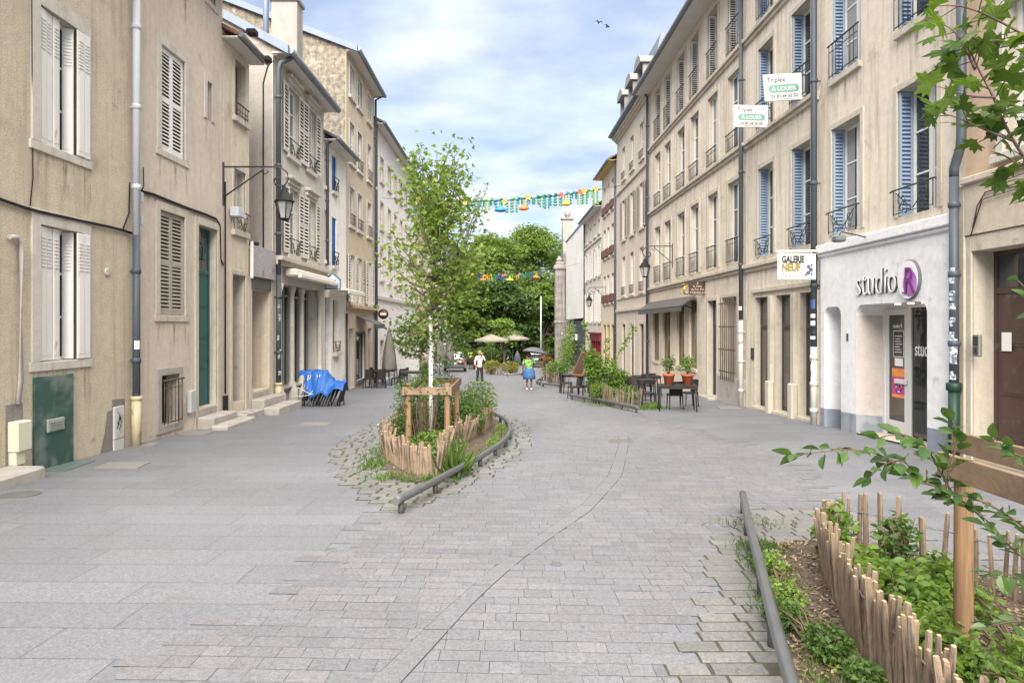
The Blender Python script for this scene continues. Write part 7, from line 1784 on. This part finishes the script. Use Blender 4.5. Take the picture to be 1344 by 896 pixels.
# ---- twigs of the foreground shrub reaching in from the right
def branch_plant(name, label, cat, base, paths, tm, leaf, spacing, size, seed, stem_r=.008, hang=.4, flat=.55, trunk=None, petiole=.03, stem_m=None):
    rs = np.random.RandomState(seed); rr = random.Random(seed); t = thing(name, label, cat, tuple(base), 0); base = Vector(base)
    b = MB(); pts, dirs = [], []
    if trunk: b.tube([Vector(p)-base for p in trunk[0]], trunk[1], 10)
    for (path, r0, leafy) in paths:
        P_ = [Vector(p)-base for p in path]
        Ls = [0]
        for a_, b_ in zip(P_, P_[1:]): Ls.append(Ls[-1]+(b_-a_).length)
        n = max(8, int(Ls[-1]/.05)); fine = [Vector(np.array([np.interp(Ls[-1]*k/n, Ls, [p[c] for p in P_]) for c in range(3)])) for k in range(n+1)]
        for _ in range(3): fine = [fine[0]]+[(fine[i-1]+fine[i]*2+fine[i+1])/4 for i in range(1, n)]+[fine[-1]]
        b.tube(fine, [r0*(1-.75*k/n) for k in range(n+1)], 6)
        s_ = Ls[-1]*(1-leafy); side = 1
        while s_ < Ls[-1]:
            k = min(n-1, int(s_/Ls[-1]*n)); tdir = (fine[k+1]-fine[k]).normalized(); sv = tdir.cross(Vector((0, 0, 1))); 
            if sv.length < .1: sv = Vector((1, 0, 0))
            sv.normalize(); side = -side
            d = (tdir*rr.uniform(.3, .8)+sv*side*rr.uniform(.5, 1.0)+Vector((0, 0, rr.uniform(-hang, .25)))).normalized()
            p = fine[k]; e = p+d*petiole*rr.uniform(.6, 1.4); b.tube([p, e], .0018 if petiole < .05 else .0025, 4, cap=False); pts.append(e); dirs.append(d); s_ += spacing*rr.uniform(.6, 1.5)
        pts.append(fine[-1]); dirs.append((fine[-1]-fine[-2]).normalized())
    b.build('stems', stem_m or M_twig, t)
    V, F = leaves(np.array([tuple(p) for p in pts]), rs.uniform(size[0], size[1], len(pts)), tm, dirs=np.array([tuple(d) for d in dirs]), flat=flat, rs=rs)
    put('leaves', leaf_mesh('leaves', V, F, leaf), t); return t
Yf = 3.1
A_ = lambda x, y, Y=Yf: tuple(at(x, y, Y))
root = (2.75, 3.3, G(3.3))
branch_plant('climbing_shrub', 'dark twigs with oval leaves reaching in over the right foreground', 'shrub', root, [
    ([A_(1420, 760, 3.3), A_(1344, 690), A_(1290, 655), A_(1225, 640), A_(1180, 612), A_(1150, 590), A_(1096, 590), A_(1040, 598)], .008, .80),
    ([A_(1250, 648), A_(1225, 600), A_(1212, 575), A_(1180, 565), A_(1150, 575)], .006, .95),
    ([A_(1240, 645), A_(1250, 600), A_(1262, 568), A_(1250, 552)], .006, .95),
    ([A_(1200, 622), A_(1190, 600), A_(1160, 606), A_(1140, 628)], .005, .9),
    ([A_(1420, 780), A_(1344, 735), A_(1310, 700), A_(1288, 672), A_(1250, 652), A_(1232, 652)], .007, .8),
    ([A_(1400, 800), A_(1360, 770), A_(1340, 760), A_(1315, 745), A_(1300, 752)], .006, .8),
    ([A_(1420, 830), A_(1370, 815), A_(1330, 812), A_(1295, 822)], .006, .7),
    ([A_(1420, 640), A_(1380, 612), A_(1344, 598), A_(1310, 592), A_(1305, 575)], .006, .7),
    ([A_(1430, 560), A_(1390, 480), A_(1360, 390), A_(1336, 368)], .008, .3)], OVAL, L_oval, .022, (.060, .105), 91,
    trunk=([root, A_(1470, 700, 3.3), A_(1450, 560, 3.3)], [.03, .022, .015]))
root = (3.55, 3.9, G(3.9))
Ym = 3.15
B = lambda x, y, Y=Ym: tuple(at(x, y, Y))
branch_plant('maple_tree', 'maple branches with big lobed leaves hanging in at the upper right', 'tree', root, [
    ([B(1480, 330, 3.6), B(1400, 260, 3.4), B(1344, 208), B(1318, 165), B(1302, 120), B(1285, 95), B(1262, 40)], .013, .8),
    ([B(1330, 185), B(1290, 170), B(1262, 155), B(1235, 148)], .006, .85),
    ([B(1305, 128), B(1276, 128), B(1248, 118), B(1225, 112)], .006, .9),
    ([B(1450, 120, 3.5), B(1390, 75), B(1344, 45), B(1300, 22), B(1262, 5), B(1230, 8)], .011, .85),
    ([B(1280, 92), B(1262, 52), B(1245, 30), B(1225, 30)], .006, .9),
    ([B(1430, 180, 3.5), B(1370, 150), B(1330, 135), B(1300, 138)], .008, .8),
    ([B(1400, 40, 3.4), B(1340, 60), B(1300, 48), B(1270, 62)], .008, .8),
    ([B(1420, 260, 3.4), B(1360, 225), B(1330, 215), B(1318, 205)], .007, .8),
    ([B(1430, -60, 3.4), B(1370, -20), B(1320, -10), B(1290, 10)], .008, .8),
    ([B(1440, 110, 3.4), B(1380, 105), B(1345, 95), B(1320, 85)], .007, .8)], MAPLE, L_maple, .055, (.095, .165), 92, hang=.75, flat=.5, petiole=.08,
    trunk=([root, (3.55, 3.9, 1.0), B(1500, 320, 3.7), B(1490, 60, 3.6), B(1500, -200, 3.6)], [.06, .05, .045, .03, .015]), stem_m=mat('maple_twig', (.13, .085, .075), .7, .2, 9))

# ================================================================== PEOPLE
M_skin = mat('skin_light', (.46, .27, .19), .55, .05); M_skind = mat('skin_dark', (.12, .06, .04), .5, .05)
def hand(b, wrist, dirv, side, s=1.0):
    w_ = Vector(wrist); d = Vector(dirv).normalized(); sd_ = d.cross(Vector((0, 1, 0))); sd_ = sd_.normalized() if sd_.length > .1 else Vector((1, 0, 0)); nn = d.cross(sd_)
    b.tube([w_, w_+d*.04, w_+d*.085], [.022, .036, .034], 8)
    for k, ln in enumerate((.060, .075, .08, .07)): p = w_+d*.08+sd_*(.012*(k-1.5)*1.5); b.tube([p, p+d*ln*.5+nn*.006, p+d*ln+nn*.02], [.009, .0085, .006], 6)
    p = w_+d*.03+sd_*.03*side; b.tube([p, p+(d*.6+sd_*side*.8)*.035, p+(d*1.0+sd_*side*.7)*.06], [.011, .010, .007], 6)
def person(label, loc, rz, pose, cloth, H=1.68, skin=None, hairc=(.30, .24, .18), hair='short', hat=None, build=1.0):
    skin = skin or M_skin; k = H/1.70; t = thing('person', label, 'person', tuple(loc), rz, None); w_ = build
    Lh, Rh = pose.get('lh', (.24, -.02, .82)), pose.get('rh', (-.24, -.02, .82)); Le, Re = pose.get('le', (.25, .03, 1.10)), pose.get('re', (-.25, .03, 1.10))
    lk, la, rk, ra = pose.get('lk', (.10, -.02, .50)), pose.get('la', (.11, .03, .08)), pose.get('rk', (-.10, -.02, .50)), pose.get('ra', (-.11, .03, .08))
    lt, rt = (la[0]+.02, la[1]-.15, .035), (ra[0]-.02, ra[1]-.15, .035)
    V = [(0,0,.95,.115*w_),(0,-.005,1.12,.105*w_),(0,0,1.30,.12*w_),(0,.01,1.44,.065),(0,0,1.52,.05),(0,-.015,1.60,.082),(0,-.01,1.665,.078),
         (.17*w_,.01,1.40,.055),(*Le,.038),(*Lh,.026),(-.17*w_,.01,1.40,.055),(*Re,.038),(*Rh,.026),
         (.095*w_,0,.88,.088*w_),(*lk,.056),(*la,.038),(*lt,.03),(-.095*w_,0,.88,.088*w_),(*rk,.056),(*ra,.038),(*rt,.03)]
    E = [(0,1),(1,2),(2,3),(3,4),(4,5),(5,6),(2,7),(7,8),(8,9),(2,10),(10,11),(11,12),(0,13),(13,14),(14,15),(15,16),(0,17),(17,18),(18,19),(19,20)]
    sc = lambda vs_: [(x*k, y*k, z*k, r*k) for x, y, z, r in vs_]
    body = skin_mesh('body', sc(V), E, skin, 1); b = MB()
    b.tube([(0, -.085*k, 1.615*k), (0, -.115*k, 1.585*k), (0, -.09*k, 1.578*k)], [.010*k, .016*k, .012*k], 6)
    for s_ in (-1, 1): b.lathe([(.012, 0), (.020, .004), (.012, .008)], 8, (s_*.078*k, -.005*k, 1.605*k)); b.lathe([(.001, -.008), (.009, 0), (.001, .008)], 8, (s_*.032*k, -.088*k, 1.625*k), 1)
    b.box(-.022*k, .022*k, -.097*k, -.085*k, 1.552*k, 1.558*k, 2)
    for h_, e_, s_ in ((Lh, Le, -1), (Rh, Re, 1)): hand(b, [c*k for c in h_], Vector(h_)-Vector(e_), s_)
    import bmesh as _b
    bm = _b.new(); bm.from_mesh(body); tmp = b.mesh('tmp', [skin]); bm.from_mesh(tmp); bm.to_mesh(body); bm.free(); bpy.data.meshes.remove(tmp)
    body.materials.append(mat('eye_dark', (.02, .015, .01), .3)); body.materials.append(mat('lip', (.30, .10, .08), .5))
    put('body', body, t)
    hm = mat('hair_%d' % int(hairc[0]*1000), hairc, .7, .2, 30)
    hb = MB(); hb.lathe([(.001, .105), (.05, .098), (.085, .06), (.098, .0), (.095, -.05), (.07, -.085 if hair == 'short' else -.12)], 14, (0, .018*k, 1.64*k), scale=(.98, 1.06)); hb.build('hair', hm, t)
    cl = cloth
    tv = [(0,0,.86,.140*w_),(0,0,.93,.138*w_),(0,-.005,1.12,.128*w_),(0,0,1.30,.138*w_),(0,.01,1.425,.075),(.17*w_,.01,1.40,.072),(-.17*w_,.01,1.40,.072)]; te = [(0,1),(1,2),(2,3),(3,4),(3,5),(3,6)]
    f = cl.get('sleeve', 1.0)
    lerp = lambda a, c, q: tuple(a[i]+(c[i]-a[i])*q for i in range(3))
    if f > .6: tv += [(*Le,.056),(*lerp(Le, Lh, .85),.045),(*Re,.056),(*lerp(Re, Rh, .85),.045)]; te += [(5,7),(7,8),(6,9),(9,10)]
    else: tv += [(*lerp((.17*w_, .01, 1.4), Le, .8),.066),(*lerp((-.17*w_, .01, 1.4), Re, .8),.066)]; te += [(5,7),(6,8)]
    put('top', skin_mesh('top', sc(tv), te, cl['top'], 1), t)
    if 'skirt' in cl:
        q = MB(); q.lathe([(.15*w_*k, 1.0*k), (.185*w_*k, .88*k), (.20*w_*k, .70*k), (.215*w_*k, .50*k), (.205*w_*k, .50*k)], 20, scale=(1, .8)); q.build('skirt', cl['skirt'], t)
    else:
        pv = [(0,0,.96,.132*w_),(.095*w_,0,.86,.105*w_),(*lk,.078),(la[0],la[1],.10,.062),(-.095*w_,0,.86,.105*w_),(*rk,.078),(ra[0],ra[1],.10,.062)]
        put('trousers', skin_mesh('trousers', sc(pv), [(0,1),(1,2),(2,3),(0,4),(4,5),(5,6)], cl['legs'], 1), t)
    for a_ in (la, ra): q = MB(); q.box(-.042, .042, -.19, .065, -.01, .075, bev=.03); q.build('shoe', cl['shoe'], t, (a_[0]*k, a_[1]*k, a_[2]*k-.075))
    return t
M_blk = mat('black_cloth', (.016, .016, .018), .85, .15); M_wht = mat('pinkish_white_blouse', (.62, .53, .50), .8, .06, 6); M_shoe = mat('dark_shoes', (.03, .028, .026), .6); M_wshoe = mat('white_shoes', (.6, .59, .57), .6)
def printmat():
    m, nt, b = newmat('green_print_fabric'); v = _vec(nt); n = _noise(nt, v, 7, 2, .5); r = nt.nodes.new('ShaderNodeValToRGB'); nt.links.new(n, r.inputs[0])
    r.color_ramp.interpolation = 'CONSTANT'; e = r.color_ramp.elements; e[0].color = (.035, .14, .045, 1); e[1].position = .56; e[1].color = (.45, .36, .09, 1)
    q = e.new(.44); q.color = (.11, .27, .08, 1); q = e.new(.63); q.color = (.05, .03, .02, 1); q = e.new(.67); q.color = (.10, .33, .09, 1)
    lnk(nt, r.outputs[0], b.inputs['Base Color']); b.inputs['Roughness'].default_value = .85; return m
p1 = person('person in a pale blouse and black trousers raising one hand to the face', gp(629.5, 504), R(12), {'lh': (.10, -.16, 1.53), 'le': (.27, -.10, 1.22), 'rh': (-.21, -.05, .86), 're': (-.25, .04, 1.12), 'la': (.13, -.10, .08), 'lk': (.11, -.07, .5), 'ra': (-.12, .08, .08)}, {'top': M_wht, 'legs': M_blk, 'shoe': M_shoe}, 1.66, hairc=(.26, .17, .10), hair='bob')
b = MB(); b.box(-.34, -.20, -.08, .06, .74, .98, bev=.03); b.tube([(-.27, -.02, .97), (-.14, -.15, 1.15), (.06, -.14, 1.36), (.12, .02, 1.46)], .012, 6); b.build('shoulder_bag', M_blk, p1)
p2 = person('woman in a green patterned top and blue skirt under a dark umbrella', gp(694.5, 511), R(176), {'rh': (-.16, -.18, 1.22), 're': (-.27, -.03, 1.14), 'lh': (.30, -.04, .86), 'le': (.29, .02, 1.12)}, {'top': printmat(), 'skirt': mat('blue_skirt', (.035, .10, .23), .8, .1, 8), 'shoe': M_wshoe, 'sleeve': .4}, 1.58, M_skind, (.02, .015, .013), build=1.42)
u0 = gp(694.5, 511); t = thing('umbrella', 'dark grey open umbrella held over the green patterned top', 'umbrella', (u0.x+.18, u0.y+.14, u0.z), 0)
b = MB(); b.tube([(0, 0, 1.0), (.10, -.04, 1.86)], .010, 6); b.build('shaft', M_iron, t)
b = MB(); n = 8; rings = [(0.0, .0), (.22, -.03), (.42, -.11), (.56, -.24)]; vs_ = [(0, 0, 0)]
for r_, z in rings[1:]:
    for k in range(n): a = 2*math.pi*k/n; vs_.append((r_*math.cos(a), r_*math.sin(a), z))
b.add(vs_, [(0, 1+k, 1+(k+1) % n) for k in range(n)]+[(1+j*n+k, 1+(j+1)*n+k, 1+(j+1)*n+(k+1) % n, 1+j*n+(k+1) % n) for j in range(2) for k in range(n)]); b.build('canopy', mat('umbrella_cloth', (.085, .09, .105), .7, .15, 3), t, (.10, -.04, 1.86), (R(-6), R(8), 0))
person('person in a yellow and green top standing beside the silver car', gp(617.5, 484), R(150), {}, {'top': mat('yellow_green_top', (.36, .38, .10), .8, .3, 6), 'skirt': M_blk, 'shoe': M_shoe, 'sleeve': .4}, 1.66, M_skind, (.02, .016, .014), build=1.15)
person('distant person in dark clothes behind the silver car', gp(600.5, 477.5), R(0), {}, {'top': M_blk, 'legs': mat('dark_red_cloth', (.12, .03, .03), .8), 'shoe': M_shoe}, 1.7)
person('person in a pale pink top standing behind the white tree trunk', gp(558, 493), R(60), {'lh': (.2, -.2, 1.05)}, {'top': mat('pale_pink_top', (.50, .36, .36), .8), 'legs': M_blk, 'shoe': M_shoe}, 1.66, hairc=(.05, .035, .03))
bpy.context.view_layer.update()
